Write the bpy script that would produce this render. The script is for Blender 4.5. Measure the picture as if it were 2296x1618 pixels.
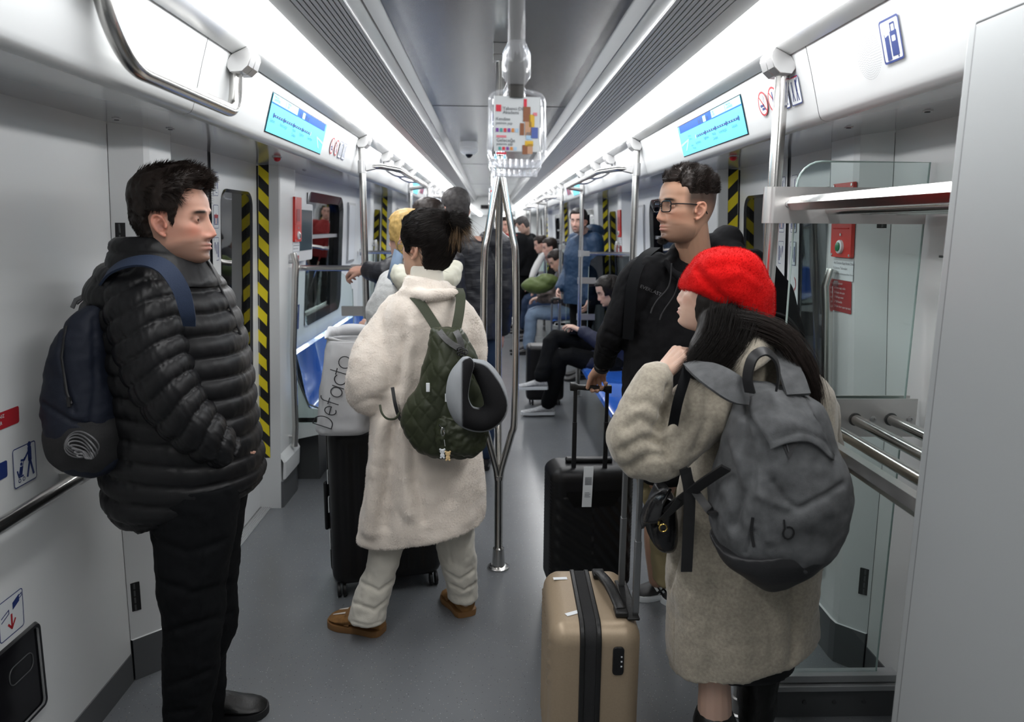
import bpy, bmesh, math, random
import numpy as np
from mathutils import Vector, Matrix, noise
for o in list(bpy.data.objects): bpy.data.objects.remove(o, do_unlink=True)
SC = bpy.context.scene; COL = SC.collection
random.seed(7); RNG = np.random.default_rng(7)
# ---------------------------------------------------------------- camera
F = 1650.0; H = 1.60; CX = -0.05
PX, PY = 1148.0, 809.0
def _axes():
    y = np.array([(1101.0-PX)/F, (505.0-PY)/F, 1.0]); y /= np.linalg.norm(y)
    g = np.array([math.sin(math.radians(.1)), -math.cos(math.radians(.1)), 0.0])
    up = g - y*np.dot(g, y); up /= np.linalg.norm(up)
    return np.array([np.cross(y, up), y, up])
CM = _axes()
def ray(px, py): return CM @ np.array([(px-PX)/F, (py-PY)/F, 1.0])
def at(px, py, yy):
    r = ray(px, py); t = yy/r[1]; return Vector((CX+r[0]*t, yy, H+r[2]*t))
def onx(px, py, xx):
    r = ray(px, py); t = (xx-CX)/r[0]; return Vector((xx, r[1]*t, H+r[2]*t))
def onz(px, py, zz):
    r = ray(px, py); t = (zz-H)/r[2]; return Vector((CX+r[0]*t, r[1]*t, zz))
cd = bpy.data.cameras.new('camera'); cam = bpy.data.objects.new('camera', cd); COL.objects.link(cam)
cd.sensor_width = 36.0; cd.sensor_fit = 'HORIZONTAL'; cd.lens = F/2296.0*36.0; cd.clip_start = .02
R = Matrix(((CM[0][0], -CM[0][1], -CM[0][2]), (CM[1][0], -CM[1][1], -CM[1][2]), (CM[2][0], -CM[2][1], -CM[2][2])))
cam.matrix_world = Matrix.Translation((CX, 0, H)) @ R.to_4x4()
cd.dof.use_dof = True; cd.dof.focus_distance = 2.35; cd.dof.aperture_fstop = 4.0
SC.camera = cam
SC.view_settings.view_transform = 'Standard'; SC.view_settings.look = 'None'
SC.view_settings.gamma = 1; SC.view_settings.exposure = 0.0; SC.view_settings.use_curve_mapping = False
w = bpy.data.worlds.new('world'); SC.world = w; w.use_nodes = True
w.node_tree.nodes['Background'].inputs[0].default_value = (.5, .6, .7, 1)
w.node_tree.nodes['Background'].inputs[1].default_value = 0.05
STRIP = 15.5      # emission of the two light strips
# ---------------------------------------------------------------- materials
def mat(name, col, rough=.5, metal=0.0, spec=.5, emit=0, noise_amt=0, noise_scale=50, bump=0, bump_scale=200, coat=0,
        trans=0, sheen=0, ior=1.45, wave=None, attr=None, alpha=1, aniso=0):
    m = bpy.data.materials.new(name); m.use_nodes = True
    nt = m.node_tree; N = nt.nodes; L = nt.links; b = N['Principled BSDF']
    c = tuple(col)+(1,) if len(col) == 3 else col
    b.inputs['Base Color'].default_value = c; b.inputs['Roughness'].default_value = rough
    b.inputs['Metallic'].default_value = metal; b.inputs['Specular IOR Level'].default_value = spec
    b.inputs['IOR'].default_value = ior; b.inputs['Coat Weight'].default_value = coat
    b.inputs['Transmission Weight'].default_value = trans; b.inputs['Sheen Weight'].default_value = sheen
    b.inputs['Alpha'].default_value = alpha; b.inputs['Anisotropic'].default_value = aniso
    if emit:
        b.inputs['Emission Color'].default_value = c; b.inputs['Emission Strength'].default_value = emit
    tc = N.new('ShaderNodeTexCoord'); src = None
    if attr:
        a = N.new('ShaderNodeAttribute'); a.attribute_name = attr; src = a.outputs['Color']
        L.new(src, b.inputs['Base Color'])
    if noise_amt:
        n = N.new('ShaderNodeTexNoise'); n.inputs['Scale'].default_value = noise_scale; n.inputs['Detail'].default_value = 4
        L.new(tc.outputs['Object'], n.inputs['Vector'])
        mx = N.new('ShaderNodeMix'); mx.data_type = 'RGBA'; mx.blend_type = 'MULTIPLY'; mx.inputs[0].default_value = 1
        mr = N.new('ShaderNodeMapRange'); mr.inputs[1].default_value = .3; mr.inputs[2].default_value = .7
        mr.inputs[3].default_value = 1-noise_amt; mr.inputs[4].default_value = 1+noise_amt
        L.new(n.outputs[0], mr.inputs[0])
        if src: L.new(src, mx.inputs[6])
        else: mx.inputs[6].default_value = c
        L.new(mr.outputs[0], mx.inputs[7]); L.new(mx.outputs[2], b.inputs['Base Color'])
    if bump:
        n2 = N.new('ShaderNodeTexNoise'); n2.inputs['Scale'].default_value = bump_scale; n2.inputs['Detail'].default_value = 3
        mp = N.new('ShaderNodeMapping'); L.new(tc.outputs['Object'], mp.inputs[0]); L.new(mp.outputs[0], n2.inputs['Vector'])
        if wave: mp.inputs['Scale'].default_value = wave
        bp = N.new('ShaderNodeBump'); bp.inputs['Strength'].default_value = bump; bp.inputs['Distance'].default_value = .003
        L.new(n2.outputs[0], bp.inputs['Height']); L.new(bp.outputs[0], b.inputs['Normal'])
    return m
M = {}
M['white'] = mat('white_panel', (.72, .735, .735), .34, bump=.015, bump_scale=60)
M['fascia'] = mat('white_fascia', (.56, .575, .58), .3)
M['cabinet'] = mat('cabinet_grey', (.33, .345, .35), .42)
M['white2'] = mat('white_plastic', (.70, .715, .72), .3)
M['ceil'] = mat('ceiling_metal', (.34, .345, .35), .26, metal=.75, bump=.02, bump_scale=8)
M['grille'] = mat('grille_grey', (.30, .31, .315), .35, metal=.4)
M['slat'] = mat('slat_grey', (.42, .43, .44), .35, metal=.4)
M['plate'] = mat('gloss_grey', (.45, .46, .46), .16, metal=.3)
M['soffit'] = mat('soffit_grey', (.42, .43, .44), .14, metal=.2)
M['steel'] = mat('brushed_steel', (.60, .59, .57), .22, metal=1, bump=.05, bump_scale=30, wave=(20, 20, 1))
M['steelflat'] = mat('brushed_steel_plate', (.62, .61, .60), .34, metal=.9, bump=.03, bump_scale=60, wave=(1, 8, 20))
M['cast'] = mat('cast_alloy', (.50, .50, .50), .38, metal=.9)
M['black'] = mat('black_rubber', (.012, .012, .013), .5)
M['gloss_black'] = mat('gloss_black', (.01, .01, .012), .12)
M['darkgrey'] = mat('dark_grey', (.07, .073, .075), .45)
M['kick'] = mat('kick_grey', (.10, .105, .11), .45)
M['yellow'] = mat('hazard_yellow', (.80, .66, .02), .5)
M['red'] = mat('signal_red', (.62, .035, .025), .35)
M['darkred'] = mat('dark_red', (.36, .025, .03), .4)
M['navy'] = mat('sign_navy', (.015, .035, .17), .4)
M['signred'] = mat('sign_red', (.42, .02, .03), .4)
M['signwhite'] = mat('sign_white', (.72, .75, .77), .35)
M['green'] = mat('button_green', (.01, .16, .06), .3)
M['blue'] = mat('seat_blue', (.025, .12, .52), .22, coat=.4)
M['blue2'] = mat('seat_blue_light', (.10, .22, .66), .25, coat=.4)
M['text'] = mat('print_grey', (.12, .13, .15), .5)
M['glow'] = mat('light_diffuser', (1, 1, 1), .5, emit=STRIP)
M['screen'] = mat('screen_cyan', (.11, .50, .68), .5, spec=.1, emit=.95)
M['screen_blue'] = mat('screen_blue', (.02, .08, .60), .5, spec=.1, emit=.9)
M['screen_ink'] = mat('screen_ink', (.03, .08, .22), .5, spec=.1, emit=.5)
M['screen_pale'] = mat('screen_pale', (.28, .66, .76), .5, spec=.1, emit=.9)
M['screen_dark'] = mat('monitor_dark', (.015, .03, .04), .12, emit=.6)
M['lamp_red'] = mat('lamp_red', (.5, .01, .02), .2)
def glassmat(name, tint, refl=.09):
    m = bpy.data.materials.new(name); m.use_nodes = True; nt = m.node_tree; N = nt.nodes; L = nt.links
    N.remove(N['Principled BSDF']); out = N['Material Output']
    tr = N.new('ShaderNodeBsdfTransparent'); tr.inputs[0].default_value = tuple(tint)+(1,)
    gl = N.new('ShaderNodeBsdfGlossy'); gl.inputs['Roughness'].default_value = .015
    fr = N.new('ShaderNodeLayerWeight'); fr.inputs[0].default_value = .5
    pw = N.new('ShaderNodeMath'); pw.operation = 'POWER'; pw.inputs[1].default_value = 4.0; L.new(fr.outputs['Facing'], pw.inputs[0])
    ad = N.new('ShaderNodeMath'); ad.operation = 'MULTIPLY_ADD'; ad.inputs[1].default_value = .85; ad.inputs[2].default_value = refl
    L.new(pw.outputs[0], ad.inputs[0])
    mx = N.new('ShaderNodeMixShader'); L.new(ad.outputs[0], mx.inputs[0]); L.new(tr.outputs[0], mx.inputs[1]); L.new(gl.outputs[0], mx.inputs[2])
    L.new(mx.outputs[0], out.inputs[0]); return m
M['glass'] = glassmat('window_glass', (.35, .37, .38), .10)
M['pane'] = glassmat('partition_glass', (.90, .95, .94), .03)
M['smoke'] = glassmat('partition_glass_reflection_tint', (.30, .32, .33), .05)  # dark tint stands in for the reflection and darkness behind one pane
M['glassedge'] = mat('glass_edge', (.42, .52, .50), .2)
M['clear'] = mat('clear_acrylic', (.93, .95, 1), .06, trans=.6, ior=1.3, alpha=.38)
# floor: speckled vinyl
def floor_mat():
    m = mat('speckled_vinyl', (.155, .164, .174), .25)
    nt = m.node_tree; N = nt.nodes; L = nt.links; b = N['Principled BSDF']
    tc = N.new('ShaderNodeTexCoord'); v = N.new('ShaderNodeTexVoronoi'); v.inputs['Scale'].default_value = 130
    L.new(tc.outputs['Object'], v.inputs['Vector'])
    lt = N.new('ShaderNodeMath'); lt.operation = 'LESS_THAN'; lt.inputs[1].default_value = .17; L.new(v.outputs['Distance'], lt.inputs[0])
    sp = N.new('ShaderNodeSeparateColor'); L.new(v.outputs['Color'], sp.inputs[0])
    g2 = N.new('ShaderNodeMath'); g2.operation = 'GREATER_THAN'; g2.inputs[1].default_value = .62; L.new(sp.outputs[0], g2.inputs[0])
    mu = N.new('ShaderNodeMath'); mu.operation = 'MULTIPLY'; L.new(lt.outputs[0], mu.inputs[0]); L.new(g2.outputs[0], mu.inputs[1])
    cr = N.new('ShaderNodeValToRGB'); cr.color_ramp.interpolation = 'CONSTANT'
    cr.color_ramp.elements[0].color = (.03, .03, .03, 1); cr.color_ramp.elements[1].position = .45; cr.color_ramp.elements[1].color = (.42, .44, .45, 1)
    e = cr.color_ramp.elements.new(.8); e.color = (.35, .28, .2, 1); L.new(sp.outputs[1], cr.inputs[0])
    n = N.new('ShaderNodeTexNoise'); n.inputs['Scale'].default_value = 3; L.new(tc.outputs['Object'], n.inputs['Vector'])
    mr = N.new('ShaderNodeMapRange'); mr.inputs[3].default_value = .9; mr.inputs[4].default_value = 1.1; L.new(n.outputs[0], mr.inputs[0])
    mx0 = N.new('ShaderNodeMix'); mx0.data_type = 'RGBA'; mx0.blend_type = 'MULTIPLY'; mx0.inputs[0].default_value = 1
    mx0.inputs[6].default_value = (.155, .164, .174, 1); L.new(mr.outputs[0], mx0.inputs[7])
    mx = N.new('ShaderNodeMix'); mx.data_type = 'RGBA'; L.new(mu.outputs[0], mx.inputs[0])
    L.new(mx0.outputs[2], mx.inputs[6]); L.new(cr.outputs[0], mx.inputs[7]); L.new(mx.outputs[2], b.inputs['Base Color'])
    return m
M['floor'] = floor_mat()
# ---------------------------------------------------------------- mesh helpers
class MB:
    """collects world-space geometry for one mesh"""
    def __init__(s): s.v = []; s.f = []; s.mi = []
    def add(s, vs, fs, mi=0):
        o = len(s.v); s.v += [tuple(x) for x in vs]; s.f += [tuple(i+o for i in f) for f in fs]; s.mi += [mi]*len(fs); return s
    def box(s, a, b, mi=0):
        x0, y0, z0 = [min(p, q) for p, q in zip(a, b)]; x1, y1, z1 = [max(p, q) for p, q in zip(a, b)]
        return s.add([(x0,y0,z0),(x1,y0,z0),(x1,y1,z0),(x0,y1,z0),(x0,y0,z1),(x1,y0,z1),(x1,y1,z1),(x0,y1,z1)],
                     [(0,3,2,1),(4,5,6,7),(0,1,5,4),(1,2,6,5),(2,3,7,6),(3,0,4,7)], mi)
    def quad(s, a, b, c, d, mi=0): return s.add([a, b, c, d], [(0, 1, 2, 3)], mi)
    def poly(s, pts, mi=0): return s.add(pts, [tuple(range(len(pts)))], mi)
    def slab(s, pts, off, mi=0):
        """polygon extruded by the vector off"""
        n = len(pts); off = Vector(off); P = [Vector(p) for p in pts]
        vs = P+[p+off for p in P]
        return s.add(vs, [tuple(range(n-1, -1, -1)), tuple(range(n, 2*n))]+[(i, (i+1) % n, (i+1) % n+n, i+n) for i in range(n)], mi)
    def tube(s, pts, r, n=12, mi=0, cap=True, closed=False, flat=None):
        """tube through pts; r a number or one per point; flat=(axis, factor) squashes"""
        P = [Vector(p) for p in pts]; m = len(P); rs = r if hasattr(r, '__len__') else [r]*m
        T = []
        for i in range(m):
            if closed: t = P[(i+1) % m]-P[i-1]
            else: t = P[min(i+1, m-1)]-P[max(i-1, 0)]
            T.append(t.normalized() if t.length > 1e-9 else Vector((0, 0, 1)))
        u = T[0].orthogonal().normalized()
        vs = []
        for i in range(m):
            u = (u-T[i]*u.dot(T[i])).normalized(); w_ = T[i].cross(u)
            for k in range(n):
                a = 2*math.pi*k/n; d = u*math.cos(a)+w_*math.sin(a)
                if flat: ax = Vector(flat[0]); d = d-ax*d.dot(ax)*(1-flat[1])
                vs.append(P[i]+d*rs[i])
        fs = []
        for i in range(m if closed else m-1):
            j = (i+1) % m
            for k in range(n): k2 = (k+1) % n; fs.append((i*n+k, i*n+k2, j*n+k2, j*n+k))
        if cap and not closed: fs += [tuple(range(n-1, -1, -1)), tuple(range((m-1)*n, m*n))]
        return s.add(vs, fs, mi)
    def lathe(s, c, axis, prof, n=24, mi=0):
        """prof = [(dist along axis, radius)]"""
        c = Vector(c); ax = Vector(axis).normalized(); u = ax.orthogonal().normalized(); w_ = ax.cross(u); vs = []
        for (h, r) in prof:
            for k in range(n):
                a = 2*math.pi*k/n; vs.append(c+ax*h+(u*math.cos(a)+w_*math.sin(a))*r)
        m = len(prof); fs = [(i*n+k, i*n+(k+1) % n, (i+1)*n+(k+1) % n, (i+1)*n+k) for i in range(m-1) for k in range(n)]
        fs += [tuple(range(n-1, -1, -1)), tuple(range((m-1)*n, m*n))]
        return s.add(vs, fs, mi)
    def extrude_profile(s, prof, y0, y1, mi=0):
        """open polyline of (x,z) swept along Y (one sided)"""
        n = len(prof); vs = [(x, y0, z) for x, z in prof]+[(x, y1, z) for x, z in prof]
        return s.add(vs, [(i, i+1, i+1+n, i+n) for i in range(n-1)], mi)
    def loft(s, rings, mi=0, cap=True):
        n = len(rings[0]); vs = [p for r in rings for p in r]
        fs = [(i*n+k, i*n+(k+1) % n, (i+1)*n+(k+1) % n, (i+1)*n+k) for i in range(len(rings)-1) for k in range(n)]
        if cap: fs += [tuple(range(n-1, -1, -1)), tuple(range((len(rings)-1)*n, len(rings)*n))]
        return s.add(vs, fs, mi)
def fillet(pts, r, n=5):
    """round the corners of an open polyline"""
    P = [Vector(p) for p in pts]; out = [P[0]]
    for i in range(1, len(P)-1):
        a = (P[i-1]-P[i]); b = (P[i+1]-P[i]); rr = min(r, a.length*.48, b.length*.48)
        p0 = P[i]+a.normalized()*rr; p1 = P[i]+b.normalized()*rr
        for k in range(n+1):
            t = k/n; out.append(p0*(1-t)**2+P[i]*2*t*(1-t)+p1*t*t)
    out.append(P[-1]); return out
def spline(pts, n=8):
    """Catmull-Rom through pts (any dimension)"""
    P = np.array([list(p) for p in pts], float); P = np.vstack([2*P[0]-P[1], P, 2*P[-1]-P[-2]]); out = []
    for i in range(1, len(P)-2):
        for k in range(n):
            t = k/n; a, b, c, d = P[i-1], P[i], P[i+1], P[i+2]
            out.append(.5*((2*b)+(-a+c)*t+(2*a-5*b+4*c-d)*t*t+(-a+3*b-3*c+d)*t**3))
    out.append(P[-2]); return [tuple(x) for x in out]
def rrect(cx, cy, w_, h, r, n=5):
    """rounded rectangle outline in 2-D"""
    out = []
    for (sx, sy, a0) in ((1, 1, 0), (-1, 1, 90), (-1, -1, 180), (1, -1, 270)):
        for k in range(n+1):
            a = math.radians(a0+90*k/n); out.append((cx+sx*(w_/2-r)+r*math.cos(a), cy+sy*(h/2-r)+r*math.sin(a)))
    return out
def tag(o, label=None, cat=None, group=None, kind=None):
    if label: o['label'] = label
    if cat: o['category'] = cat
    if group: o['group'] = group
    if kind: o['kind'] = kind
    return o
def thing(name, loc, label, cat, group=None):
    o = bpy.data.objects.new(name, None); COL.objects.link(o); o.location = loc; o.empty_display_size = .05
    return tag(o, label, cat, group)
def rootof(p):
    while p.parent: p = p.parent
    return p
def obj(name, mb, m, parent=None, smooth=True, origin=None, bevel=0, sharp=35):
    me = bpy.data.meshes.new(name)
    org = Vector(rootof(parent).location) if parent else Vector(origin or (0, 0, 0))
    V = [tuple(Vector(p)-org) for p in mb.v]
    me.from_pydata(V, [], mb.f); me.validate(clean_customdata=False)
    ms = m if isinstance(m, (list, tuple)) else [m]
    for q in ms: me.materials.append(M[q] if isinstance(q, str) else q)
    if len(ms) > 1 and len(me.polygons) == len(mb.mi): me.polygons.foreach_set('material_index', mb.mi)
    if smooth:
        me.polygons.foreach_set('use_smooth', [True]*len(me.polygons)); me.set_sharp_from_angle(angle=math.radians(sharp))
    o = bpy.data.objects.new(name, me); COL.objects.link(o)
    if parent: o.parent = parent
    else: o.location = org
    if bevel:
        b = o.modifiers.new('bevel', 'BEVEL'); b.width = bevel; b.segments = 2; b.limit_method = 'ANGLE'; b.angle_limit = math.radians(40)
    return o
def struct(name, mb, m, **k):
    return tag(obj(name, mb, m, **k), kind='structure')
def part_label(o, l): o['label'] = l; return o
def copy_tree(o, parent=None):
    c = o.copy(); COL.objects.link(c)
    if parent: c.parent = parent
    for ch in list(o.children): copy_tree(ch, c)
    return c
def mesh_join_normals(o): pass
def decal(mb, org, U, V, poly2, mi=0, lift=0.0):
    """2-D polygon placed in the plane org + u*U + v*V"""
    U = Vector(U); V = Vector(V); n = U.cross(V).normalized()*lift
    return mb.poly([Vector(org)+U*p[0]+V*p[1]+n for p in poly2], mi)
def decal_line(mb, org, U, V, pts2, wd, mi=0, lift=0.0, closed=False):
    """flat stroke of width wd along a 2-D polyline"""
    P = [Vector((p[0], p[1])) for p in pts2]
    if closed: P = P+[P[0]]
    for a, b in zip(P[:-1], P[1:]):
        d = b-a
        if d.length < 1e-6: continue
        d.normalize(); q = Vector((-d.y, d.x))*wd/2; e = d*wd*.35
        decal(mb, org, U, V, [a-q-e, b-q+e, b+q+e, a+q-e], mi, lift)
    return mb
def circ(cx, cy, r, n=20, rx=None):
    return [(cx+(rx or r)*math.cos(2*math.pi*k/n), cy+r*math.sin(2*math.pi*k/n)) for k in range(n)]
def text_mb(mb, txt, org, U, V, size, mi=0, lift=0.0, ext=0.0):
    """lettering as flat mesh"""
    cu = bpy.data.curves.new('t', 'FONT'); cu.body = txt; cu.size = size; cu.resolution_u = 2; cu.extrude = ext
    to = bpy.data.objects.new('t', cu); COL.objects.link(to); dg = bpy.context.evaluated_depsgraph_get()
    me = bpy.data.meshes.new_from_object(to.evaluated_get(dg)); U = Vector(U); V = Vector(V); n = U.cross(V).normalized()
    mb.add([Vector(org)+U*v.co.x+V*v.co.y+n*(v.co.z+lift) for v in me.vertices], [tuple(p.vertices) for p in me.polygons], mi)
    bpy.data.objects.remove(to); bpy.data.curves.remove(cu); bpy.data.meshes.remove(me); return mb
# ================================================================ the car
WP = [(0, 1.318), (.9, 1.305), (1.45, 1.262), (1.93, 1.238)]           # wall surface |x| at height z
def wx(z, off=0.0): return float(np.interp(z, [p[0] for p in WP], [p[1] for p in WP]))+off
Y0, Y1 = -1.0, 20.4
PITCH = 4.52; DOOR = (2.70, 4.03); NB = 4
bays = [k*PITCH for k in range(NB)]
mb = MB(); mb.box((-1.5, Y0, -.06), (1.5, 46, 0)); struct('floor', mb, 'floor', smooth=False)
mb = MB(); mb.box((-.425, Y0, 2.345), (.425, Y1, 2.40)); struct('ceiling', mb, 'ceil', smooth=False)
mb = MB()
for yy in (4.9, 9.4, 13.9): mb.box((-.425, yy, 2.343), (.425, yy+.006, 2.346))
struct('trim_1', mb, 'darkgrey', smooth=False)
fas = [(.786, 2.078), (.790, 2.070), (.808, 2.012), (.824, 1.955), (.836, 1.910), (.840, 1.898), (.846, 1.889), (.856, 1.885), (.872, 1.884)]
for s, nm in ((-1, 'left'), (1, 'right')):
    fl = lambda pr: [(s*x, z) for x, z in pr]
    mb = MB(); mb.extrude_profile(fl([(.425, 2.40), (.425, 2.343), (.43, 2.338), (.452, 2.288)]), Y0, Y1); mb.extrude_profile(fl([(.452, 2.288), (.458, 2.290), (.476, 2.248), (.479, 2.243), (.484, 2.243), (.484, 2.26)]), Y0, Y1, 1)
    struct('trim_'+('2' if s < 0 else '3'), mb, ['grille', 'plate'])
    # air grille: backing channel and louvre blades
    g = thing('air_grille', (s*.52, 10, 2.2), 'long grey louvred air grille running above the %s light strip' % nm, 'air grille')
    mb = MB(); mb.extrude_profile(fl([(.484, 2.275), (.49, 2.262), (.565, 2.19), (.572, 2.166)]), Y0, Y1); obj('backing', mb, 'darkgrey', g)
    mb = MB(); nsl = 9
    for k in range(nsl):
        t = (k+.5)/nsl; x = .484+(.566-.484)*t; z = 2.243+(2.160-2.243)*t; dx, dz = .0035, -.0033
        mb.extrude_profile(fl([(x-.0036, z+.012), (x-.0036, z+.0035), (x+.0022, z-.002), (x+.0022, z+.008)]), Y0, Y1)
    tag(obj('louvre_blades', mb, 'slat', g), kind='stuff')
    mb = MB(); mb.extrude_profile(fl([(.566, 2.175), (.566, 2.160), (.594, 2.135), (.594, 2.16)]), Y0, Y1); struct('trim_'+('4' if s < 0 else '5'), mb, 'plate')
    # light strip
    t = thing('light_strip', (s*.66, 10, 2.11), 'continuous white fluorescent light strip along the %s edge of the ceiling' % nm, 'light')
    mb = MB(); mb.extrude_profile(fl([(.594, 2.135), (.600, 2.112), (.625, 2.098), (.66, 2.088), (.70, 2.081), (.720, 2.083), (.727, 2.098)]), .15, Y1)
    obj('diffuser', mb, 'glow', t)
    mb = MB(); mb.extrude_profile(fl([(.594, 2.17), (.594, 2.135), (.66, 2.112), (.727, 2.098), (.727, 2.13)]), Y0, .15); mb.box((s*.60, .14, 2.13), (s*.72, .15, 2.16)); obj('end_cover', mb, 'plate', t)
    mb = MB(); mb.extrude_profile(fl([(.727, 2.13), (.727, 2.098), (.782, 2.073), (.782, 2.10)]), Y0, Y1); struct('trim_'+('6' if s < 0 else '7'), mb, 'plate')
    # fascia in sections with thin seams
    cuts = [Y0, 2.06, 4.30]+[x for b in bays[1:] for x in (b+2.2, b+4.30)]+[Y1]
    YW = Y0 if s < 0 else 1.347
    cuts[0] = YW
    mb = MB()
    for a, b in zip(cuts[:-1], cuts[1:]): mb.extrude_profile(fl(fas), a+.0015, b-.0015)
    mb.extrude_profile(fl([(x+.004, z+.004) for x, z in fas]), YW, Y1, 1)
    struct('wall_fascia_'+nm, mb, ['fascia', 'darkgrey'])
    mb = MB(); mb.extrude_profile(fl([(.872, 1.884), (.95, 1.886), (1.1, 1.895), (1.24, 1.906), (1.42, 1.91)]), YW, Y1); mb.extrude_profile(fl([(.786, 2.078), (.78, 2.15), (1.42, 2.15), (1.42, 1.91)]), YW, Y1)
    struct('ceiling_soffit_'+nm, mb, 'soffit')
    # wall segments
    zz = [0, .09, .3, .6, .9, 1.2, 1.45, 1.7, 1.93]
    WIN = (4.93, 6.10, .93, 1.80)
    def wallseg(mb, ya, yb, za=0, zb=1.93, off=0, mi=0):
        zs = [za]+[z for z in zz if za < z < zb]+[zb]
        mb.extrude_profile([(s*wx(z, off), z) for z in zs], ya, yb, mi)
    mb = MB()
    wallseg(mb, YW, 2.405)
    for k, b in enumerate(bays):
        e = (b+PITCH+2.42) if k < NB-1 else Y1
        ya, yb = b+4.40, e
        w0, w1 = b+WIN[0], b+WIN[1]
        wallseg(mb, ya, w0); wallseg(mb, w1, yb); wallseg(mb, w0, w1, 0, WIN[2]); wallseg(mb, w0, w1, WIN[3], 1.93)
        # window reveal
        for y_ in (w0, w1): mb.quad((s*wx(WIN[2]), y_, WIN[2]), (s*wx(WIN[3]), y_, WIN[3]), (s*1.40, y_, WIN[3]), (s*1.40, y_, WIN[2]))
    struct('wall_'+nm, mb, 'white')
    # dark skirting along the wall foot
    mb = MB()
    for (a, b_) in [(YW, 2.40)]+[(b+4.43, b+PITCH+2.42 if k < NB-1 else Y1) for k, b in enumerate(bays)]:
        mb.extrude_profile([(s*(wx(0)-.004), .0), (s*(wx(.1)-.004), .105), (s*wx(.1), .106)], a, b_)
    struct('baseboard_'+nm, mb, 'kick')
    for k, b in enumerate(bays):
        # window: frame, panes
        w0, w1 = b+WIN[0], b+WIN[1]; zc = (WIN[2]+WIN[3])/2
        fr = MB()
        o_ = rrect((w0+w1)/2, zc, w1-w0+.02, WIN[3]-WIN[2]+.02, .11, 6); i_ = rrect((w0+w1)/2, zc, w1-w0-.11, WIN[3]-WIN[2]-.10, .08, 6)
        n = len(o_)
        oo = [(s*(wx(z)-.006), y, z) for y, z in o_]; ii = [(s*(wx(z)+.012), y, z) for y, z in i_]; bk = [(s*(wx(z)+.06), y, z) for y, z in i_]
        for q in range(n):
            q2 = (q+1) % n; fr.quad(oo[q], oo[q2], ii[q2], ii[q]); fr.quad(ii[q], ii[q2], bk[q2], bk[q])
        W = tag(obj('window_%d' % (k+1+(4 if s > 0 else 0)), fr, 'gloss_black'), kind='structure')
        cr = MB()
        oc = [(w0-.012, WIN[2]-.012), (w0-.012, WIN[3]+.012), (w1+.012, WIN[3]+.012), (w1+.012, WIN[2]-.012)]
        # white corner fillers so that the opening reads rounded
        for (sx, sz) in ((0, 0), (0, 1), (1, 1), (1, 0)):
            cy, cz = (w1 if sx else w0), (WIN[3] if sz else WIN[2])
            arc = [p for p in o_ if (p[0] > (w0+w1)/2) == bool(sx) and (p[1] > zc) == bool(sz)]
            pts = [(s*(wx(z)-.007), y, z) for y, z in arc]+[(s*(wx(cz)-.007), cy, cz)]
            cr.poly(pts)
        obj('corner_cover', cr, 'white', W)
        gp = MB(); gp.slab([(s*(wx(z)+.05), y, z) for y, z in i_], (s*.006, 0, 0)); obj('pane', gp, 'glass', W, smooth=False)
        mu = MB(); mu.box((s*(wx(1.5)+.03), w0+.05, 1.50), (s*(wx(1.5)+.05), w1-.05, 1.525)); obj('transom', mu, 'slat', W)
    # doors
    for k, b in enumerate(bays):
        d0, d1 = b+DOOR[0], b+DOOR[1]; dm = (d0+d1)/2
        D = None
        for j, (a, c) in enumerate(((d0-.04, dm-.018), (dm+.018, d1+.0))):
            lf = MB(); XO = .045
            wa, wb = (a+.13 if j == 0 else a+.115), (c-.115 if j == 0 else c-.075)
            za, zb = .50, 1.76
            o2 = rrect((wa+wb)/2, (za+zb)/2, wb-wa, zb-za, .075, 6)
            # leaf skin with the window hole: ring of quads to the leaf border
            bd = []
            for (y, z) in o2:
                dy, dz = y-(wa+wb)/2, z-(za+zb)/2; t = min(((c-a)/2)/max(abs(dy), 1e-6), (.965)/max(abs(dz), 1e-6))
                bd.append((min(max((wa+wb)/2+dy*t*1.6, a), c), min(max((za+zb)/2+dz*t*1.6, .012), 1.92)))
            n = len(o2)
            for q in range(n):
                q2 = (q+1) % n
                m0 = [(y*.5+y2*.5, z*.5+z2*.5) for (y, z), (y2, z2) in ((o2[q], bd[q]), (o2[q2], bd[q2]))]
                P = lambda yz, e=0: (s*wx(yz[1], XO+e), yz[0], yz[1])
                lf.quad(P(o2[q]), P(o2[q2]), P(m0[1]), P(m0[0])); lf.quad(P(m0[0]), P(m0[1]), P(bd[q2]), P(bd[q]))
                lf.quad(P(o2[q]), P(o2[q2]), P(o2[q2], .03), P(o2[q], .03))
            lf.quad((s*wx(0, XO), a, .012), (s*wx(0, XO), c, .012), (s*wx(.02, XO), c, .02), (s*wx(.02, XO), a, .02))
            if j == 0:
                D = tag(obj('door_%d' % (k+1+(4 if s > 0 else 0)), MB().box((s*(wx(0)+.10), d0, 0), (s*(wx(0)+.11), d1, .02)), 'darkgrey'), kind='structure')
            lo = obj('door_leaf', lf, 'white2', D)
            fr = MB(); i2 = rrect((wa+wb)/2, (za+zb)/2, wb-wa-.03, zb-za-.03, .062, 6)
            for q in range(n):
                q2 = (q+1) % n; fr.quad(P(o2[q], -.003), P(o2[q2], -.003), P(i2[q2], .002), P(i2[q], .002)); 
            obj('window_seal', fr, 'gloss_black', lo)
            gp = MB(); gp.slab([P(p, .006) for p in i2], (s*.005, 0, 0)); obj('window_pane', gp, 'glass', lo, smooth=False)
            if k < 2:
                pl = MB(); yh = (c-.045) if j == 0 else (a+.045)
                pl.add([P((y, z), -.001) for y, z in rrect(yh, 1.05, .022, .17, .01, 3)], [tuple(range(16))]); obj('finger_recess', pl, 'plate', lo)
        rb = MB()
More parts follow.
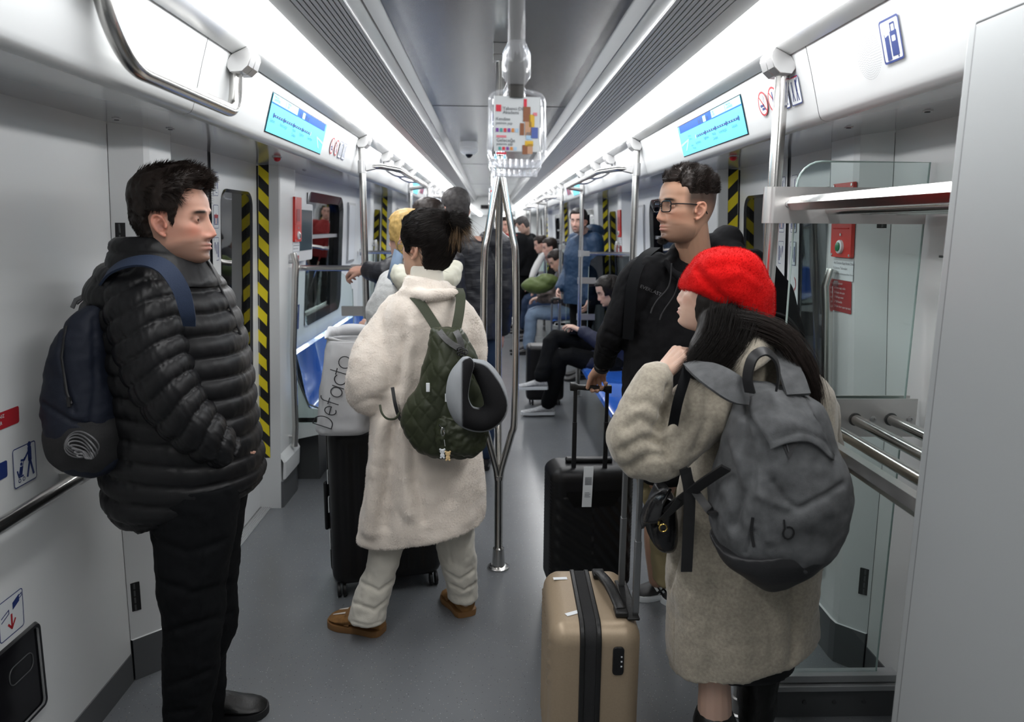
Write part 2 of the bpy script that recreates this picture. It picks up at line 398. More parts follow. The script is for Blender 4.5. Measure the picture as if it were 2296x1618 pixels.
        for z0_, z1_ in ((.02, .9), (.9, 1.45), (1.45, 1.92)):
            rb.quad((s*wx(z0_, .048), dm-.02, z0_), (s*wx(z0_, .048), dm+.02, z0_), (s*wx(z1_, .048), dm+.02, z1_), (s*wx(z1_, .048), dm-.02, z1_))
        obj('rubber_seal', rb, 'black', D)
        th = MB(); th.box((s*(wx(0)-.012), d0-.03, 0), (s*(wx(0)+.10), d1+.03, .006))
        for q in range(5): th.box((s*(wx(0)-.006+q*.011), d0, .006), (s*(wx(0)-.002+q*.011), d1, .009), 1)
        obj('threshold', th, ['slat', 'plate'], D)
        # jamb face with hazard stripes (far jamb) and plain black (near jamb)
        ja = MB(); yj = d1-.003
        ja.quad(*[(s*wx(z, o), yj, z) for z, o in ((.0, .05), (.0, -.07), (1.92, -.07), (1.92, .05))], 0)
        ja.quad(*[(s*wx(z, o), yj-.001, z) for z, o in ((.30, .05), (.30, .036), (1.90, .036), (1.90, .05))], 1)
        nst = 13; hz = .125; sl = .055
        o0, o1 = .034, -.020
        for q in range(-1, nst+1):
            zA = .30+q*hz; zs = [zA+hz*.5, zA+hz]      # yellow bands, slanting
            lo_ = [(o0, zA+sl), (o1, zA), (o1, zA+hz*.5), (o0, zA+hz*.5+sl)]
            lo_ = [(o, min(max(z, .30), 1.905)) for o, z in lo_]
            ja.poly([(s*wx(z, o), yj-.0012, z) for o, z in lo_], 2)
        ja.poly([(s*wx(z, o), yj-.0009, z) for o, z in ((o0, .30), (o1, .30), (o1, 1.905), (o0, 1.905))], 1)
        obj('hazard_strip', ja, ['white2', 'black', 'yellow'], D, smooth=False)
        jn = MB(); jn.quad(*[(s*wx(z, o), d0+.003, z) for z, o in ((.0, .05), (.0, -.07), (1.92, -.07), (1.92, .05))]); obj('near_jamb', jn, 'white2', D)
    # door pillars: a near one (2.41..2.70) and a far one (4.03..4.45) for every door
    pn = 0
    for k, b in enumerate(bays):
        for j, (pa, pb) in enumerate(((2.405, 2.70), (4.03, 4.45))):
            pa += b; pb += b; mb = MB(); PR = -.075
            if j == 0: cs = [(pa, .0), (pa+.012, -.012), (pa+.075, PR), (pa+.11, PR-.004), (pb-.012, PR), (pb, PR+.012), (pb, .05)]
            else: cs = [(pa, .05), (pa, PR+.012), (pa+.012, PR), (pb-.14, PR-.004), (pb-.10, PR), (pb-.012, -.02), (pb, -.008), (pb, .0)]
            zs = [0, .155, .157, .5, .9, 1.2, 1.45, 1.7, 1.91]
            ex = {0: -.008, .155: -.008}
            for za, zb in zip(zs[:-1], zs[1:]):
                A = [(s*(wx(za, o)+ex.get(za, 0)), y, za) for y, o in cs]; B = [(s*(wx(zb, o)+ex.get(zb, 0)), y, zb) for y, o in cs]
                for q in range(len(cs)-1): mb.quad(A[q], A[q+1], B[q+1], B[q], 1 if zb <= .155 else 0)
            # swelling foot of the pillar
            fz = [(.157, -.0), (.17, -.022), (.27, -.028), (.30, -.012), (.32, .0)]
            if j == 1:
                for (za, ea), (zb, eb) in zip(fz[:-1], fz[1:]):
                    A = [(s*(wx(za, o+ea)), y, za) for y, o in cs[1:5]]; B = [(s*(wx(zb, o+eb)), y, zb) for y, o in cs[1:5]]
                    for q in range(3): mb.quad(A[q], A[q+1], B[q+1], B[q])
            pn += 1
            struct('wall_pillar_%s_%d' % (nm, k*2+j+1), mb, ['white2', 'kick'])
# car end: gangway and the next car
mb = MB()
for s in (-1, 1): mb.box((s*.62, Y1, 0), (s*1.5, Y1+.12, 2.4))
mb.box((-.62, Y1, 2.0), (.62, Y1+.12, 2.4)); struct('wall_gangway', mb, 'white', smooth=False)
mb = MB()
for s in (-1, 1): mb.box((s*.66, Y1+.12, 0), (s*.68, Y1+1.2, 2.05))
mb.box((-.68, Y1+.12, 2.03), (.68, Y1+1.2, 2.05)); struct('wall_gangway_tunnel', mb, 'white', smooth=False)
mb = MB()
for s in (-1, 1): mb.box((s*.64, Y1+1.2, 0), (s*1.5, Y1+1.3, 2.4)); mb.box((s*1.26, Y1+1.3, 0), (s*1.3, 45, 2.1))
mb.box((-.64, Y1+1.2, 2.02), (.64, Y1+1.3, 2.4)); mb.box((-1.3, Y1+1.3, 2.2), (1.3, 45, 2.25)); mb.box((-1.5, 45, 0), (1.5, 45.1, 2.4)); struct('wall_next_car', mb, 'white2', smooth=False)
mb = MB()
for s in (-1, 1): mb.box((s*.6, Y1+1.4, 2.14), (s*.75, 44, 2.16))
tag(obj('light_strip', mb, 'glow', origin=(0, 30, 2.15)), 'pair of white light strips seen through the gangway in the next car', 'light')
mb = MB(); mb.box((-.33, Y1-.06, 2.04), (-.12, Y1, 2.14)); tag(obj('destination_display', mb, 'gloss_black', origin=(-.2, Y1, 2.1)), 'small black display box above the far gangway opening', 'display')
# end wall behind the camera and dark station/tunnel wall outside
mb = MB(); mb.box((-1.5, Y0-.05, 0), (1.5, Y0, 2.45)); struct('wall_cab', mb, 'white', smooth=False)
mb = MB()
for s in (-1, 1): mb.box((s*2.6, -2, -.5), (s*2.65, 46, 3))
struct('wall_tunnel', mb, 'darkgrey', smooth=False)
# ================================================================ fittings
def head_bracket(s, y):
    mb = MB(); pr = [(.798, 2.052), (.784, 2.070), (.738, 2.092), (.729, 2.080), (.728, 2.066), (.738, 2.040), (.756, 2.024), (.790, 2.022), (.799, 2.036)]
    mb.slab([(s*x, y-.045, z) for x, z in pr], (0, .044, 0)); mb.slab([(s*x, y+.001, z) for x, z in pr], (0, .044, 0)); return mb
def pole_thing(s, y, label, bottom=0.0, grp=None):
    t = thing('grab_pole', (s*.78, y, bottom), label, 'pole', grp)
    mb = MB(); mb.tube([(s*.78, y, bottom), (s*.78, y, 2.06)], .0195, 20); obj('tube', mb, 'steel', t)
    obj('ceiling_clamp', head_bracket(s, y), 'cast', t, bevel=.002, sharp=12)
    fl = MB(); fl.lathe((s*.78, y, bottom), (0, 0, 1), [(0, .034), (.006, .034), (.01, .026), (.06, .024), (.065, .0195)], 20); obj('foot_collar', fl, 'cast', t)
    return t
YA = [4.32+k*PITCH for k in range(4)]; YB = [6.85+k*PITCH for k in range(3)]
side = {-1: 'left', 1: 'right'}
ordn = ['nearest', 'second', 'third', 'farthest']
def where(s, k, kind):
    return {0: {'A': 'first bench', 'B': 'first bench'}, 1: {'A': 'second bench', 'B': 'second bench'}, 2: {'A': 'third bench', 'B': 'third bench'}, 3: {'A': 'last bench', 'B': 'last bench'}}[k][kind]
for s in (-1, 1):
    for k, y in enumerate(YA):
        t = pole_thing(s, y, 'vertical steel pole at the near end of the %s on the %s' % (where(s, k, 'A'), side[s]))
        if k < 3:
            y2 = YB[k]; z = 1.93 if k == 0 else 1.93
            pts = fillet([(s*.78, y, z-.01), (s*.70, y+.06, z), (s*.615, y+.34, z), (s*.615, y2-.25, z), (s*.78, y2, z-.01)], .06)
            R_ = thing('overhead_rail', (s*.62, (y+y2)/2, z), 'bent overhead grab rail above the %s on the %s' % (where(s, k, 'A'), side[s]), 'grab rail')
            mb = MB(); mb.tube(pts, .017, 14); obj('tube', mb, 'steel', R_)
            for yy in (y, y2): obj('pole_sleeve', MB().lathe((s*.78, yy, z-.045), (0, 0, 1), [(0, .025), (.07, .025)], 18), 'cast', R_)
            mb = MB(); mb.slab([(s*.76, y-.018, z-.035), (s*.76, y-.018, z+.018), (s*.715, y+.03, z+.012), (s*.70, y+.05, z), (s*.71, y+.04, z-.018)], (0, .03, 0)); obj('clamp_arm', mb, 'cast', R_, bevel=.004)
            for q, fy in enumerate((.36, .62)):
                ym = y+(y2-y)*fy
                mb = head_bracket(s, ym); mb.tube(fillet([(s*.78, ym, 2.03), (s*.775, ym, 1.975), (s*.70, ym, 1.93), (s*.62, ym, 1.93)], .04), .013, 12)
                obj('ceiling_hanger', mb, 'cast', R_)
    for k, y in enumerate(YB):
        pole_thing(s, y, 'vertical steel pole at the far end of the %s on the %s' % (where(s, k, 'B'), side[s]))
# horizontal arm rails and glass screens beside the benches
def screen_glass(s, y, mat_='pane', label='', za=.42, zb=1.33):
    t = thing('glass_partition', (s*1.0, y, za), label, 'glass screen')
    g = MB(); g.slab([(s*x, y-.004, z) for x, z in ((.86, za), (.86, zb-.12), (.875, zb-.04), (.93, zb), (1.235, zb), (1.235, za))], (0, .008, 0)); obj('pane', g, mat_, t, smooth=False)
    e = MB(); e.box((s*.857, y-.004, za), (s*.860, y+.004, zb-.1)); obj('polished_edge', e, 'glassedge', t)
    mb = MB()
    for z in (1.10, .76 if s > 0 else .62):
        mb.box((s*.775, y-.014, z-.028), (s*.925, y-.006, z+.028)); mb.box((s*.775, y+.006, z-.028), (s*.925, y+.014, z+.028)); mb.lathe((s*.78, y, z-.03), (0, 0, 1), [(0, .024), (.06, .024)], 16)
    obj('clamp_plate', mb, 'steelflat', t)
    return t
def arm_rail(s, y, label):
    t = thing('arm_rail', (s*1.0, y, 1.35), label, 'grab rail')
    mb = MB(); mb.tube([(s*.79, y, 1.35), (s*1.25, y, 1.35)], .0165, 14); obj('tube', mb, 'steel', t)
    mb = MB(); mb.lathe((s*.78, y, 1.32), (0, 0, 1), [(0, .025), (.06, .025)], 18); mb.box((s*.79, y-.018, 1.328), (s*.86, y+.018, 1.372)); mb.lathe((s*1.25, y, 1.35), (-s, 0, 0), [(0, .03), (.012, .03), (.02, .02)], 16)
    obj('clamp', mb, 'cast', t)
for s in (-1, 1):
    for k, y in enumerate(YA[:3]):
        if s > 0 and k == 0: continue
        arm_rail(s, y, 'horizontal rail between the near pole of the %s and the %s door pillar' % (where(s, k, 'A'), side[s]))
        screen_glass(s, y+.012, 'pane', 'clear glass screen at the near end of the %s on the %s' % (where(s, k, 'A'), side[s]))
    for k, y in enumerate(YB[:3]):
        arm_rail(s, y, 'horizontal rail between the far pole of the %s and the %s wall' % (where(s, k, 'B'), side[s]))
        screen_glass(s, y+.012, 'smoke' if s > 0 and k == 0 else 'pane', '%s glass screen at the far end of the %s on the %s' % ('reflection-tinted' if s > 0 and k == 0 else 'clear', where(s, k, 'B'), side[s]))
# benches
def bench(s, k):
    y0, y1 = 4.42+k*PITCH, 6.74+k*PITCH
    t = thing('bench_seat', (s*1.0, (y0+y1)/2, 0), 'row of glossy blue moulded seats along the %s wall, %s bench from the camera' % (side[s], ['first', 'second', 'third'][k]), 'bench')
    prof = [(1.285, .80), (1.272, .835), (1.245, .842), (1.225, .825), (1.200, .70), (1.182, .58), (1.165, .505), (1.13, .47), (1.05, .448), (.92, .442), (.80, .452), (.735, .458), (.708, .448), (.700, .425), (.71, .405)]
    n = 5; wd = (y1-y0)/n
    for i in range(n):
        a, b = y0+i*wd, y0+(i+1)*wd
        rows = []
        for q in range(9):
            u = q/8; y = a+(b-a)*u; e = abs(u-.5)*2; dip = (1-e**4)
            rows.append([(s*(x+.014*dip*(1 if .5 < z < .82 else 0)), y, z-.010*dip*(1 if (x < 1.14 and x > .74) else 0)) for x, z in prof])
        mb = MB(); m_ = len(prof)
        mb.add([p for r in rows for p in r], [(q*m_+j, q*m_+j+1, (q+1)*m_+j+1, (q+1)*m_+j) for q in range(8) for j in range(m_-1)])
        obj('seat_shell', mb, 'blue' if i % 2 == 0 else 'blue2', t)
    mb = MB()
    for yy in (y0, y1-.02):
        mb.slab([(s*x, yy, z) for x, z in ((1.31, .80), (1.27, .80), (1.19, .56), (1.165, .49), (.74, .435), (.72, .40), (.98, .35), (1.31, .28))], (0, .02, 0))
    mb.box((s*.74, y0, .40), (s*1.3, y1, .43)); mb.add([(s*.72, y0, .40), (s*.72, y1, .40), (s*.98, y1, .35), (s*.98, y0, .35), (s*1.31, y1, .28), (s*1.31, y0, .28)], [(0, 1, 2, 3), (3, 2, 4, 5)])
    obj('support_frame', mb, 'white2', t)
    mb = MB(); mb.tube([(s*1.262, y0-.002, .79), (s*1.205, y0-.002, .62), (s*1.165, y0-.002, .515), (s*1.08, y0-.002, .48), (s*.74, y0-.002, .45)], .006, 6); obj('edge_seal', mb, 'darkgrey', t)
    mb = MB(); mb.box((s*1.14, y0+.1, 0), (s*1.30, y1-.1, .31)); obj('underseat_box', mb, 'darkgrey', t)
for s in (-1, 1):
    for k in range(3): bench(s, k)
# centre poles: post that splits into three bent bars
def centre_pole(x, y, label):
    t = thing('centre_pole', (x, y, 0), label, 'pole')
    mb = MB(); mb.lathe((x, y, 0), (0, 0, 1), [(0, .052), (.008, .052), (.014, .042), (.016, .031), (.10, .026), (.105, .022), (.11, .0195), (.45, .0195), (.46, .024)], 24); obj('base_post', mb, 'steel', t)
    for q in range(3):
        a = math.radians(90+120*q+2); d = Vector((math.cos(a), math.sin(a), 0)); c = Vector((x, y, 0))
        pts = [c+Vector((0, 0, z))+d*r for z, r in ((.44, .006), (.50, .016), (.66, .062), (.74, .078), (1.1, .083), (1.46, .078), (1.56, .062), (1.78, .016), (1.82, .012), (1.90, .012))]
        mb = MB(); mb.tube(spline(pts, 5), .0155, 14); obj('bent_bar', mb, 'steel', t)
    mb = MB(); mb.lathe((x, y, 1.86), (0, 0, 1), [(0, .030), (.03, .030), (.035, .0195), (.46, .0195)], 20); obj('upper_post', mb, 'steel', t)
    mb = MB(); mb.box((x-.03, y-.03, 2.30), (x+.03, y+.03, 2.345)); mb.box((x-.03, y-.03, 2.275), (x+.02, y+.025, 2.30)); obj('ceiling_clamp', mb, 'cast', t, bevel=.002, sharp=12)
centre_pole(-.012, 3.265, 'steel centre pole splitting into three bent bars, the nearest one in the aisle')
centre_pole(-.030, 3.265+PITCH, 'steel centre pole splitting into three bars, second one seen behind the nearest')
centre_pole(-.040, 3.265+2*PITCH, 'steel centre pole far down the aisle near the gangway')
# overhead grab loop, left
t = thing('grab_loop', (-.78, 1.9, 2.0), 'thick bent steel grab loop under the left light strip, top left of the view', 'grab rail')
mb = MB(); mb.tube(fillet([(-.785, 1.50, 2.09), (-.785, 1.525, 1.985), (-.79, 1.62, 1.915), (-.79, 2.245, 1.915), (-.785, 2.265, 2.05)], .075, 8), .0185, 18); obj('tube', mb, 'steel', t)
mb = head_bracket(-1, 2.265); obj('ceiling_clamp', mb, 'cast', t, bevel=.002, sharp=12)
mb = head_bracket(-1, 1.49); obj('ceiling_clamp', mb, 'cast', t, bevel=.002, sharp=12)
# near right pole + luggage rack
pole_thing(1, 2.19, 'thick vertical steel pole in front of the luggage rack on the right')
t = thing('luggage_rack', (1.0, 2.0, 0), 'steel luggage rack with plates and round bars on the right', 'luggage rack')
def plate(z0, z1, x0, x1, y=2.19):
    mb = MB(); n = 10; pr = []
    for q in range(n+1):
        a = math.pi*(1.5-q/n); pr.append((x0+.025*math.cos(a), y+.025*math.sin(a)))
    pr = pr+[(x1, y+.025), (x1, y+.019), (x0, y+.019)]+[(x0+.0195*math.cos(math.pi*(.5+q/n)), y+.0195*math.sin(math.pi*(.5+q/n))) for q in range(1, n)]+[(x0, y-.019), (x1, y-.019), (x1, y-.025)]
    k_ = len(pr); mb.add([(a, b, z0) for a, b in pr]+[(a, b, z1) for a, b in pr], [(i, (i+1) % k_, (i+1) % k_+k_, i+k_) for i in range(k_)])
    for z in (z0, z1):
        mb.poly([(x0, y-.025, z), (x1, y-.025, z), (x1, y-.019, z), (x0, y-.019, z)]); mb.poly([(x0, y+.025, z), (x1, y+.025, z), (x1, y+.019, z), (x0, y+.019, z)])
    return mb
obj('upper_plate', plate(1.612, 1.716, .775, 1.225), 'steelflat', t)
obj('lower_plate', plate(.965, 1.085, .775, 1.262), 'steelflat', t)
def hexbar(x, z, y0, y1, r=.026):
    mb = MB(); n = 6; A = [(x+r*math.cos(math.pi*q/3), z+r*.86*math.sin(math.pi*q/3)) for q in range(6)]
    mb.add([(a, y0, b) for a, b in A]+[(a, y1, b) for a, b in A], [(i, (i+1) % n, (i+1) % n+n, i+n) for i in range(n)]+[tuple(range(n)), tuple(range(2*n-1, n-1, -1))])
    return mb
obj('front_bar', hexbar(.835, 1.668, 1.346, 2.165), 'steel', t, smooth=False)
obj('front_bar', hexbar(.815, 1.048, 1.346, 2.165), 'steel', t, smooth=False)
for x in (.937, 1.037, 1.142):
    obj('round_bar', MB().tube([(x, 1.346, 1.650), (x, 2.165, 1.650)], .013, 14), 'steel', t)
for x in (.957, 1.071, 1.183):
    obj('round_bar', MB().tube([(x, 1.346, 1.021), (x, 2.165, 1.021)], .0165, 16), 'steel', t)
    obj('bar_socket', MB().lathe((x, 2.166, 1.021), (0, -1, 0), [(0, .020), (.004, .020)], 18), 'darkgrey', t)
for (x, z) in ((.815, 1.667), (1.01, 1.021), (1.127, 1.021), (1.243, 1.021)):
    obj('bolt', MB().lathe((x, 2.165, z), (0, -1, 0), [(0, .010), (.004, .010), (.005, .005), (.002, .004)], 14), 'cast', t)
g = MB(); g.slab([(x, 2.186, z) for x, z in [(.845, .15), (.845, 1.70)]+[(.845+.07*(1-math.cos(math.radians(a))), 1.72+.07*math.sin(math.radians(a))) for a in range(0, 91, 15)]+[(1.235, 1.79), (1.235, .15)]], (0, .008, 0))
obj('glass_panel', g, 'pane', t, smooth=False)
mb = MB(); mb.tube([(.845, 2.19, .15), (.845, 2.19, 1.70)]+[(.845+.07*(1-math.cos(math.radians(a))), 2.19, 1.72+.07*math.sin(math.radians(a))) for a in range(0, 91, 15)]+[(1.235, 2.19, 1.79), (1.235, 2.19, .15)], .003, 6); obj('glass_edge', mb, 'glassedge', t)
mb = MB(); mb.box((.86, 2.165, .125), (1.30, 2.21, .150)); mb.box((.86, 2.155, .098), (1.30, 2.21, .118)); obj('bottom_rail', mb, 'slat', t, bevel=.002)
mb = MB(); mb.box((.86, 2.165, 0), (1.30, 2.21, .098)); kp = obj('kick_panel', mb, 'kick', t)
for x in (.99, 1.09, 1.19): obj('bolt', MB().lathe((x, 2.165, .055), (0, -1, 0), [(0, .008), (.004, .007)], 12), 'darkgrey', t)
# equipment cabinet beside the camera on the right
t = thing('equipment_cabinet', (1.0, .3, 0), 'tall pale grey cabinet panel at the right edge of the view', 'cabinet')
mb = MB(); mb.box((.78, -.95, 0), (1.42, 1.345, 2.09)); obj('body', mb, 'cabinet', t, bevel=.006)
mb = MB(); mb.add([(.7795, y, z) for y, z in ((1.318, .10), (1.318, 1.945), (.2, 1.945), (.2, .10))]+[(.7745, y, z) for y, z in ((1.312, .106), (1.312, 1.939), (.206, 1.939), (.206, .106))], [(0, 1, 5, 4), (1, 2, 6, 5), (2, 3, 7, 6), (3, 0, 4, 7), (4, 5, 6, 7)]); obj('door_panel', mb, 'cabinet', t, smooth=False)
mb = MB()
for a_, b_ in (((.7785, 1.316, .10), (.7785, 1.316, 1.945)), ((.7785, 1.316, 1.945), (.7785, .2, 1.945))): mb.tube([a_, b_], .0022, 6)
obj('panel_joint', mb, 'darkgrey', t)
# grab handles on the door pillars
def pillar_handle(s, y, z0, z1, label):
    t = thing('door_grab_handle', (s*1.19, y, z0), label, 'grab handle')
    f = lambda z, o=-.115: s*wx(z, o)
    mb = MB(); pts = [(f(z1, -.10), y, z1), (f(z1-.06, -.118), y, z1-.06), (f(z1-.14), y, z1-.14), (f((z0+z1)/2), y, (z0+z1)/2), (f(z0+.12), y, z0+.12), (f(z0, -.105), y, z0)]
    mb.tube(pts, .0185, 16); obj('bar', mb, 'steel', t)
    mb = MB()
    for z in (z1-.05, z0+.06): mb.tube([(f(z, -.07), y, z), (f(z, -.11), y, z)], .010, 10)
    obj('standoff', mb, 'cast', t)
for s in (-1, 1):
    for k in range(2):
        b = k*PITCH; nb = ['first', 'second'][k]
        pillar_handle(s, b+4.22, .31, 1.44, 'long steel grab handle on the far pillar of the %s %s door' % (nb, side[s]))
        pillar_handle(s, b+2.60 if s > 0 else b+2.66, .31, 1.455, 'long steel grab handle on the near pillar of the %s %s door' % (nb, side[s]))
# emergency door release boxes with stickers
def release_box(s, y0, y1, label, n1):
    yc = (y0+y1)/2; U = Vector((0, s*-1, 0)) if s > 0 else Vector((0, 1, 0))
    t = thing('door_release_box', (s*1.19, yc, 1.6), label, 'emergency device')
    def P(u, z, o): return (s*wx(z, -.079-o), yc+(u if s < 0 else -u), z)
    w_ = (y1-y0)/2
    mb = MB(); n = 4
    out = [P(u, z, .0) for u, z in rrect(0, 1.625, 2*w_, .255, .008, 3)]; fr = [P(u*.985, z, .012) for u, z in rrect(0, 1.625, 2*w_, .252, .008, 3)]
    k_ = len(out); mb.add(out+fr, [(i, (i+1) % k_, (i+1) % k_+k_, i+k_) for i in range(k_)]+[tuple(range(k_, 2*k_))]); obj('red_plate', mb, 'red', t, smooth=False)
    mb = MB(); mb.add([P(u, z, .0125) for u, z in rrect(0, 1.655, w_*1.5, .115, .006, 3)], [tuple(range(16))]); mb.tube([P(u, z, .013) for u, z in ((-w_*.75, 1.598), (w_*.75, 1.598))], .002, 6); obj('cover', mb, 'red', t)
    mb = MB(); mb.add([P(u, z, .0140) for u, z in rrect(0, 1.650, w_*.95, .07, .008, 3)], [tuple(range(16))]); obj('window', mb, 'darkred', t, smooth=False)
    c = Vector(P(0, 1.535, .012)); mb = MB(); mb.lathe(c, (-s, 0, 0), [(0, .024), (.008, .023), (.010, .018)], 24); obj('button_ring', mb, 'signwhite', t)
    mb = MB(); mb.lathe(c, (-s, 0, 0), [(.004, .0165), (.013, .0155), (.014, .01)], 20); obj('button', mb, 'green' if s > 0 else 'steel', t)
    mb = MB(); mb.lathe(P(0, 1.577, .012), (-s, 0, 0), [(0, .005), (.003, .005)], 12)
    for u in (-1, 1):
        for z in (1.507, 1.743): mb.lathe(P(u*w_*.86, z, .012), (-s, 0, 0), [(0, .005), (.002, .005)], 10)
    obj('screw', mb, 'cast', t)
    # instruction sticker
    t2 = thing('instruction_sticker', (s*1.2, yc, 1.4), 'white and dark red instruction sticker '+n1, 'sticker')
    mb = MB(); mb.add([P(u, z, .001) for u, z in rrect(0, 1.455, 2*w_, .072, .003, 2)], [tuple(range(12))]); obj('white_field', mb, 'signwhite', t2, smooth=False)
    mb = MB(); mb.add([P(u, z, .001) for u, z in rrect(-.004, 1.362, 1.85*w_, .112, .004, 2)], [tuple(range(12))]); obj('red_field', mb, 'darkred', t2, smooth=False)
    Uv = (Vector(P(1, 1.4, 0))-Vector(P(0, 1.4, 0))); Vv = (Vector(P(0, 1.45, 0))-Vector(P(0, 1.35, 0)))*10
    sg = 1
    mb = MB()
    for i, tx in enumerate(('Acil Durum Kapi Acma Cihazi', 'Kullanma Talimatlari', 'How to use the Emergency Door Opener')):
        text_mb(mb, tx, P(-w_*.9, 1.474-i*.018, .002), Uv*sg, Vv, .0125 if i < 2 else .0088)
    obj('print', mb, 'text', t2, smooth=False)
    mb = MB()
    for i, tx in enumerate(('1. Kapagi acin', '2. Kolu asagi cekin', '3. Kapiyi elle acin', '1. Pull up cover', '2. Pull handle', '3. Push door open by hand')):
        text_mb(mb, tx, P(-w_*.82, 1.403-i*.0165, .002), Uv*sg, Vv, .0115)
    obj('print', mb, 'signwhite', t2, smooth=False)
release_box(1, 2.485, 2.635, 'red emergency door release box with green button, on the near right pillar', 'below the red box with the green button')
release_box(-1, 4.285, 4.435, 'red emergency door release box on the left pillar past the first door', 'below the red box on the left pillar')
release_box(1, 2.485+PITCH, 2.635+PITCH, 'small red emergency box on the right pillar before the second door', 'below the red box before the second right door')
# information screens
def fpt(s, y, v, lift=0.002):
    """point on the fascia: v=0 top edge .. 1 bottom edge of the screen zone"""
    x = .7985+(.834-.7985)*v; z = 2.042+(1.917-2.042)*v
    return Vector((s*(x-lift*.96), y, z-lift*.27))
def info_screen(s, y0, y1, names, label, full=True):
    L = y1-y0; t = thing('info_screen', (s*.82, (y0+y1)/2, 1.98), label, 'screen')
    def P(u, v, l): return fpt(s, (y0+u*L) if s < 0 else (y1-u*L), v, l)   # u 0..1 left to right as read
    def rect(mb, u0, v0, u1, v1, l, mi=0): return mb.quad(P(u0, v0, l), P(u0, v1, l), P(u1, v1, l), P(u1, v0, l), mi)
    mb = MB(); A = [P(-.008, -.03, .001), P(-.008, 1.03, .001), P(1.008, 1.03, .001), P(1.008, -.03, .001)]; mb.poly(A); obj('bezel', mb, 'gloss_black', t, smooth=False)
    mb = MB(); rect(mb, 0, 0, 1, 1, .003); pn = obj('display', mb, 'screen', t, smooth=False)
    if not full: return t
    f = (lambda u: u) if s < 0 else (lambda u: 1-u)
    def R2(mb, u0, v0, u1, v1, l, mi=0):
        a, b = sorted((f(u0), f(u1))); rect(mb, a, v0, b, v1, l, mi)
    mb = MB(); R2(mb, .40, 0, .97, .24, .0036); R2(mb, 0, .22, .4, .25, .0036); obj('header_bar', mb, 'screen_blue', t, smooth=False)
    mb = MB(); R2(mb, .0, 0, .40, .21, .0036); R2(mb, .49, .04, .535, .22, .004); obj('header_field', mb, 'screen_pale', t, smooth=False)
    mb = MB()
    for q in range(4):
        if q != 1:
            a = .445+q*.045; mb.poly([P(f(a+.004), .07 if q not in (0, 3) else .10, .0042), P(f(a+.004), .21, .0042), P(f(a+.040), .21, .0042), P(f(a+.040), .07, .0042)])
    R2(mb, .198, 0, .200, .2, .0042); obj('car_diagram', mb, 'screen_ink', t, smooth=False)
    # route line
    mb = MB(); R2(mb, .06, .50, .70, .56, .004)
    for q in range(5):
        c = .06+q*.16; mb.poly([P(f(c+.010*math.cos(a)), .53+.075*math.sin(a), .0042) for a in [k*math.pi/5 for k in range(10)]])
    obj('route_line', mb, 'screen_ink', t, smooth=False)
    mb = MB()
    for q in range(20):
        if q % 5: R2(mb, .06+q*.032, .517, .06+q*.032+.010, .543, .0046)
    mb.poly([P(f(.70+.010*math.cos(a)), .53+.075*math.sin(a), .0048) for a in [k*math.pi/5 for k in range(10)]])
    mb.poly([P(f(u), v, .0042) for u, v in ((.83, .50), (.99, .60), (.99, .68), (.85, .56))]); mb.poly([P(f(u), v, .0042) for u, v in ((.83, .52), (.86, .56), (.93, .86), (.90, .84))])
    obj('stop_dots', mb, 'screen_pale', t, smooth=False)
    mb = MB(); Uv = (P(1, .5, 0)-P(0, .5, 0)).normalized(); Vv = (P(.5, 0, 0)-P(.5, 1, 0)).normalized()
    nm = names
    for q, (u, v, tx) in enumerate(nm): text_mb(mb, tx, P(u, v, .005), Uv, Vv, .017)
    for (u, v, tx) in ([(.02, .08, 'Next Stop'), (.02, .17, 'GAYRETTEPE'), (.22, .08, 'Terminal'), (.22, .17, '12:45')] if s < 0 else [(.62, .08, 'Saat'), (.62, .17, '12:45'), (.82, .08, 'Next Stop'), (.82, .17, 'KAGITHANE'), (.17, .45, 'Aktarma'), (.17, .56, 'M2 Metro'), (.19, .78, 'Durak'), (.21, .88, 'Metrobus')]):
        text_mb(mb, tx, P(u, v, .005), Uv, Vv, .012)
    obj('lettering', mb, 'screen_ink', t, smooth=False)
    return t
info_screen(-1, 2.672, 3.505, [(.02, .72, 'Göktürk'), (.17, .72, 'Kemerburgaz'), (.37, .70, 'Hasdal'), (.37, .84, 'Cendere'), (.50, .72, 'Kagithane'), (.66, .72, 'Gayrettepe')], 'long cyan route display in the left fascia above the first door')
info_screen(1, 2.607, 3.457, [(.27, .76, 'Gayrettepe'), (.42, .72, 'Kagithane'), (.56, .70, 'Hasdal'), (.56, .84, 'Cendere'), (.66, .72, 'Kemerburgaz'), (.84, .72, 'Göktürk')], 'long cyan route display in the right fascia above the first door')
for s in (-1, 1):
    info_screen(s, 2.64+PITCH, 3.48+PITCH, [], 'cyan route display in the %s fascia above the second door' % side[s], False)
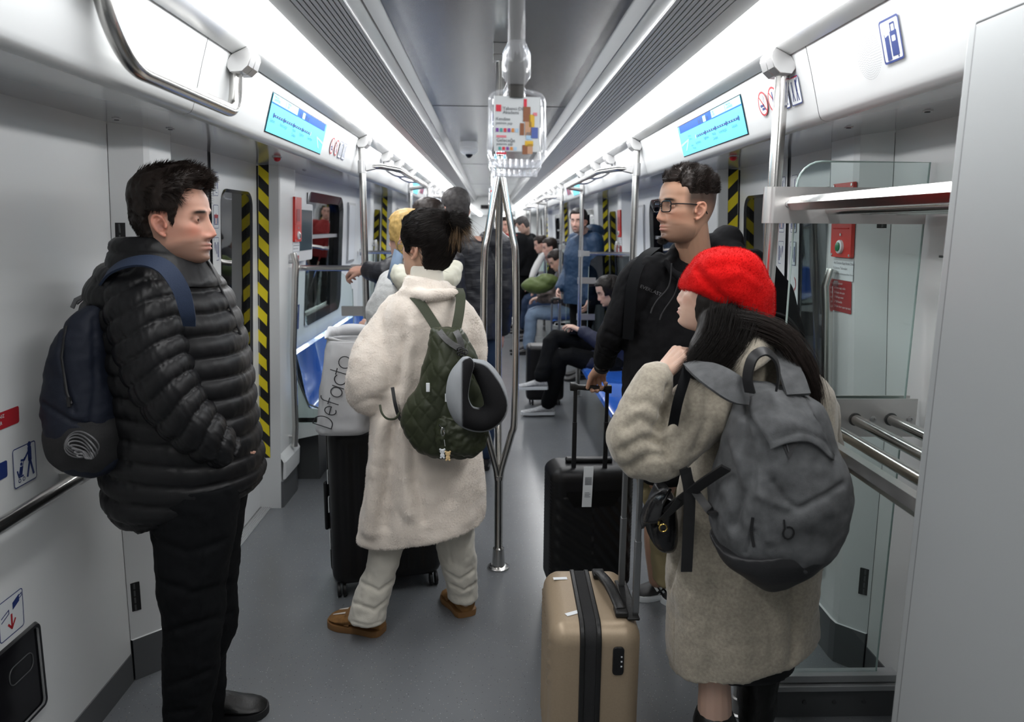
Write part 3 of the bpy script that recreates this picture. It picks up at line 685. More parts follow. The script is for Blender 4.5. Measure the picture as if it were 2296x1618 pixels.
# round and square pictogram stickers
def sign(origin, U, V, w_, h, label, draw, round_=False, col='navy', field='signwhite', bw=.06, name='pictogram_sign', lift=.0015):
    t = thing(name, origin, label, 'sign'); O = Vector(origin); U = Vector(U).normalized()*w_; V = Vector(V).normalized()*w_
    asp = h/w_
    out = circ(0, 0, .5, 28) if round_ else rrect(0, 0, 1, asp, .09, 4)
    inn = circ(0, 0, .5-bw*1.3, 28) if round_ else rrect(0, 0, 1-2*bw, asp-2*bw, .06, 4)
    mb = MB(); n = len(out)
    for q in range(n):
        q2 = (q+1) % n; decal(mb, O, U, V, [out[q], out[q2], inn[q2], inn[q]], 0, lift)
    obj('border', mb, col, t, smooth=False)
    mb = MB(); decal(mb, O, U, V, inn, 0, lift*.8); obj('field', mb, field, t, smooth=False)
    for colr, fn in draw:
        mb = MB(); fn(lambda poly: decal(mb, O, U, V, poly, 0, lift*1.15), lambda pts, wd: decal_line(mb, O, U, V, pts, wd, 0, lift*1.15)); obj('pictogram', mb, colr, t, smooth=False)
    return t
def man(P, L, x, y, h, walk=.12):
    P(circ(x, y+h*.43, h*.085, 12)); L([(x, y+h*.3), (x, y)], h*.17); L([(x, y), (x-h*walk, y-h*.48)], h*.085); L([(x, y), (x+h*walk, y-h*.48)], h*.085)
def d_suit(P, L):
    P([(-.30, .10), (-.08, .16), (-.08, -.50), (-.30, -.52)]); P([(-.02, .22), (.32, .22), (.32, -.44), (-.02, -.44)]); L([(.05, .22), (.05, .42), (.25, .42), (.25, .22)], .05); L([(-.28, .10), (-.30, .2)], .03)
    P(circ(-.22, -.56, .035, 8)); P(circ(.26, -.48, .035, 8))
def d_suit2(P, L): P(rrect(.14, .02, .18, .15, .02, 2))
def d_nosmoke(P, L): P([(-.3, -.02), (.12, -.02), (.12, -.12), (-.3, -.12)]); P([(-.15, -.16), (.2, -.16), (.2, -.26), (-.15, -.26)]); L([(.18, .0), (.1, .12), (.2, .22), (.12, .32)], .03)
def d_bar(P, L): L([(-.33, .33), (.33, -.33)], .07)
def d_two(P, L): man(P, L, -.2, 0, .75); man(P, L, .18, 0, .8); L([(.18, .2), (.36, .45)], .06)
def d_line(P, L): L([(-.42, .5), (.42, .5)], .04)
def d_stroll(P, L):
    man(P, L, .22, .10, .95, .14); L([(.18, .34), (-.02, .14), (-.16, .16)], .06); L([(-.02, .2), (-.22, -.28)], .03); P(circ(-.16, .06, .05, 10)); P([(-.22, .0), (-.08, -.02), (-.14, -.25), (-.30, -.25)]); L([(-.34, -.10), (-.28, -.28), (-.1, -.28)], .05)
    L(circ(-.26, -.38, .05, 10)+[circ(-.26, -.38, .05, 10)[0]], .02); L(circ(-.08, -.38, .05, 10)+[circ(-.08, -.38, .05, 10)[0]], .02)
def d_usb(P, L): P([(.06, .12), (.34, .24), (.34, .44), (.06, .32)][::-1]); L([(.34, .31), (.44, .34), (.44, .42), (.34, .39)], .03); L([(-.4, -.02), (-.1, .1), (-.1, .2), (-.4, .1)], .03)
def d_arrow(P, L): L([(0, .02), (0, -.34)], .07); L([(-.14, -.2), (0, -.36), (.14, -.16)], .06)
def d_lean(P, L): man(P, L, .05, .2, .7, .08); P([(.2, .1), (.38, .1), (.38, -.35), (.28, -.35)]); L([(-.35, -.45), (-.1, -.45), (0, -.62), (.3, -.62)], .05); L([(.2, .6), (.3, .4)], .05)
def d_gap(P, L): P([(-.4, .1), (-.2, .1), (-.2, -.5), (-.4, -.5)]); P([(.2, .1), (.4, .1), (.4, -.5), (.2, -.5)]); L([(-.38, -.55), (.38, -.55)], .06)
def d_gapr(P, L): P([(-.4, .15), (.4, .15), (.4, -.1), (-.4, -.1)]); L([(0, .2), (0, -.5)], .1)
def d_keep(P, L): P([(-.38, .5), (-.22, .5), (-.22, -.6), (-.38, -.6)]); P([(.22, .5), (.38, .5), (.38, -.6), (.22, -.6)]); man(P, L, 0, .0, .7)
def d_nolean(P, L): P([(-.12, .3), (.12, .3), (.12, 0), (-.12, 0)]); P([(-.2, .0), (.16, .05), (.1, -.3), (-.05, -.42), (-.16, -.3)])
fV = (fpt(1, 0, 0, 0)-fpt(1, 0, 1, 0)).normalized(); fVl = (fpt(-1, 0, 0, 0)-fpt(-1, 0, 1, 0)).normalized()
sign((.8095, 1.655, 1.998), (0, -1, 0), fV, .078, .092, 'blue and white luggage sign with two suitcases, on the right fascia', [('navy', d_suit), ('signwhite', d_suit2)], lift=.002)
sign((.8125, 2.42, 1.985), (0, -1, 0), fV, .076, .076, 'round red no smoking sign on the right fascia, left of the near pole', [('navy', d_nosmoke), ('signred', d_bar)], True, 'signred', bw=.06)
sign((.8125, 2.335, 1.985), (0, -1, 0), fV, .076, .076, 'round red prohibition sign on the right fascia, half behind the near pole', [('navy', lambda P, L: man(P, L, 0, 0, .6)), ('signred', d_bar)], True, 'signred')
sign((.8135, 2.255, 1.982), (0, -1, 0), fV, .072, .078, 'blue bordered sign partly behind the near right pole', [('navy', d_two)], False, 'navy', bw=.045)
sign((.8135, 2.172, 1.982), (0, -1, 0), fV, .072, .078, 'blue bordered sign with two people hugging the right edge of the pole', [('navy', d_two), ('signred', d_line)], False, 'navy', bw=.045)
for q, (yy, lb) in enumerate(((3.70, 'red round sign nearest the left route display'), (3.80, 'second red round sign after the left route display'))):
    sign((-.8165, yy, 1.972), (0, 1, 0), fVl, .078, .078, lb, [('navy', d_nosmoke if q == 0 else (lambda P, L: man(P, L, 0, 0, .6))), ('signred', d_bar)], True, 'signred')
for q, yy in enumerate((3.90, 3.99)):
    sign((-.8165, yy, 1.972), (0, 1, 0), fVl, .076, .082, ['pale blue bordered sign third in the row on the left fascia', 'pale blue bordered sign last in the row on the left fascia'][q], [('navy', d_two)], False, 'navy', bw=.035)
for s in (-1, 1):
    mb = MB()
    for q in range(4):
        for (a, b_) in ((0, .07),):
            y_ = 3.7+PITCH+q*.1; mb.quad(fpt(s, y_, .2, .002), fpt(s, y_, .8, .002), fpt(s, y_+.07, .8, .002), fpt(s, y_+.07, .2, .002), q % 2)
    tag(obj('sticker_row', mb, ['signred', 'navy'], smooth=False, origin=(s*.81, 3.9+PITCH, 1.97)), 'row of four small stickers on the %s fascia past the second display' % side[s], 'sticker')
# wall signs, left foreground
wl = lambda z, o=-.0015: -wx(z, o)
wV = (Vector((wl(1.1), 0, 1.1))-Vector((wl(.8), 0, .8)))
sc_ = .985
sign((wl(.962), 1.925, .962), (0, 1, 0), wV, .098, .108, 'blue framed sign of a person pushing a stroller, on the left wall', [('navy', d_stroll)], bw=.028)
sign((wl(.585), 1.815, .585), (0, 1, 0), wV, .10, .11, 'blue framed sign with a plug and a red arrow above the black socket box', [('navy', d_usb), ('signred', d_arrow)], bw=.028)
t = thing('wall_sticker', (wl(1.1), 1.80, 1.1), 'dark red instruction sticker cut by the left edge of the view', 'sticker')
mb = MB(); mb.add([(wl(z), y, z) for y, z in rrect(1.80, 1.105, .22, .045, .006, 3)], [tuple(range(16))]); obj('field', mb, 'signred', t, smooth=False)
mb = MB(); text_mb(mb, 'BUTONA BASINIZ', (wl(1.112, -.003), 1.745, 1.112), (0, 1, 0), wV.normalized(), .013); text_mb(mb, 'YARDIM GELIR', (wl(1.095, -.003), 1.755, 1.095), (0, 1, 0), wV.normalized(), .013); obj('print', mb, 'signwhite', t, smooth=False)
t = thing('wall_sticker', (wl(.95), 1.76, .95), 'navy blue sticker left of the stroller sign, cut by the frame', 'sticker')
mb = MB(); mb.add([(wl(z), y, z) for y, z in rrect(1.755, .975, .20, .045, .006, 3)], [tuple(range(16))]); obj('field', mb, 'navy', t, smooth=False)
t = thing('intercom_panel', (wl(1.3), 1.68, 1.3), 'black intercom panel at the extreme left edge, mostly outside the view', 'intercom')
mb = MB(); a_ = [(wl(z, -.001), y, z) for y, z in rrect(1.72, 1.29, .15, .20, .012, 4)]; b_ = [(wl(z, -.012), y, z) for y, z in rrect(1.72, 1.29, .142, .192, .012, 4)]; n = len(a_); mb.add(a_+b_, [(i, (i+1) % n, (i+1) % n+n, i+n) for i in range(n)]+[tuple(range(n, 2*n))]); obj('front_plate', mb, 'gloss_black', t, smooth=False)
# black socket box
t = thing('socket_box', (wl(.4), 1.8, .4), 'glossy black recessed socket box low on the left wall', 'socket box')
mb = MB(); o_ = rrect(1.77, .385, .30, .26, .018, 4); i_ = rrect(1.77, .385, .275, .235, .014, 4); n = len(o_)
A = [(wl(z, -.001), y, z) for y, z in o_]; B = [(wl(z, -.010), y, z) for y, z in rrect(1.77, .385, .292, .252, .018, 4)]; C_ = [(wl(z, -.010), y, z) for y, z in i_]; Dd = [(wl(z, .03), y, z) for y, z in i_]
mb.add(A+B+C_, [(i, (i+1) % n, (i+1) % n+n, i+n) for i in range(n)]+[(i+n, (i+1) % n+n, (i+1) % n+2*n, i+2*n) for i in range(n)]); obj('frame', mb, 'gloss_black', t)
mb = MB(); mb.add([(wl(z, -.003), y, z) for y, z in i_], [tuple(range(n))]); obj('flap', mb, 'gloss_black', t, smooth=False)
mb = MB(); mb.tube([(wl(z, -.004), y, z) for y, z in rrect(1.83, .42, .10, .05, .02, 4)], .0015, 6, closed=True); obj('finger_grip', mb, 'darkgrey', t)
# lower wall rail
t = thing('wall_rail', (-1.24, 1.4, .87), 'round steel rail along the left wall, behind the navy backpack', 'handrail')
mb = MB(); mb.tube([(-1.245, .3, .872), (-1.245, 2.17, .872)], .019, 18); obj('tube', mb, 'steel', t)
mb = MB()
for y in (2.10, 1.2): mb.box((-1.31, y-.02, .862), (-1.245, y+.02, .882)); mb.lathe((-1.245, y-.03, .872), (0, 1, 0), [(0, .022), (.06, .022)], 16)
obj('bracket', mb, 'steelflat', t)
# hinges on the pillar seams
for (s, y, za, zb, lb) in ((-1, 2.418, 1.46, 1.60, 'upper black hinge on the left pillar seam'), (-1, 2.418, .26, .365, 'lower black hinge on the left pillar seam'), (1, 2.418, 1.60, 1.72, 'upper black hinge on the right pillar seam'), (1, 2.418, .30, .40, 'lower black hinge on the right pillar seam')):
    t = thing('hinge', (s*wx(za, -.01), y, za), lb, 'hinge')
    mb = MB(); mb.slab([(s*wx(za, -.006), y-.002, za), (s*wx(zb, -.006), y-.002, zb), (s*wx(zb, -.030), y+.014, zb), (s*wx(za, -.030), y+.014, za)], (s*-.004, -.002, 0)); obj('leaf', mb, 'black', t, smooth=False)
    mb = MB()
    for q in range(4):
        z = za+(zb-za)*(q+.5)/4; mb.tube([(s*wx(z, -.018), y+.004, z-(zb-za)*.1), (s*wx(z, -.018), y+.004, z+(zb-za)*.1)], .004, 8)
    obj('knuckle', mb, 'darkgrey', t)
# seam lines of the foreground wall
mb = MB()
for s in (-1, 1):
    for z0_, z1_ in ((.0, .9), (.9, 1.45), (1.45, 1.9)): mb.quad((s*wx(z0_, -.001), 2.404, z0_), (s*wx(z0_, -.001), 2.412, z0_), (s*wx(z1_, -.001), 2.412, z1_), (s*wx(z1_, -.001), 2.404, z1_))
struct('trim_8', mb, 'black', smooth=False)
for q, z in enumerate((1.52, 1.30, 1.08)):
    mb = MB(); mb.box((wx(z, -.003), 2.06, z-.003), (wx(z, .0), 2.13, z+.003)); tag(obj('shelf_slot', mb, 'darkgrey', origin=(1.27, 2.1, z)), ['uppermost', 'middle', 'lowest'][q]+' short dark slot in the right wall above the lower rack', 'slot')
# loudspeaker perforation on the right fascia
t = thing('loudspeaker_grille', (.81, 1.745, 1.99), 'round perforated loudspeaker grille in the right fascia, beside the luggage sign', 'loudspeaker')
mb = MB(); O = Vector((.8122, 1.752, 1.984)); nrm = Vector((0, -1, 0)).cross(fV)
for ring in range(1, 11):
    k_ = int(6*ring*.9)
    for q in range(k_):
        a = 2*math.pi*q/k_; c = O+Vector((0, -1, 0))*math.cos(a)*ring*.0050+fV*math.sin(a)*ring*.0050
        mb.poly([c+Vector((0, -1, 0))*math.cos(b)*.0011+fV*math.sin(b)*.0011+Vector((-.0012, 0, -.0003)) for b in [k*math.pi/3 for k in range(6)]])
tag(obj('perforation', mb, 'text', t, smooth=False), kind='stuff')
# soffit lamps, ceiling camera, screws
for (s, y, x) in ((-1, 3.35, .985), (1, 3.10, .945)):
    t = thing('warning_lamp', (s*x, y, 1.885), 'small red dome lamp under the %s soffit beside the door' % side[s], 'lamp')
    obj('base_ring', MB().lathe((s*x, y, 1.890), (0, 0, -1), [(0, .022), (.006, .022), (.007, .016)], 20), 'cast', t)
    obj('lens', MB().lathe((s*x, y, 1.884), (0, 0, -1), [(0, .016), (.008, .015), (.014, .010), (.017, .002)], 18), 'lamp_red', t)
for q, (x, y) in enumerate(((-1.14, 2.265), (-1.06, 2.44), (-1.085, 4.24), (1.051, 1.911), (.988, 2.197))):
    t = thing('soffit_lock', (x, y, 1.89), ['round steel lock in the left soffit nearest the camera', 'round steel lock in the left soffit beside the near pillar', 'round steel lock in the left soffit past the red lamp', 'round steel lock in the right soffit above the rack bars', 'round steel lock in the right soffit beside the near pillar'][q], 'lock')
    zc = 1.884+(abs(x)-.872)*.057
    obj('rim', MB().lathe((x, y, zc+.004), (0, 0, -1), [(0, .013), (.008, .013), (.009, .009)], 18), 'cast', t)
    obj('core', MB().lathe((x, y, zc+.004), (0, 0, -1), [(0, .007), (.0105, .007)], 12), 'black', t)
t = thing('dome_camera', (-.28, 7.6, 2.345), 'white ceiling dome camera left of the aisle middle', 'camera')
yd = (2.345-1.6)*1677.7/((505-322)*.983)*1.0; cx_ = (1052-1101)/1677.7*yd-.05
t.location = (cx_, yd, 2.345)
obj('housing', MB().lathe((cx_, yd, 2.345), (0, 0, -1), [(0, .075), (.03, .082), (.05, .082), (.052, .078), (.06, .082), (.09, .078), (.11, .055)], 28), 'white2', t)
obj('lens_dome', MB().lathe((cx_, yd, 2.345), (0, 0, -1), [(.10, .040), (.125, .032), (.14, .015), (.143, .003)], 20), 'gloss_black', t)
# monitor on the left wall
def monitor(s, k):
    b = k*PITCH; y0, y1 = 4.50+b, 4.86+b
    t = thing('wall_monitor', (s*1.22, 4.68+b, 1.55), 'small white framed monitor on the %s wall beside the %s window' % (side[s], ['first', 'second'][k]), 'monitor')
    def P(y, z, o): return (s*wx(z, o), y, z)
    mb = MB(); A = [P(y, z, 0) for y, z in rrect((y0+y1)/2, 1.55, y1-y0, .345, .02, 4)]; B = [P(y, z, -.055) for y, z in rrect((y0+y1)/2, 1.55, y1-y0, .345, .02, 4)]; n = len(A)
    mb.add(A+B, [(i, (i+1) % n, (i+1) % n+n, i+n) for i in range(n)]+[tuple(range(n, 2*n))]); obj('housing', mb, 'white2', t, sharp=30)
    mb = MB(); mb.poly([P(y, z, -.057) for y, z in ((y0+.02, 1.44), (y0+.02, 1.685), (y1-.02, 1.685), (y1-.02, 1.44))]); obj('display', mb, 'screen_dark', t, smooth=False)
monitor(-1, 0); monitor(-1, 1); monitor(1, 1)
t = thing('seat_sticker', (-1.29, 4.72, 1.02), 'narrow navy priority sticker on the left wall above the blue bench', 'sticker')
mb = MB(); mb.poly([(wl(z), y, z) for y, z in ((4.72, .93), (4.72, 1.09), (4.79, 1.09), (4.79, .93))]); obj('field', mb, 'navy', t, smooth=False)
mb = MB(); man(lambda p: decal(mb, (wl(1.06, -.003), 4.745, 1.06), (0, .05, 0), wV.normalized()*.05, p), lambda p, w__: decal_line(mb, (wl(1.06, -.003), 4.745, 1.06), (0, .05, 0), wV.normalized()*.05, p, w__), 0, 0, .8); obj('pictogram', mb, 'signwhite', t, smooth=False)
# framed poster on the left and right walls past the window
for s in (-1, 1):
    t = thing('wall_poster', (s*1.25, 6.45, 1.5), 'pale framed poster between window and far pole on the %s wall' % side[s], 'poster')
    mb = MB(); mb.slab([(s*wx(z, -.002), y, z) for y, z in ((6.30, 1.28), (6.30, 1.78), (6.62, 1.78), (6.62, 1.28))], (-s*.01, 0, 0)); obj('frame', mb, 'slat', t, smooth=False)
    mb = MB(); mb.quad(*[(s*wx(z, -.0145), y, z) for y, z in ((6.32, 1.30), (6.32, 1.76), (6.60, 1.76), (6.60, 1.30))]); obj('sheet', mb, 'signwhite', t, smooth=False)
# pictograms on the door leaves next to the centre seal (first doors)
for s in (-1, 1):
    dm = 3.365
    for j, yy in enumerate((dm-.068, dm+.068)):
        U_ = (0, 1, 0) if s < 0 else (0, -1, 0)
        Vd = (s*(wx(1.9)-wx(1.5)), 0, .4)
        for q, (z, dr) in enumerate(((1.775, [('navy', d_lean)]), (1.63, [('signred', d_gapr), ('navy', d_gap)]), (1.485, [('navy', d_keep)]), (1.35, None))):
            lb = '%s sign on the %s leaf of the first %s door' % (['top blue leaning passenger', 'second red and blue gap', 'third blue keep clear', 'lowest round red no leaning'][q], ['near', 'far'][j], side[s])
            org = (s*wx(z, .045-.002), yy, z)
            if dr: sign(org, U_, Vd, .062, .105, lb, dr, bw=.04, lift=.001)
            else: sign(org, U_, Vd, .075, .095, lb, [('navy', d_nolean), ('signred', d_bar)], True, 'signred', lift=.001)
# hanging straps with advert cards
M['webbing'] = mat('webbing_grey', (.045, .043, .040), .6)
def strap(x, y, ztop, zbot, label, w_=.098, rot=0, second=True, cardz=None):
    t = thing('hanging_strap', (x, y, ztop), label, 'strap handle')
    c, sn = math.cos(rot), math.sin(rot)
    def P(u, z, d=0): return Vector((x+u*c-d*sn, y+u*sn+d*c, z))
    zc1, zc0 = ztop, zbot
    mb = MB(); mb.tube([P(0, 2.345), P(0, 2.2), P(-.003, 2.08), P(-.002, ztop+.05)], .016, 14, flat=((-sn, c, 0), .5)); mb.lathe(P(-.002, ztop+.085), (0, 0, -1), [(0, .016), (.02, .026), (.06, .026), (.075, .016)], 16); obj('clear_sleeve', mb, 'clear', t)
    mb = MB(); mb.tube([P(0, 2.345), P(0, 2.2), P(-.003, 2.08), P(-.002, ztop+.06)], .0125, 10, flat=((-sn, c, 0), .4)); mb.tube([P(-.002, ztop+.07), P(-.002, ztop+.03), P(-.002, ztop-.012)], [.013, .017, .014], 10, flat=((-sn, c, 0), .6)); obj('webbing', mb, 'webbing', t)
    hw = w_/2
    fr = [P(-.014, ztop), P(-hw, ztop-.006), P(-hw-.001, ztop-.06), P(-hw-.004, zbot+.02), P(-hw+.008, zbot), P(0, zbot-.003), P(hw-.008, zbot), P(hw+.004, zbot+.02), P(hw+.001, ztop-.06), P(hw, ztop-.006), P(.014, ztop)]
    mb = MB(); mb.tube(fillet(fr, .012, 3), .0045, 8); obj('frame', mb, 'clear', t)
    mb = MB()
    for q in range(9):
        u = -hw+.006+q*(w_-.012)/8; mb.tube([P(u, zbot-.003), P(u, zbot+.012)], .0045, 8)
    mb.tube([P(-hw+.004, zbot+.003), P(hw-.004, zbot+.003)], .009, 10); obj('ribbed_grip', mb, 'clear', t)
    if second:
        a, b = ztop-.010, zbot+.026
        mb = MB(); mb.slab([P(-hw+.006, b, -.002), P(-hw+.006, a, -.002), P(hw-.006, a, -.002), P(hw-.006, b, -.002)], P(0, 0, .003)-P(0, 0, 0)); cd_ = obj('advert_card', mb, 'signwhite', t, smooth=False)
        def quad(u0, v0, u1, v1, m_, nm='print_block'):
            mb = MB(); mb.poly([P(hw*u, b+(a-b)*v, -.0028) for u, v in ((u0, v0), (u0, v1), (u1, v1), (u1, v0))]); return obj(nm, mb, m_, cd_, smooth=False)
        cols = {'c_red': (.75, .05, .08), 'c_pink': (.8, .25, .3), 'c_org': (.75, .3, .08), 'c_purple': (.25, .08, .4), 'c_teal': (.1, .4, .4), 'c_brown': (.30, .12, .06), 'c_skin': (.6, .35, .22), 'c_blue': (.1, .15, .45), 'c_yel': (.8, .5, .05), 'c_sky': (.45, .65, .85)}
        for kk, vv in cols.items():
            if kk not in M: M[kk] = mat('ink_'+kk[2:], vv, .4)
        quad(-.82, .72, -.62, .84, 'c_red', 'logo_square')
        for q, cc in enumerate(('c_purple', 'c_teal', 'c_red', 'c_purple', 'c_org', 'c_sky')): quad(-.82+q*.15, .35, -.72+q*.15, .42, cc, 'icon'); 
        for q, cc in enumerate(('c_teal', 'c_red', 'c_purple', 'c_org', 'c_sky')): quad(-.72+q*.15, .02, -.62+q*.15, .08, cc, 'icon')
        quad(-.8, .25, -.42, .29, 'c_pink'); quad(-.8, -.06, -.42, -.02, 'c_red'); quad(.24, .82, .36, .96, 'c_red'); quad(.6, .66, .76, .72, 'c_pink')
        for (u0, v0, u1, v1, m_) in ((.22, .55, .5, .82, 'c_brown'), (.1, .3, .26, .52, 'c_brown'), (.3, .3, .55, .55, 'c_skin'), (.45, .45, .66, .68, 'c_yel'), (.52, .25, .8, .45, 'c_blue'), (.34, .22, .56, .36, 'c_sky'), (.2, -.05, .4, .12, 'c_brown'), (.4, -.04, .6, .14, 'c_skin'), (.3, .1, .62, .2, 'c_yel')):
            quad(u0, v0, u1, v1, m_, 'photo_patch')
        mb = MB(); Uc = P(1, 0)-P(0, 0)
        for (u, v, tx, sz) in ((-.56, .75, 'Yabanci Dil', .0085), (-.56, .68, 'Akademi', .0085), (-.82, .56, 'Kendine', .008), (-.82, .49, 'yatirim yap', .007), (-.8, .17, 'Geleceğe', .009), (-.8, .11, 'yatirim yap', .007)): text_mb(mb, tx, P(hw*u, b+(a-b)*v, -.003), Uc, (0, 0, 1), sz)
        obj('lettering', mb, 'text', cd_, smooth=False)
    return t
p0 = at(1160, 200, 1.42); p1 = at(1160, 372, 1.42)
strap(p0.x, 1.42, p0.z-.003, p1.z, 'nearest hanging strap with a clear handle and advert card, top middle', rot=math.radians(9))
p0 = at(1155, 268, 1.78); p1 = at(1155, 392, 1.78)
strap(p0.x, 1.78, p0.z, p1.z, 'clear ribbed strap handle hanging just behind the nearest advert card', w_=.112, rot=math.radians(8), second=False)
p0 = at(1112, 418, 5.6); strap(p0.x, 5.6, p0.z, p0.z-.14, 'distant hanging strap with a pink and white card, left of the centre pole', second=True)
p0 = at(1128, 450, 7.6); strap(p0.x, 7.6, p0.z, p0.z-.14, 'distant hanging strap farthest down the aisle', second=False)
# strip end clips: thin bright clips along the inner edge of the strips
# ================================================================ people: tools
def capsule(mb, p0, r0, p1, r1=None, n=16, flat=None):
    """closed rounded cone; flat=(axis, factor) squashes the section along a world axis"""
    p0 = Vector(p0); p1 = Vector(p1); r1 = r0 if r1 is None else r1
    d = p1-p0; L = d.length
    if L < 1e-6: d = Vector((0, 0, 1)); L = 1e-6
    d.normalize(); u = d.orthogonal().normalized(); w_ = d.cross(u); vs = []
    st = [(-r0*math.cos(a), r0*math.sin(a)) for a in (0.15, .5, .9, 1.25)]+[(0, r0), (L*.5, (r0+r1)/2), (L, r1)]+[(L+r1*math.cos(a), r1*math.sin(a)) for a in (1.25, .9, .5, .15)]
    for (h, r) in st:
        for k in range(n):
            a = 2*math.pi*k/n; q = (u*math.cos(a)+w_*math.sin(a))*r
            if flat: ax = Vector(flat[0]).normalized(); q = q-ax*q.dot(ax)*(1-flat[1])
            vs.append(p0+d*h+q)
    m = len(st); fs = [(i*n+k, i*n+(k+1) % n, (i+1)*n+(k+1) % n, (i+1)*n+k) for i in range(m-1) for k in range(n)]
    fs += [tuple(range(n-1, -1, -1)), tuple(range((m-1)*n, m*n))]
    return mb.add(vs, fs)
def ellipsoid(mb, c, r, rot=None, n=20, m=12):
    c = Vector(c); R_ = rot or Matrix.Identity(3); vs = []; r = (r, r, r) if not hasattr(r, '__len__') else r
    for i in range(1, m):
        a = math.pi*i/m
        for k in range(n):
            b = 2*math.pi*k/n; vs.append(c+R_ @ Vector((r[0]*math.sin(a)*math.cos(b), r[1]*math.sin(a)*math.sin(b), r[2]*math.cos(a))))
    fs = [(i*n+k, (i+1)*n+k, (i+1)*n+(k+1) % n, i*n+(k+1) % n) for i in range(m-2) for k in range(n)]
    fs += [tuple(range(n)), tuple(range((m-2)*n+n-1, (m-2)*n-1, -1))]
    return mb.add(vs, fs)
def chain(mb, pts, rs, n=16, sub=4, flat=None):
    """smooth limb: closed tube through spline of pts with radii"""
    S = spline([tuple(p)+(r,) for p, r in zip(pts, rs)], sub)
    P = [Vector(q[:3]) for q in S]; R_ = [q[3] for q in S]
    d0 = (P[0]-P[1]).normalized(); d1 = (P[-1]-P[-2]).normalized()
    P2 = [P[0]+d0*R_[0]*.9, P[0]+d0*R_[0]*.55]+P+[P[-1]+d1*R_[-1]*.55, P[-1]+d1*R_[-1]*.9]; R2 = [R_[0]*.3, R_[0]*.8]+R_+[R_[-1]*.8, R_[-1]*.3]
    return mb.tube(P2, R2, n, flat=flat)
def ring(c, u, v, n=48, ex=2.0, rf=None):
    c = Vector(c); u = Vector(u); v = Vector(v); out = []
    for k in range(n):
        a = 2*math.pi*k/n; ca, sa = math.cos(a), math.sin(a); e = 2/ex
        x = math.copysign(abs(ca)**e, ca); y = math.copysign(abs(sa)**e, sa); m_ = rf(a) if rf else 1
        out.append(c+u*x*m_+v*y*m_)
    return out
def stations(st, sub=6):
    """st: list of (center, u, v) -> spline interpolated"""
    S = spline([tuple(c)+tuple(u)+tuple(v) for c, u, v in st], sub)
    return [(Vector(s[:3]), Vector(s[3:6]), Vector(s[6:9])) for s in S]
def remesh(mb, voxel, smooth=3, fac=.5):
    me = bpy.data.meshes.new('tmp'); me.from_pydata([tuple(v) for v in mb.v], [], mb.f); o = bpy.data.objects.new('tmp', me); COL.objects.link(o)
    r = o.modifiers.new('r', 'REMESH'); r.mode = 'VOXEL'; r.voxel_size = voxel
    if smooth: s = o.modifiers.new('s', 'SMOOTH'); s.iterations = smooth; s.factor = fac
    dg = bpy.context.evaluated_depsgraph_get(); ev = o.evaluated_get(dg); out = bpy.data.meshes.new_from_object(ev)
    bpy.data.objects.remove(o); bpy.data.meshes.remove(me); return out
def vco(me): a = np.empty(len(me.vertices)*3, np.float32); me.vertices.foreach_get('co', a); return a.reshape(-1, 3).astype(float)
def vno(me): a = np.empty(len(me.vertices)*3, np.float32); me.vertex_normals.foreach_get('vector', a); return a.reshape(-1, 3).astype(float)
def setco(me, a): me.vertices.foreach_set('co', a.astype(np.float32).ravel()); me.update()
def vnoise(P, scale, seed=0.0, oct_=2):
    return np.array([noise.fractal(Vector((p[0]*scale+seed, p[1]*scale-seed, p[2]*scale+seed*.7)), 1.0, 2.0, oct_) for p in P])
def seg_dist(P, pts):
    pts = np.array([list(p) for p in pts], float); best = np.full(len(P), 9.)
    for a, b in zip(pts[:-1], pts[1:]):
        ab = b-a; t = np.clip(((P-a)@ab)/max(ab@ab, 1e-12), 0, 1); d = np.linalg.norm(P-(a+t[:, None]*ab), axis=1); best = np.minimum(best, d)
    return best
def creases(P, N_, items):
    """items: (polyline, width, depth) - push in (depth>0) or out along the normal"""
    D = np.zeros(len(P))
    for pts, wd, dp in items:
        d = seg_dist(P, pts); D -= dp*np.exp(-(d/wd)**2)
    return P+N_*D[:, None]
def finish(name, me, m, parent, col=None, smooth=True):
    org = np.array(rootof(parent).location) if parent else np.zeros(3)
    P = vco(me)
    if col is not None:
        a = me.color_attributes.new('Col', 'FLOAT_COLOR', 'POINT'); c = np.ones((len(P), 4), np.float32); c[:, :3] = col; a.data.foreach_set('color', c.ravel())
    setco(me, P-org); me.materials.clear(); me.materials.append(M[m] if isinstance(m, str) else m)
    me.polygons.foreach_set('use_smooth', [smooth]*len(me.polygons)); me.name = name
    o = bpy.data.objects.new(name, me); COL.objects.link(o)
    if parent: o.parent = parent
    return o
def onto(me, pts, seg=6):
    """resample a guide line and drop it on the mesh as seen along the line of sight"""
    bv = BVHTree.FromPolygons([v.co.copy() for v in me.vertices], [tuple(p.vertices) for p in me.polygons]); o = Vector((CX, 0, H)); out = []
    P = [Vector(p) for p in pts]; Q = []
    for a, b in zip(P[:-1], P[1:]): Q += [a.lerp(b, k/seg) for k in range(seg)]
    for q in Q+[P[-1]]:
        h = bv.ray_cast(o, (q-o).normalized()); out.append(h[0] if h[0] is not None else q)
    return out
def cloth(name, mb, m, parent, voxel=.008, smooth=4, folds=(), nz=(), col=None):
    """fused garment with carved folds; nz: (amplitude, scale, seed)"""
    me = remesh(mb, voxel, smooth); P = vco(me)
    for amp, sc, sd in nz:
        P = P+vno(me)*(vnoise(P, sc, sd)*amp)[:, None]
    setco(me, P)
    if folds: setco(me, creases(vco(me), vno(me), [(onto(me, a), b, c) for a, b, c in folds]))
    return finish(name, me, m, parent, col)
from mathutils.bvhtree import BVHTree
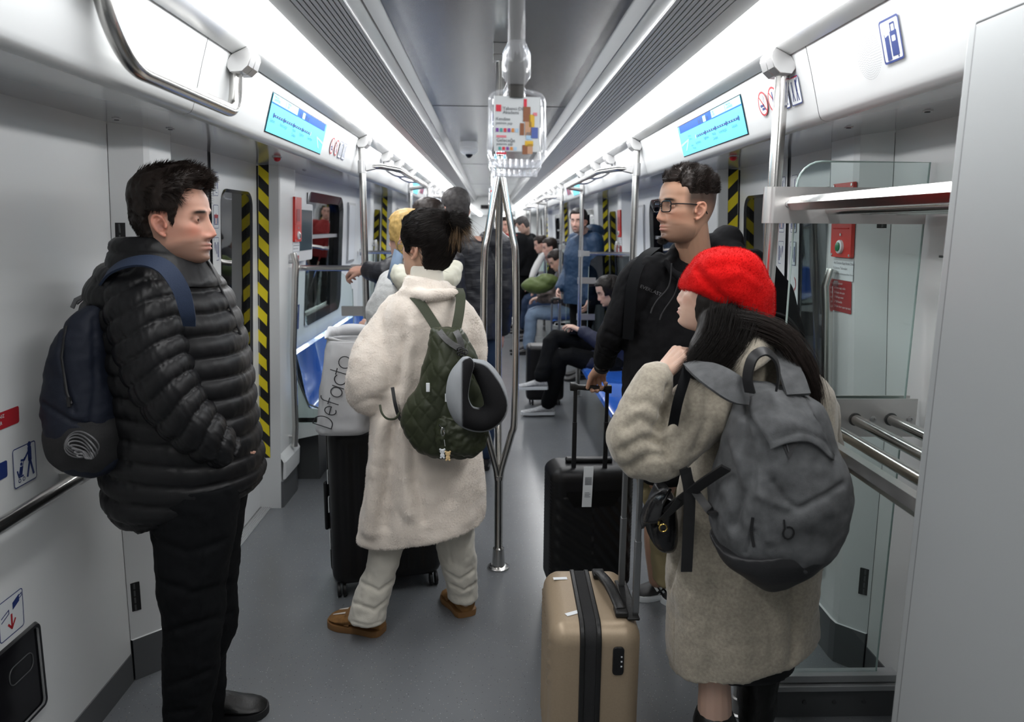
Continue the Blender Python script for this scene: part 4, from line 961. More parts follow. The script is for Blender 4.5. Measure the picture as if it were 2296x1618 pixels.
# ---- head ------------------------------------------------------
HZ = [-.121, -.117, -.108, -.095, -.080, -.065, -.050, -.030, -.010, .010, .030, .050, .070, .090, .105, .115, .120]
HYF = [.046, .062, .074, .078, .079, .080, .080, .080, .079, .083, .087, .086, .079, .063, .045, .025, .002]
HYB = [.005, .012, .024, .040, .054, .068, .080, .092, .101, .106, .108, .107, .101, .087, .067, .041, .002]
HW = [.014, .029, .043, .053, .0595, .064, .066, .069, .0715, .074, .076, .0755, .071, .060, .045, .026, .002]
def head_mesh(jaw=1.0, nose=1.0, wide=1.0, lip=1.0, brow=1.0, chin=1.0, nt=110, nzv=120):
    zs = np.interp(np.linspace(0, 1, nzv), np.linspace(0, 1, 9), [-.121, -.113, -.09, -.06, -.03, 0, .05, .105, .120])
    def sm(tab): 
        S = np.array(spline(list(zip(HZ, tab)), 6)); return np.interp(zs, S[:, 0], S[:, 1])
    yf, yb, w_ = sm(HYF), sm(HYB), sm(HW); V = []
    for z, f, b, ww in zip(zs, yf, yb, w_):
        ww = ww*wide*(1+(jaw-1)*max(0, min(1, (-z-.04)/.05)))
        for k in range(nt):
            t = 2*math.pi*k/nt; s_, c_ = math.sin(t), math.cos(t); e = .92 if c_ > 0 else .95
            x = ww*math.copysign(abs(s_)**e, s_); y = (f*abs(c_)**(.86 if z > -.06 else .95)) if c_ > 0 else -b*abs(c_)**.95
            V.append((x, y, z))
    V = np.array(V); x, y, z = V[:, 0].copy(), V[:, 1].copy(), V[:, 2].copy(); fr = np.clip(y/.03, 0, 1); fr = fr*fr*(3-2*fr)
    g = lambda a, s: np.exp(-(a/s)**2)
    dy = np.zeros(len(V)); ax_ = np.abs(x)
    # nose
    hh = np.interp(z, [-.060, -.054, -.048, -.042, -.030, -.012, .006, .018], [0, .005, .020, .028, .025, .0175, .009, 0])*nose
    ws = np.interp(z, [-.055, -.045, -.03, 0, .02], [.013, .0125, .0095, .008, .010]); dy += hh*g(x, ws)
    dy += .010*nose*g(ax_-.0135, .0062)*g(z+.048, .007)
    # sockets, brows, cheek bones, lips, chin
    dy -= .0135*g(ax_-.031, .0145)*g(z-.000, .0105)
    dy += .0055*brow*g(ax_-.028, .020)*g(z-.0215, .0075); dy += .003*g(x, .02)*g(z-.018, .008)
    dy += .0035*g(ax_-.048, .016)*g(z+.022, .016)
    dy += .0035*g(x, .032)*g(z+.073, .016)
    dy += .0085*lip*g(x, .019)*g(z+.0675, .0042); dy += .0092*lip*g(x, .017)*g(z+.0785, .0050); dy -= .0065*g(x, .023)*g(z+.0728, .0020)
    dy -= .0025*g(x, .004)*g(z+.061, .005)
    dy -= .0045*g(x, .018)*g(z+.0895, .0055); dy += .0085*chin*g(x, .017)*g(z+.106, .011)
    V[:, 1] += dy*fr
    V[:, 0] += np.sign(x)*(.0045*g(y-.045, .02)*g(z+.018, .018)-.004*g(y-.055, .02)*g(z-.03, .015))
    n = nt; fs = [(i*n+k, i*n+(k+1) % n, (i+1)*n+(k+1) % n, (i+1)*n+k) for i in range(nzv-1) for k in range(n)]
    fs += [tuple(range(n-1, -1, -1)), tuple(range((nzv-1)*n, nzv*n))]
    mb = MB(); mb.add([tuple(v) for v in V], fs)
    for s in (-1, 1):
        # eyelids around the eyeball
        c = Vector((s*.031, .0625, 0)); r = .0128
        for (a0, rr, dz) in ((.34, .0023, 1), (-.42, .0018, -1)):
            pts = []
            for q in range(9):
                t = -1+2*q/8; az = t*1.05; el = a0*(1-t*t*.95)+(.02 if t*s > 0 else -.04)
                pts.append(c+Vector((math.sin(az)*math.cos(el), math.cos(az)*math.cos(el), math.sin(el)))*r)
            mb.tube(pts, [rr*.6]+[rr]*7+[rr*.6], 8)
            pts = [c+(p-c)*1.0+Vector((0, -.003, dz*.0034)) for p in pts]; mb.tube(pts, [rr*.8]+[rr*1.2]*7+[rr*.8], 8)
        # ear: helix, antihelix, lobe, bowl
        e = Vector((s*.0740*wide, -.002, -.016))
        def E(a, b, o): return e+Vector((s*(.001+o*.58), (-a-.35*b*.4)*.9, b*.92))
        mb.tube(spline([E(-.010, .006, .002), E(-.004, .024, .010), E(.010, .031, .015), E(.022, .022, .019), E(.025, .004, .019), E(.017, -.014, .014), E(.006, -.026, .008), E(-.004, -.028, .003)], 4), [.003]*4+[.0042]*21+[.0055]*3+[.004], 8)
        mb.tube(spline([E(.004, .018, .009), E(.014, .010, .0135), E(.014, -.004, .012), E(.004, -.014, .007)], 4), .0038, 8)
        mb.tube([E(-.010, .004, .004), E(-.008, -.008, .006)], .0042, 8)
        R_ = Matrix.Rotation(s*.35, 3, 'Z'); ellipsoid(mb, E(.008, .003, -.001), (.0050, .0185, .027), R_, 16, 10)
    return mb
def headframe(c, yaw, pitch=0, roll=0, scale=1.0):
    """yaw: degrees, 0 = facing +Y, 90 = facing -X ... counter-clockwise seen from above"""
    return Matrix.Translation(Vector(c)) @ Matrix.Rotation(math.radians(yaw), 4, 'Z') @ Matrix.Rotation(math.radians(pitch), 4, 'X') @ Matrix.Rotation(math.radians(roll), 4, 'Y') @ Matrix.Scale(scale, 4)
def put(mb, src, T): return mb.add([T @ Vector(v) for v in src.v], src.f)
def skin_col(P, T, base, lips=(.36, .13, .11), beard=0.0, beardcol=(.06, .045, .04), rosy=.25, brow=True, browcol=(.02, .015, .012), goatee=0.0, fade=0.0, fadecol=(.05, .04, .035)):
    """skin colouring in head coordinates, with painted shade in the ear bowl"""
    Ti = np.array(T.inverted()); Q = P@Ti[:3, :3].T+Ti[:3, 3]; x, y, z = Q[:, 0], Q[:, 1], Q[:, 2]; ax_ = np.abs(x)
    c = np.tile(np.array(base, float), (len(P), 1)); g = lambda a, s: np.exp(-(a/s)**2)
    def mixc(w_, col): nonlocal c; w_ = np.clip(w_, 0, 1)[:, None]; c = c*(1-w_)+np.array(col)*w_
    near = (np.abs(z) < .14)&(ax_ < .11)&(np.abs(y) < .14)
    mixc(near*rosy*(g(ax_-.045, .022)*g(z+.03, .02)*(y > 0)+g(x, .02)*g(z+.045, .014)*(y > .06)+(ax_ > .074)*(z < .03)*(z > -.06)*.9), (base[0]*1.15, base[1]*.62, base[2]*.55))
    mixc(near*.75*(ax_ > .066)*g(y+.006, .008)*g(z+.016, .013)*(ax_ < .086), (base[0]*.30, base[1]*.16, base[2]*.14))  # shade of the ear bowl painted into the skin colour
    if beard:
        ang = np.clip((-z-.038-.35*np.clip(.07-y, 0, 1))/.02, 0, 1)*(y > -.01)*(y < .2)*near
        up = g(x, .028)*g(z+.060, .008)*(y > .05)
        mixc(beard*np.maximum(ang*(1-g(x, .02)*g(z+.073, .010)*(y > .06)), up), beardcol)
    if goatee: mixc(goatee*near*(y > .045)*(g(x, .022)*g(z+.100, .013)), beardcol)
    if fade: mixc(fade*near*np.clip((.046-.35*np.clip(-z, 0, 1)-y)/.022, 0, 1)*np.clip((z+.050)/.075, 0, 1)*((ax_ < .0755)|(z > .02)|(y < -.045)), fadecol)
    mixc(near*(y > .07)*g(x, .020)*np.maximum(g(z+.0672, .0040), g(z+.0785, .0046))*.9, lips)
    dl = np.sqrt(((ax_-.031)/.0155)**2+(z/.0078)**2); mixc(near*(y > .04)*.55*np.exp(-((dl-1.0)/.38)**2), (base[0]*.28, base[1]*.22, base[2]*.22))
    if brow: mixc(near*(y > .04)*1.3*brow*np.exp(-((ax_-.031)/.0175)**4)*g(z-.0205+.16*np.clip(ax_-.036, 0, 1), .0050), browcol)
    return c
M['skin'] = mat('skin', (.5, .3, .2), .42, attr='Col', bump=.12, bump_scale=900, sheen=.05)
for k_ in ('skin',):
    b = M[k_].node_tree.nodes['Principled BSDF']; b.inputs['Subsurface Weight'].default_value = .18; b.inputs['Subsurface Radius'].default_value = (.012, .005, .003); b.inputs['Subsurface Scale'].default_value = 1.0
M['eye'] = mat('eye_white', (.62, .60, .58), .12); M['iris'] = mat('iris_brown', (.03, .014, .008), .08)
def eyes(T, parent, look=(0, 0)):
    for s in (-1, 1):
        c = Vector((s*.031, .0625, 0)); mb = MB(); src = MB(); ellipsoid(src, c, .0122, None, 20, 14)
        put(mb, src, T); e = obj('eye', mb, 'eye', parent)
        d = Vector((math.sin(math.radians(look[0])), math.cos(math.radians(look[0])), math.sin(math.radians(look[1])))).normalized()
        src = MB(); src.lathe(c+d*.0106, d, [(0, .0066), (.0009, .0062), (.0020, .003), (.0022, .0005)], 16); mb = MB(); put(mb, src, T); obj('iris', mb, 'iris', e)
# ---- hand ------------------------------------------------------
def hand(mb, wrist, fwd, nrm, side_, curl=(.3, .35, .4, .45), thumb=(.5, .3), size=1.0, spread=.06, wr=.026, bend2=1.0):
    """fwd: wrist to knuckles; nrm: out of the back of the hand; side_: +1 thumb towards fwd x nrm, -1 the other way"""
    f = Vector(fwd).normalized(); n_ = Vector(nrm); n_ = (n_-f*n_.dot(f)).normalized(); t = f.cross(n_)*side_; w0 = Vector(wrist); s = size
    kn = []
    for i, (o, l) in enumerate(((.029, .088), (.010, .092), (-.010, .088), (-.028, .079))):
        k = w0+f*l*s+t*o*s-n_*(.004 if i in (0, 3) else 0)*s; kn.append(k)
        capsule(mb, w0+f*.018*s+t*o*.55*s, .0165*s, k, .0118*s, 12)
    capsule(mb, w0, wr*s, w0+f*.045*s, .024*s, 14, flat=(n_, .72))
    L = ((.042, .026, .021), (.047, .030, .022), (.043, .028, .021), (.034, .021, .019))
    for i in range(4):
        p = kn[i]; a = curl[i]; sp = (1.5-i)*spread; cur = a
        for j in range(3):
            d = (f*math.cos(cur)-n_*math.sin(cur)+t*sp*math.cos(cur)).normalized(); q = p+d*L[i][j]*s; r0 = (.0092, .0082, .0074)[j]*s; r1 = (.0082, .0074, .0062)[j]*s
            capsule(mb, p, r0*(1.08 if i < 3 else .95), q, r1*(1.08 if i < 3 else .95), 12); p = q; cur += a*(1.05 if j == 0 else .8)*bend2+.05
    p = w0+f*.022*s+t*.024*s-n_*.006*s
    capsule(mb, w0+f*.012*s+t*.010*s, .020*s, w0+f*.05*s+t*.030*s-n_*.010*s, .0145*s, 12); p = w0+f*.046*s+t*.032*s-n_*.010*s
    a, b_ = thumb
    for j, l in enumerate((.034, .028)):
        d = (f*math.cos(a*.6)+t*math.sin(.75-a*.5)-n_*math.sin(a+b_*j)).normalized(); q = p+d*l*s; capsule(mb, p, (.0115, .0098)[j]*s, q, (.0098, .0078)[j]*s, 12); p = q
# ---- hair strands ---------------------------------------------
def strands(roots, dirs, length, rad, seg=5, gravity=(0, 0, -.3), curl=.25, seed=1, taper=1.0, clump=0, colfn=None):
    """three sided tapered strands as one vertex/face list"""
    r = np.random.default_rng(seed); roots = np.array(roots); dirs = np.array(dirs); n = len(roots)
    ln = np.broadcast_to(np.array(length, float), (n,)); P = [roots]; d = dirs/np.linalg.norm(dirs, axis=1)[:, None]; g = np.array(gravity)
    wv = r.normal(size=(n, 3))*curl
    for k in range(seg):
        d = d+g*(1/seg)+wv*np.sin(k*1.7+1)*(1/seg); d /= np.linalg.norm(d, axis=1)[:, None]; P.append(P[-1]+d*(ln/seg)[:, None])
    V = []; F_ = []
    u = np.cross(d, r.normal(size=(n, 3))); u /= np.linalg.norm(u, axis=1)[:, None]; v = np.cross(d, u)
    allv = np.zeros((n, seg+1, 3, 3))
    for k in range(seg+1):
        rr = rad*(1-(k/seg)**2*.92*taper)
        for q in range(3):
            a = 2*math.pi*q/3; allv[:, k, q] = P[k]+(u*math.cos(a)+v*math.sin(a))*rr
    base = (np.arange(n)*(seg+1)*3)[:, None]; quads = []
    for k in range(seg):
        for q in range(3):
            q2 = (q+1) % 3; quads.append([k*3+q, k*3+q2, (k+1)*3+q2, (k+1)*3+q])
    quads = np.array(quads); F_ = (base[:, :, None]+quads[None]).reshape(-1, 4)
    return allv.reshape(-1, 3), F_
def rawmesh(name, V, F_, m, parent, col=None):
    org = np.array(rootof(parent).location) if parent else np.zeros(3)
    me = bpy.data.meshes.new(name); me.vertices.add(len(V)); me.vertices.foreach_set('co', (V-org).astype(np.float32).ravel())
    nf = len(F_); me.loops.add(nf*4); me.loops.foreach_set('vertex_index', F_.astype(np.int32).ravel()); me.polygons.add(nf)
    me.polygons.foreach_set('loop_start', np.arange(0, nf*4, 4, dtype=np.int32)); me.polygons.foreach_set('loop_total', np.full(nf, 4, np.int32))
    me.polygons.foreach_set('use_smooth', [True]*nf); me.update(calc_edges=True)
    if col is not None:
        a = me.color_attributes.new('Col', 'FLOAT_COLOR', 'POINT'); c = np.ones((len(V), 4), np.float32); c[:, :3] = col; a.data.foreach_set('color', c.ravel())
    me.materials.append(M[m] if isinstance(m, str) else m); o = bpy.data.objects.new(name, me); COL.objects.link(o)
    if parent: o.parent = parent
    return o
def surf_samples(me, n, seed=0, flt=None):
    """random points with normals on a mesh (world coords as stored)"""
    r = np.random.default_rng(seed); P = vco(me); me.calc_loop_triangles(); T = np.empty(len(me.loop_triangles)*3, np.int32); me.loop_triangles.foreach_get('vertices', T); T = T.reshape(-1, 3)
    a, b, c = P[T[:, 0]], P[T[:, 1]], P[T[:, 2]]; cr = np.cross(b-a, c-a); ar = np.linalg.norm(cr, axis=1)
    if flt is not None: ar = ar*flt((a+b+c)/3, cr/np.maximum(ar, 1e-12)[:, None])
    i = r.choice(len(T), n, p=ar/ar.sum()); u, v = r.random(n), r.random(n); sw = u+v > 1; u[sw], v[sw] = 1-u[sw], 1-v[sw]
    pt = a[i]+(b[i]-a[i])*u[:, None]+(c[i]-a[i])*v[:, None]; return pt, (cr/np.maximum(np.linalg.norm(cr, axis=1), 1e-12)[:, None])[i]
def hair_mat(name, col, rough=.38, tip=None): 
    m = mat(name, col, rough+.12, spec=.25, attr='Col' if tip is not None else None, noise_amt=.25, noise_scale=60); m.node_tree.nodes['Principled BSDF'].inputs['Anisotropic'].default_value = .3; return m
M['hair_black'] = hair_mat('hair_black', (.010, .008, .007), .36)
M['hair_dark'] = hair_mat('hair_dark_brown', (.016, .011, .009), .38)
M['hair_blonde'] = hair_mat('hair_blonde', (.40, .26, .09), .4)
M['hair_grey'] = hair_mat('hair_grey', (.045, .042, .042), .5)
M['hair_tips'] = hair_mat('hair_two_tone', (.02, .01, .01), .4, tip=1)
def skull_cap(T, thick, mask, scale=(1, 1, 1), voxel=.004, noise_=(.003, 60, 1.0), name='hair', m='hair_dark', parent=None, extra=None, smooth=2, wide=1.0):
    """hair volume: skull offset outwards by thick(x,y,z) where mask is true"""
    mb = MB(); nt, nz_ = 90, 70
    V = []; zs = np.linspace(-.10, .120, nz_)
    yf = np.interp(zs, HZ, HYF); yb = np.interp(zs, HZ, HYB); w_ = np.interp(zs, HZ, HW)*wide
    for z, f, b, ww in zip(zs, yf, yb, w_):
        for k in range(nt):
            t = 2*math.pi*k/nt; x = ww*math.sin(t); y = f*math.cos(t) if math.cos(t) > 0 else b*math.cos(t)
            nn = Vector((x/.0055, y/.0075, (z-.02)*140)).normalized(); h = thick(x, y, z) if mask(x, y, z) else -.012
            V.append(Vector((x, y, z))+nn*h)
    n = nt; fs = [(i*n+k, i*n+(k+1) % n, (i+1)*n+(k+1) % n, (i+1)*n+k) for i in range(nz_-1) for k in range(n)]+[tuple(range(n-1, -1, -1)), tuple(range((nz_-1)*n, nz_*n))]
    src = MB(); src.add(V, fs)
    put(mb, src, T)
    if extra: extra(mb)
    me = remesh(mb, voxel, smooth); P = vco(me)
    if noise_: P = P+vno(me)*(vnoise(P, noise_[1], noise_[2])*noise_[0])[:, None]; setco(me, P)
    return me

def figbody(parent, J, T, head, skin, extra=None, voxel=.0034, lean=True, **kw):
    """continuous skin body: head, neck, trunk, limbs, hands"""
    mb = MB(); put(mb, head, T); nk = Vector(J['neck'])
    capsule(mb, T @ Vector((0, -.022, -.055)), kw.pop('neckr', .055), nk, .062, 20)
    ch, pv = Vector(J['chest']), Vector(J['pelvis']); chain(mb, [nk-Vector((0, 0, .02)), ch, (ch+pv)/2, pv], [.06, .10, .09, .10], 16, 3)
    for s in 'LR':
        sh, el, wr = (Vector(J[k+s]) for k in ('sh', 'el', 'wr')); capsule(mb, nk-Vector((0, 0, .05)), .05, sh, .045); chain(mb, [sh, (sh+el)/2, el, (el*.5+wr*.5), wr], [.042, .040, .034, .033, .024], 14, 3)
        hp, kn, an = (Vector(J[k+s]) for k in ('hip', 'kn', 'an')); capsule(mb, pv, .09, hp, .08); chain(mb, [hp, (hp+kn)/2, kn, kn*.6+an*.4, an], [.075, .062, .045, .048, .034], 14, 3)
    if extra: extra(mb)
    me = remesh(mb, voxel, 1); P = vco(me)
    return finish('body', me, 'skin', parent, skin_col(P, T, skin, **kw))
def shoe(parent, heel, toe, L=None, wd=.05, hgt=.085, mu='black', ms='black', name='shoe', z=0.0, up=(0, 0, 1), tongue=True):
    """heel/toe: ground points; upper and sole as parts"""
    h = Vector(heel); t = Vector(toe); d = (t-h); L = d.length; d.normalize(); upv = Vector(up); sd = d.cross(upv).normalized(); upv = sd.cross(d)
    u = MB(); R_ = []
    for f, w_, top in ((0, .42, .55), (.03, .62, .85), (.10, .74, .98), (.22, .76, 1.0), (.34, .80, .95), (.48, .90, .80), (.62, 1.0, .62), (.76, .98, .52), (.88, .82, .44), (.96, .55, .34), (1.0, .28, .20)):
        c = h+d*L*f; ww = wd*w_; tt = hgt*top; rr = []
        for k in range(20):
            a = 2*math.pi*k/20; x = ww*math.cos(a); zz = .018+(tt-.018)*(.5+.5*math.sin(a)) ; x *= (1-.35*max(0, math.sin(a))**2) ; rr.append(c+sd*x+upv*zz)
        R_.append(rr)
    u.loft(R_); o = obj(name, u, mu, parent)
    s_ = MB(); outl = []
    for f, w_ in ((-.01, .35), (.02, .62), (.1, .78), (.25, .78), (.4, .80), (.55, .94), (.7, 1.04), (.82, 1.0), (.92, .82), (.98, .5), (1.01, .15)): outl.append((f, w_))
    pr = [(f, w_) for f, w_ in outl]+[(f, -w_) for f, w_ in reversed(outl)]
    A = [h+d*L*f+sd*wd*w_+upv*.001 for f, w_ in pr]; B = [h+d*L*f+sd*wd*w_*1.04+upv*.014 for f, w_ in pr]; C_ = [h+d*L*f+sd*wd*w_+upv*.026 for f, w_ in pr]; n = len(A)
    s_.add(A+B+C_, [(i, (i+1) % n, (i+1) % n+n, i+n) for i in range(n)]+[(i+n, (i+1) % n+n, (i+1) % n+2*n, i+2*n) for i in range(n)]+[tuple(range(n-1, -1, -1)), tuple(range(2*n, 3*n))])
    obj('sole', s_, ms, o); return o
def puffer(st, L, amp, n=150, tilt=.0, ph=0.0, wr=.004, seed=0.0, sub=6, tphase=0.0, close=True, dens=9, sag=0.0):
    """quilted tube: st = [(c,u,v)...]; baffles every L metres along the tube"""
    S = stations(st, sub); ln = [0]
    for a, b in zip(S[:-1], S[1:]): ln.append(ln[-1]+(b[0]-a[0]).length)
    tot = ln[-1]; m = max(int(tot/L*dens), 8); rings_ = []
    for i in range(m+1):
        s = tot*i/m; j = min(max(np.searchsorted(ln, s)-1, 0), len(S)-2); f = (s-ln[j])/max(ln[j+1]-ln[j], 1e-6)
        c, u, v = (S[j][q]*(1-f)+S[j+1][q]*f for q in range(3)); mu = (u.length+v.length)/2
        def rf(a, s=s, mu=mu):
            wob = .10*noise.noise(Vector((math.cos(a)*2.2+seed, math.sin(a)*2.2, s*2.0)))
            q = s/L+ph+tilt*math.cos(a-tphase)+wob+sag*math.sin(a*2+1)
            k = abs(math.sin(math.pi*q)); bump = amp*(k**.36-1)
            w1 = noise.noise(Vector((math.cos(a)*9*mu/.1+seed, math.sin(a)*9*mu/.1, s*26))); w2 = noise.noise(Vector((math.cos(a)*26*mu/.1, math.sin(a)*26*mu/.1+seed, s*30)))
            w3 = noise.noise(Vector((math.cos(a)*1.5, math.sin(a)*1.5+seed, s*3)))
            return 1+(bump+wr*(w1*.8+w2*.75*(1.15-k))+wr*2.2*w3)/mu
        rings_.append(ring(c, u, v, n, 2.2, rf))
    mb = MB(); mb.loft(rings_, cap=close); return mb
def ST(rows, Yc, b, jit=None):
    """stations from photo rows (py, xl, xr, half depth, depth centre offset, extra tilt px)"""
    out = []
    for r in rows:
        py, xl, xr, bb = r[:4]; dy = r[4] if len(r) > 4 else 0; tl = r[5] if len(r) > 5 else 0
        pl = at(xl, py+tl, Yc+dy); pr = at(xr, py-tl, Yc+dy); out.append(((pl+pr)/2, (pr-pl)/2, Vector((0, bb, 0))))
    return out
def loftst(st, sub=4, n=48, ex=2.2, cap=True, rf=None):
    mb = MB(); mb.loft([ring(c, u, v, n, ex, (lambda a, i=i: rf(a, i)) if rf else None) for i, (c, u, v) in enumerate(stations(st, sub))], cap=cap); return mb
def stand(x, y, h, yaw, swing=0.06, arms=None, step=.08, z0=0):
    c_, s_ = math.cos(math.radians(yaw)), math.sin(math.radians(yaw))
    def W(a, b, z): return Vector((x+a*c_-b*s_, y+a*s_+b*c_, z0+z))
    J = dict(pelvis=W(0, 0, .53*h), chest=W(0, .01, .72*h), neck=W(0, -.01, .845*h), head=W(0, .015, .935*h))
    for s, n_ in ((-1, 'L'), (1, 'R')):
        J['sh'+n_] = W(s*.100*h, -.01, .80*h); J['el'+n_] = W(s*.125*h, -.02, .63*h); J['wr'+n_] = W(s*.125*h, .07, .485*h)
        J['hip'+n_] = W(s*.052*h, 0, .50*h); J['kn'+n_] = W(s*.055*h, .02-s*step*.3, .28*h); J['an'+n_] = W(s*.055*h, -.02-s*step, .05*h); J['ft'+n_] = W(s*.06*h, .10-s*step, .025)
    J['W'] = W; return J
def simple_person(name_label, J, yaw, pitch=0, skin=(.5, .29, .21), top=('cloth_navy', .06), bottom='cloth_black', shoes='black', hair='hair_dark', hairstyle='short', group=None, scale=1.0, hands=True, voxel=.007, toplen=None, hood=False, shsole='black', beard=.0, seated=False, wide=1.0):
    """background passenger: body, hair, top, trousers, shoes"""
    base = J['pelvis'].copy(); base.z = min(J['anL'].z, J['anR'].z)-.08; base.z = max(base.z, 0)
    t = thing('person', base, name_label, 'person', group)
    T = headframe(J['head'], yaw, pitch, 0, scale)
    def ex(mb):
        if not hands: return
        for s, n_ in ((-1, 'L'), (1, 'R')):
            f = (J['wr'+n_]-J['el'+n_]).normalized(); nr = J.get('hn'+n_, Vector((s*math.cos(math.radians(yaw)), s*math.sin(math.radians(yaw)), .1)))
            hand(mb, J['wr'+n_], J.get('hf'+n_, f), nr, J.get('hs'+n_, s), curl=J.get('hc'+n_, (.35, .4, .45, .5)))
    figbody(t, J, T, head_mesh(nt=64, nzv=70), skin, ex, voxel=.0055, beard=beard)
    # hair
    if hairstyle == 'short': mk = lambda x, y, z: z > .075 or (y < .04 and z > .02) or (y < -.03 and z > -.07); th = lambda x, y, z: .010+.012*max(0, min(1, (z-.02)/.08))
    elif hairstyle == 'bald': mk = lambda x, y, z: (y < .0 and z > -.06 and z < .085); th = lambda x, y, z: .006
    else: mk = lambda x, y, z: z > .07 or (y < .045 and z > -.02) or (y < .01 and z > -.1); th = lambda x, y, z: .016
    mh = skull_cap(T, th, mk, voxel=.006, noise_=(.003, 50, 3.3), parent=t); finish('hair', mh, hair, t)
    r = top[1]; mb = MB()
    nk, ch, pv = J['neck'], J['chest'], J['pelvis']; u = Vector((math.cos(math.radians(yaw if not J.get('byaw') else J['byaw'])), math.sin(math.radians(yaw if not J.get('byaw') else J['byaw'])), 0)); dirv = (nk-pv).normalized(); v = dirv.cross(u).normalized()
    L_ = toplen if toplen is not None else .06
    bt = pv-dirv*L_ if not seated else pv
    loft_ = loftst([(nk+dirv*.035, u*.066, v*.066), (nk-dirv*.01, u*.085, v*.08), (nk-dirv*.07, u*(.15+r*.4)*wide, v*(.085+r*.4)), (ch, u*(.135+r)*wide, v*(.085+r)), (ch*.5+pv*.5, u*(.115+r)*wide, v*(.085+r)), (pv, u*(.13+r)*wide, v*(.10+r)), (bt, u*(.135+r)*wide, v*(.105+r))], 4, 40)
    mb.add(loft_.v, loft_.f)
    for s in 'LR':
        sh, el, wr = J['sh'+s], J['el'+s], J['wr'+s]; d_ = (nk-sh)*.25
        chain(mb, [sh+d_, sh, sh*.5+el*.5, el, el*.5+wr*.5, wr-(wr-el).normalized()*.015], [.05+r*.4, .052+r*.5, .044+r*.5, .040+r*.45, .036+r*.4, .032+r*.35], 16, 3)
    if hood: ellipsoid(mb, nk-v*.0+Vector(J['hoodoff']), (.11, .09, .08))
    cloth('jacket', mb, top[0], t, voxel, 4, nz=((.006, 9, 2.0), (.004, 22, 5.0)))
    mb = MB(); rr = .018
    for s in 'LR':
        hp, kn, an = J['hip'+s], J['kn'+s], J['an'+s]; chain(mb, [pv*.5+hp*.5, hp, hp*.5+kn*.5, kn, kn*.5+an*.5, an-(an-kn).normalized()*.02], [.09+rr, .082+rr, .068+rr, .056+rr, .052+rr, .048+rr], 16, 3)
    cloth('trousers', mb, bottom, t, voxel, 3, nz=((.005, 14, 7.0),))
    for s in 'LR':
        ft, an = J['ft'+s], J['an'+s]; d = ft-an; d.z = 0; d.normalize(); zf = max(min(an.z, ft.z+.04)-.085, 0) if not J.get('free'+s) else an.z-.09
        h0 = Vector((an.x, an.y, zf))-d*.06; shoe(t, h0, h0+d*.285, mu=shoes, ms=shsole)
    return t
# ================================================================ man in the black puffer jacket (left)
M['puffer'] = mat('black_nylon', (.006, .006, .007), .44, spec=.36, bump=.32, bump_scale=60, wave=(1, 1, .28))
M['cloth_black'] = mat('cloth_black', (.0055, .006, .007), .85, spec=.15, bump=.2, bump_scale=400)
M['navy_nylon'] = mat('navy_nylon', (.0035, .0065, .017), .7, bump=.15, bump_scale=300)
M['navy_strap'] = mat('navy_strap', (.014, .026, .058), .75, bump=.3, bump_scale=500)
M['leather_black'] = mat('leather_black', (.010, .010, .010), .4, bump=.2, bump_scale=150)
M['mesh_black'] = mat('mesh_black', (.015, .015, .016), .7, bump=.5, bump_scale=600)
M['cable'] = mat('cable_white', (.13, .13, .135), .5)
ya = 2.03
T = headframe(at(396, 493, ya), -93, 1, 0, .97)
manA = thing('person', (at(420, 1600, 2.1).x, 2.08, 0), 'dark haired man in a shiny black puffer jacket standing at the left, facing right', 'person')
A = lambda px, py, y=2.08: at(px, py, y)
J = dict(neck=A(345, 590, 2.05), chest=A(370, 760), pelvis=A(430, 1110), shL=A(330, 650, 2.20), elL=A(390, 880, 2.25), wrL=A(490, 990, 2.25), shR=A(320, 660, 1.95), elR=A(375, 885, 1.92), wrR=A(468, 985, 2.00),
         hipL=A(440, 1150, 2.15), knL=A(462, 1370, 2.17), anL=at(455, 1560, 2.19), hipR=A(430, 1150, 2.0), knR=A(440, 1370, 2.0), anR=at(425, 1640, 2.0))
J['ftL'] = onz(545, 1600, .03); J['ftR'] = J['anR']+Vector((.10, 0, -.05))
def exA(mb): hand(mb, J['wrR'], (.62, .25, -.42), (.3, -.9, .1), 1, curl=(.5, .5, .5, .5), size=1.0)
figbody(manA, J, T, head_mesh(brow=1.25, nose=1.05, chin=.9, lip=1.15), (.50, .275, .20), exA, voxel=.003, neckr=.060, beard=.62, beardcol=(.12, .075, .055), rosy=.5)
eyes(T, manA, (0, -4))
def maskA(x, y, z):
    if abs(x) > .045 and -.036 < y < .014 and z < .022: return False
    hl = .050+.10*max(0, .075-z)*-1
    if z > .080: return True
    if z > .030: return y < .052-(.08-z)*.25
    if z > .012: return y < .034
    if z > -.030: return (.010 < y < .026) and abs(x) > .03 or y < -.040
    if False: return False
    return y < -.034 and z > -.085
def thickA(x, y, z):
    t = .006+.012*max(0, min(1, (z+.06)/.06))+.014*max(0, min(1, (z-.04)/.05)); 
    if z > .06 and y > .0: t += .010*min(1, y/.05)
    if z < .035 and y > -.045: t *= max(.15, (z+.02)/.055)
    return t
mh = skull_cap(T, thickA, maskA, voxel=.003, noise_=(.003, 40, 1.7), parent=manA, smooth=2)
Ti = T.inverted().to_3x3(); T3 = T.to_3x3()
def flowhair(pts, nrm, T, fn):
    Tinv = np.array(T.inverted()); Q = pts@Tinv[:3, :3].T+Tinv[:3, 3]; R3 = np.array(T.to_3x3()); N_ = nrm@np.array(T.to_3x3().inverted()).T
    return fn(Q, N_)@R3.T
def hflt(T, mask):
    Tn = np.array(T.inverted())
    def f(c, n_):
        Q = c@Tn[:3, :3].T+Tn[:3, 3]; rr = np.linalg.norm(Q*np.array([1.12, .86, .9]), axis=1)
        return np.array([1.0 if mask(*(q*.93)) else 0.0 for q in Q])*(rr > .075)
    return f
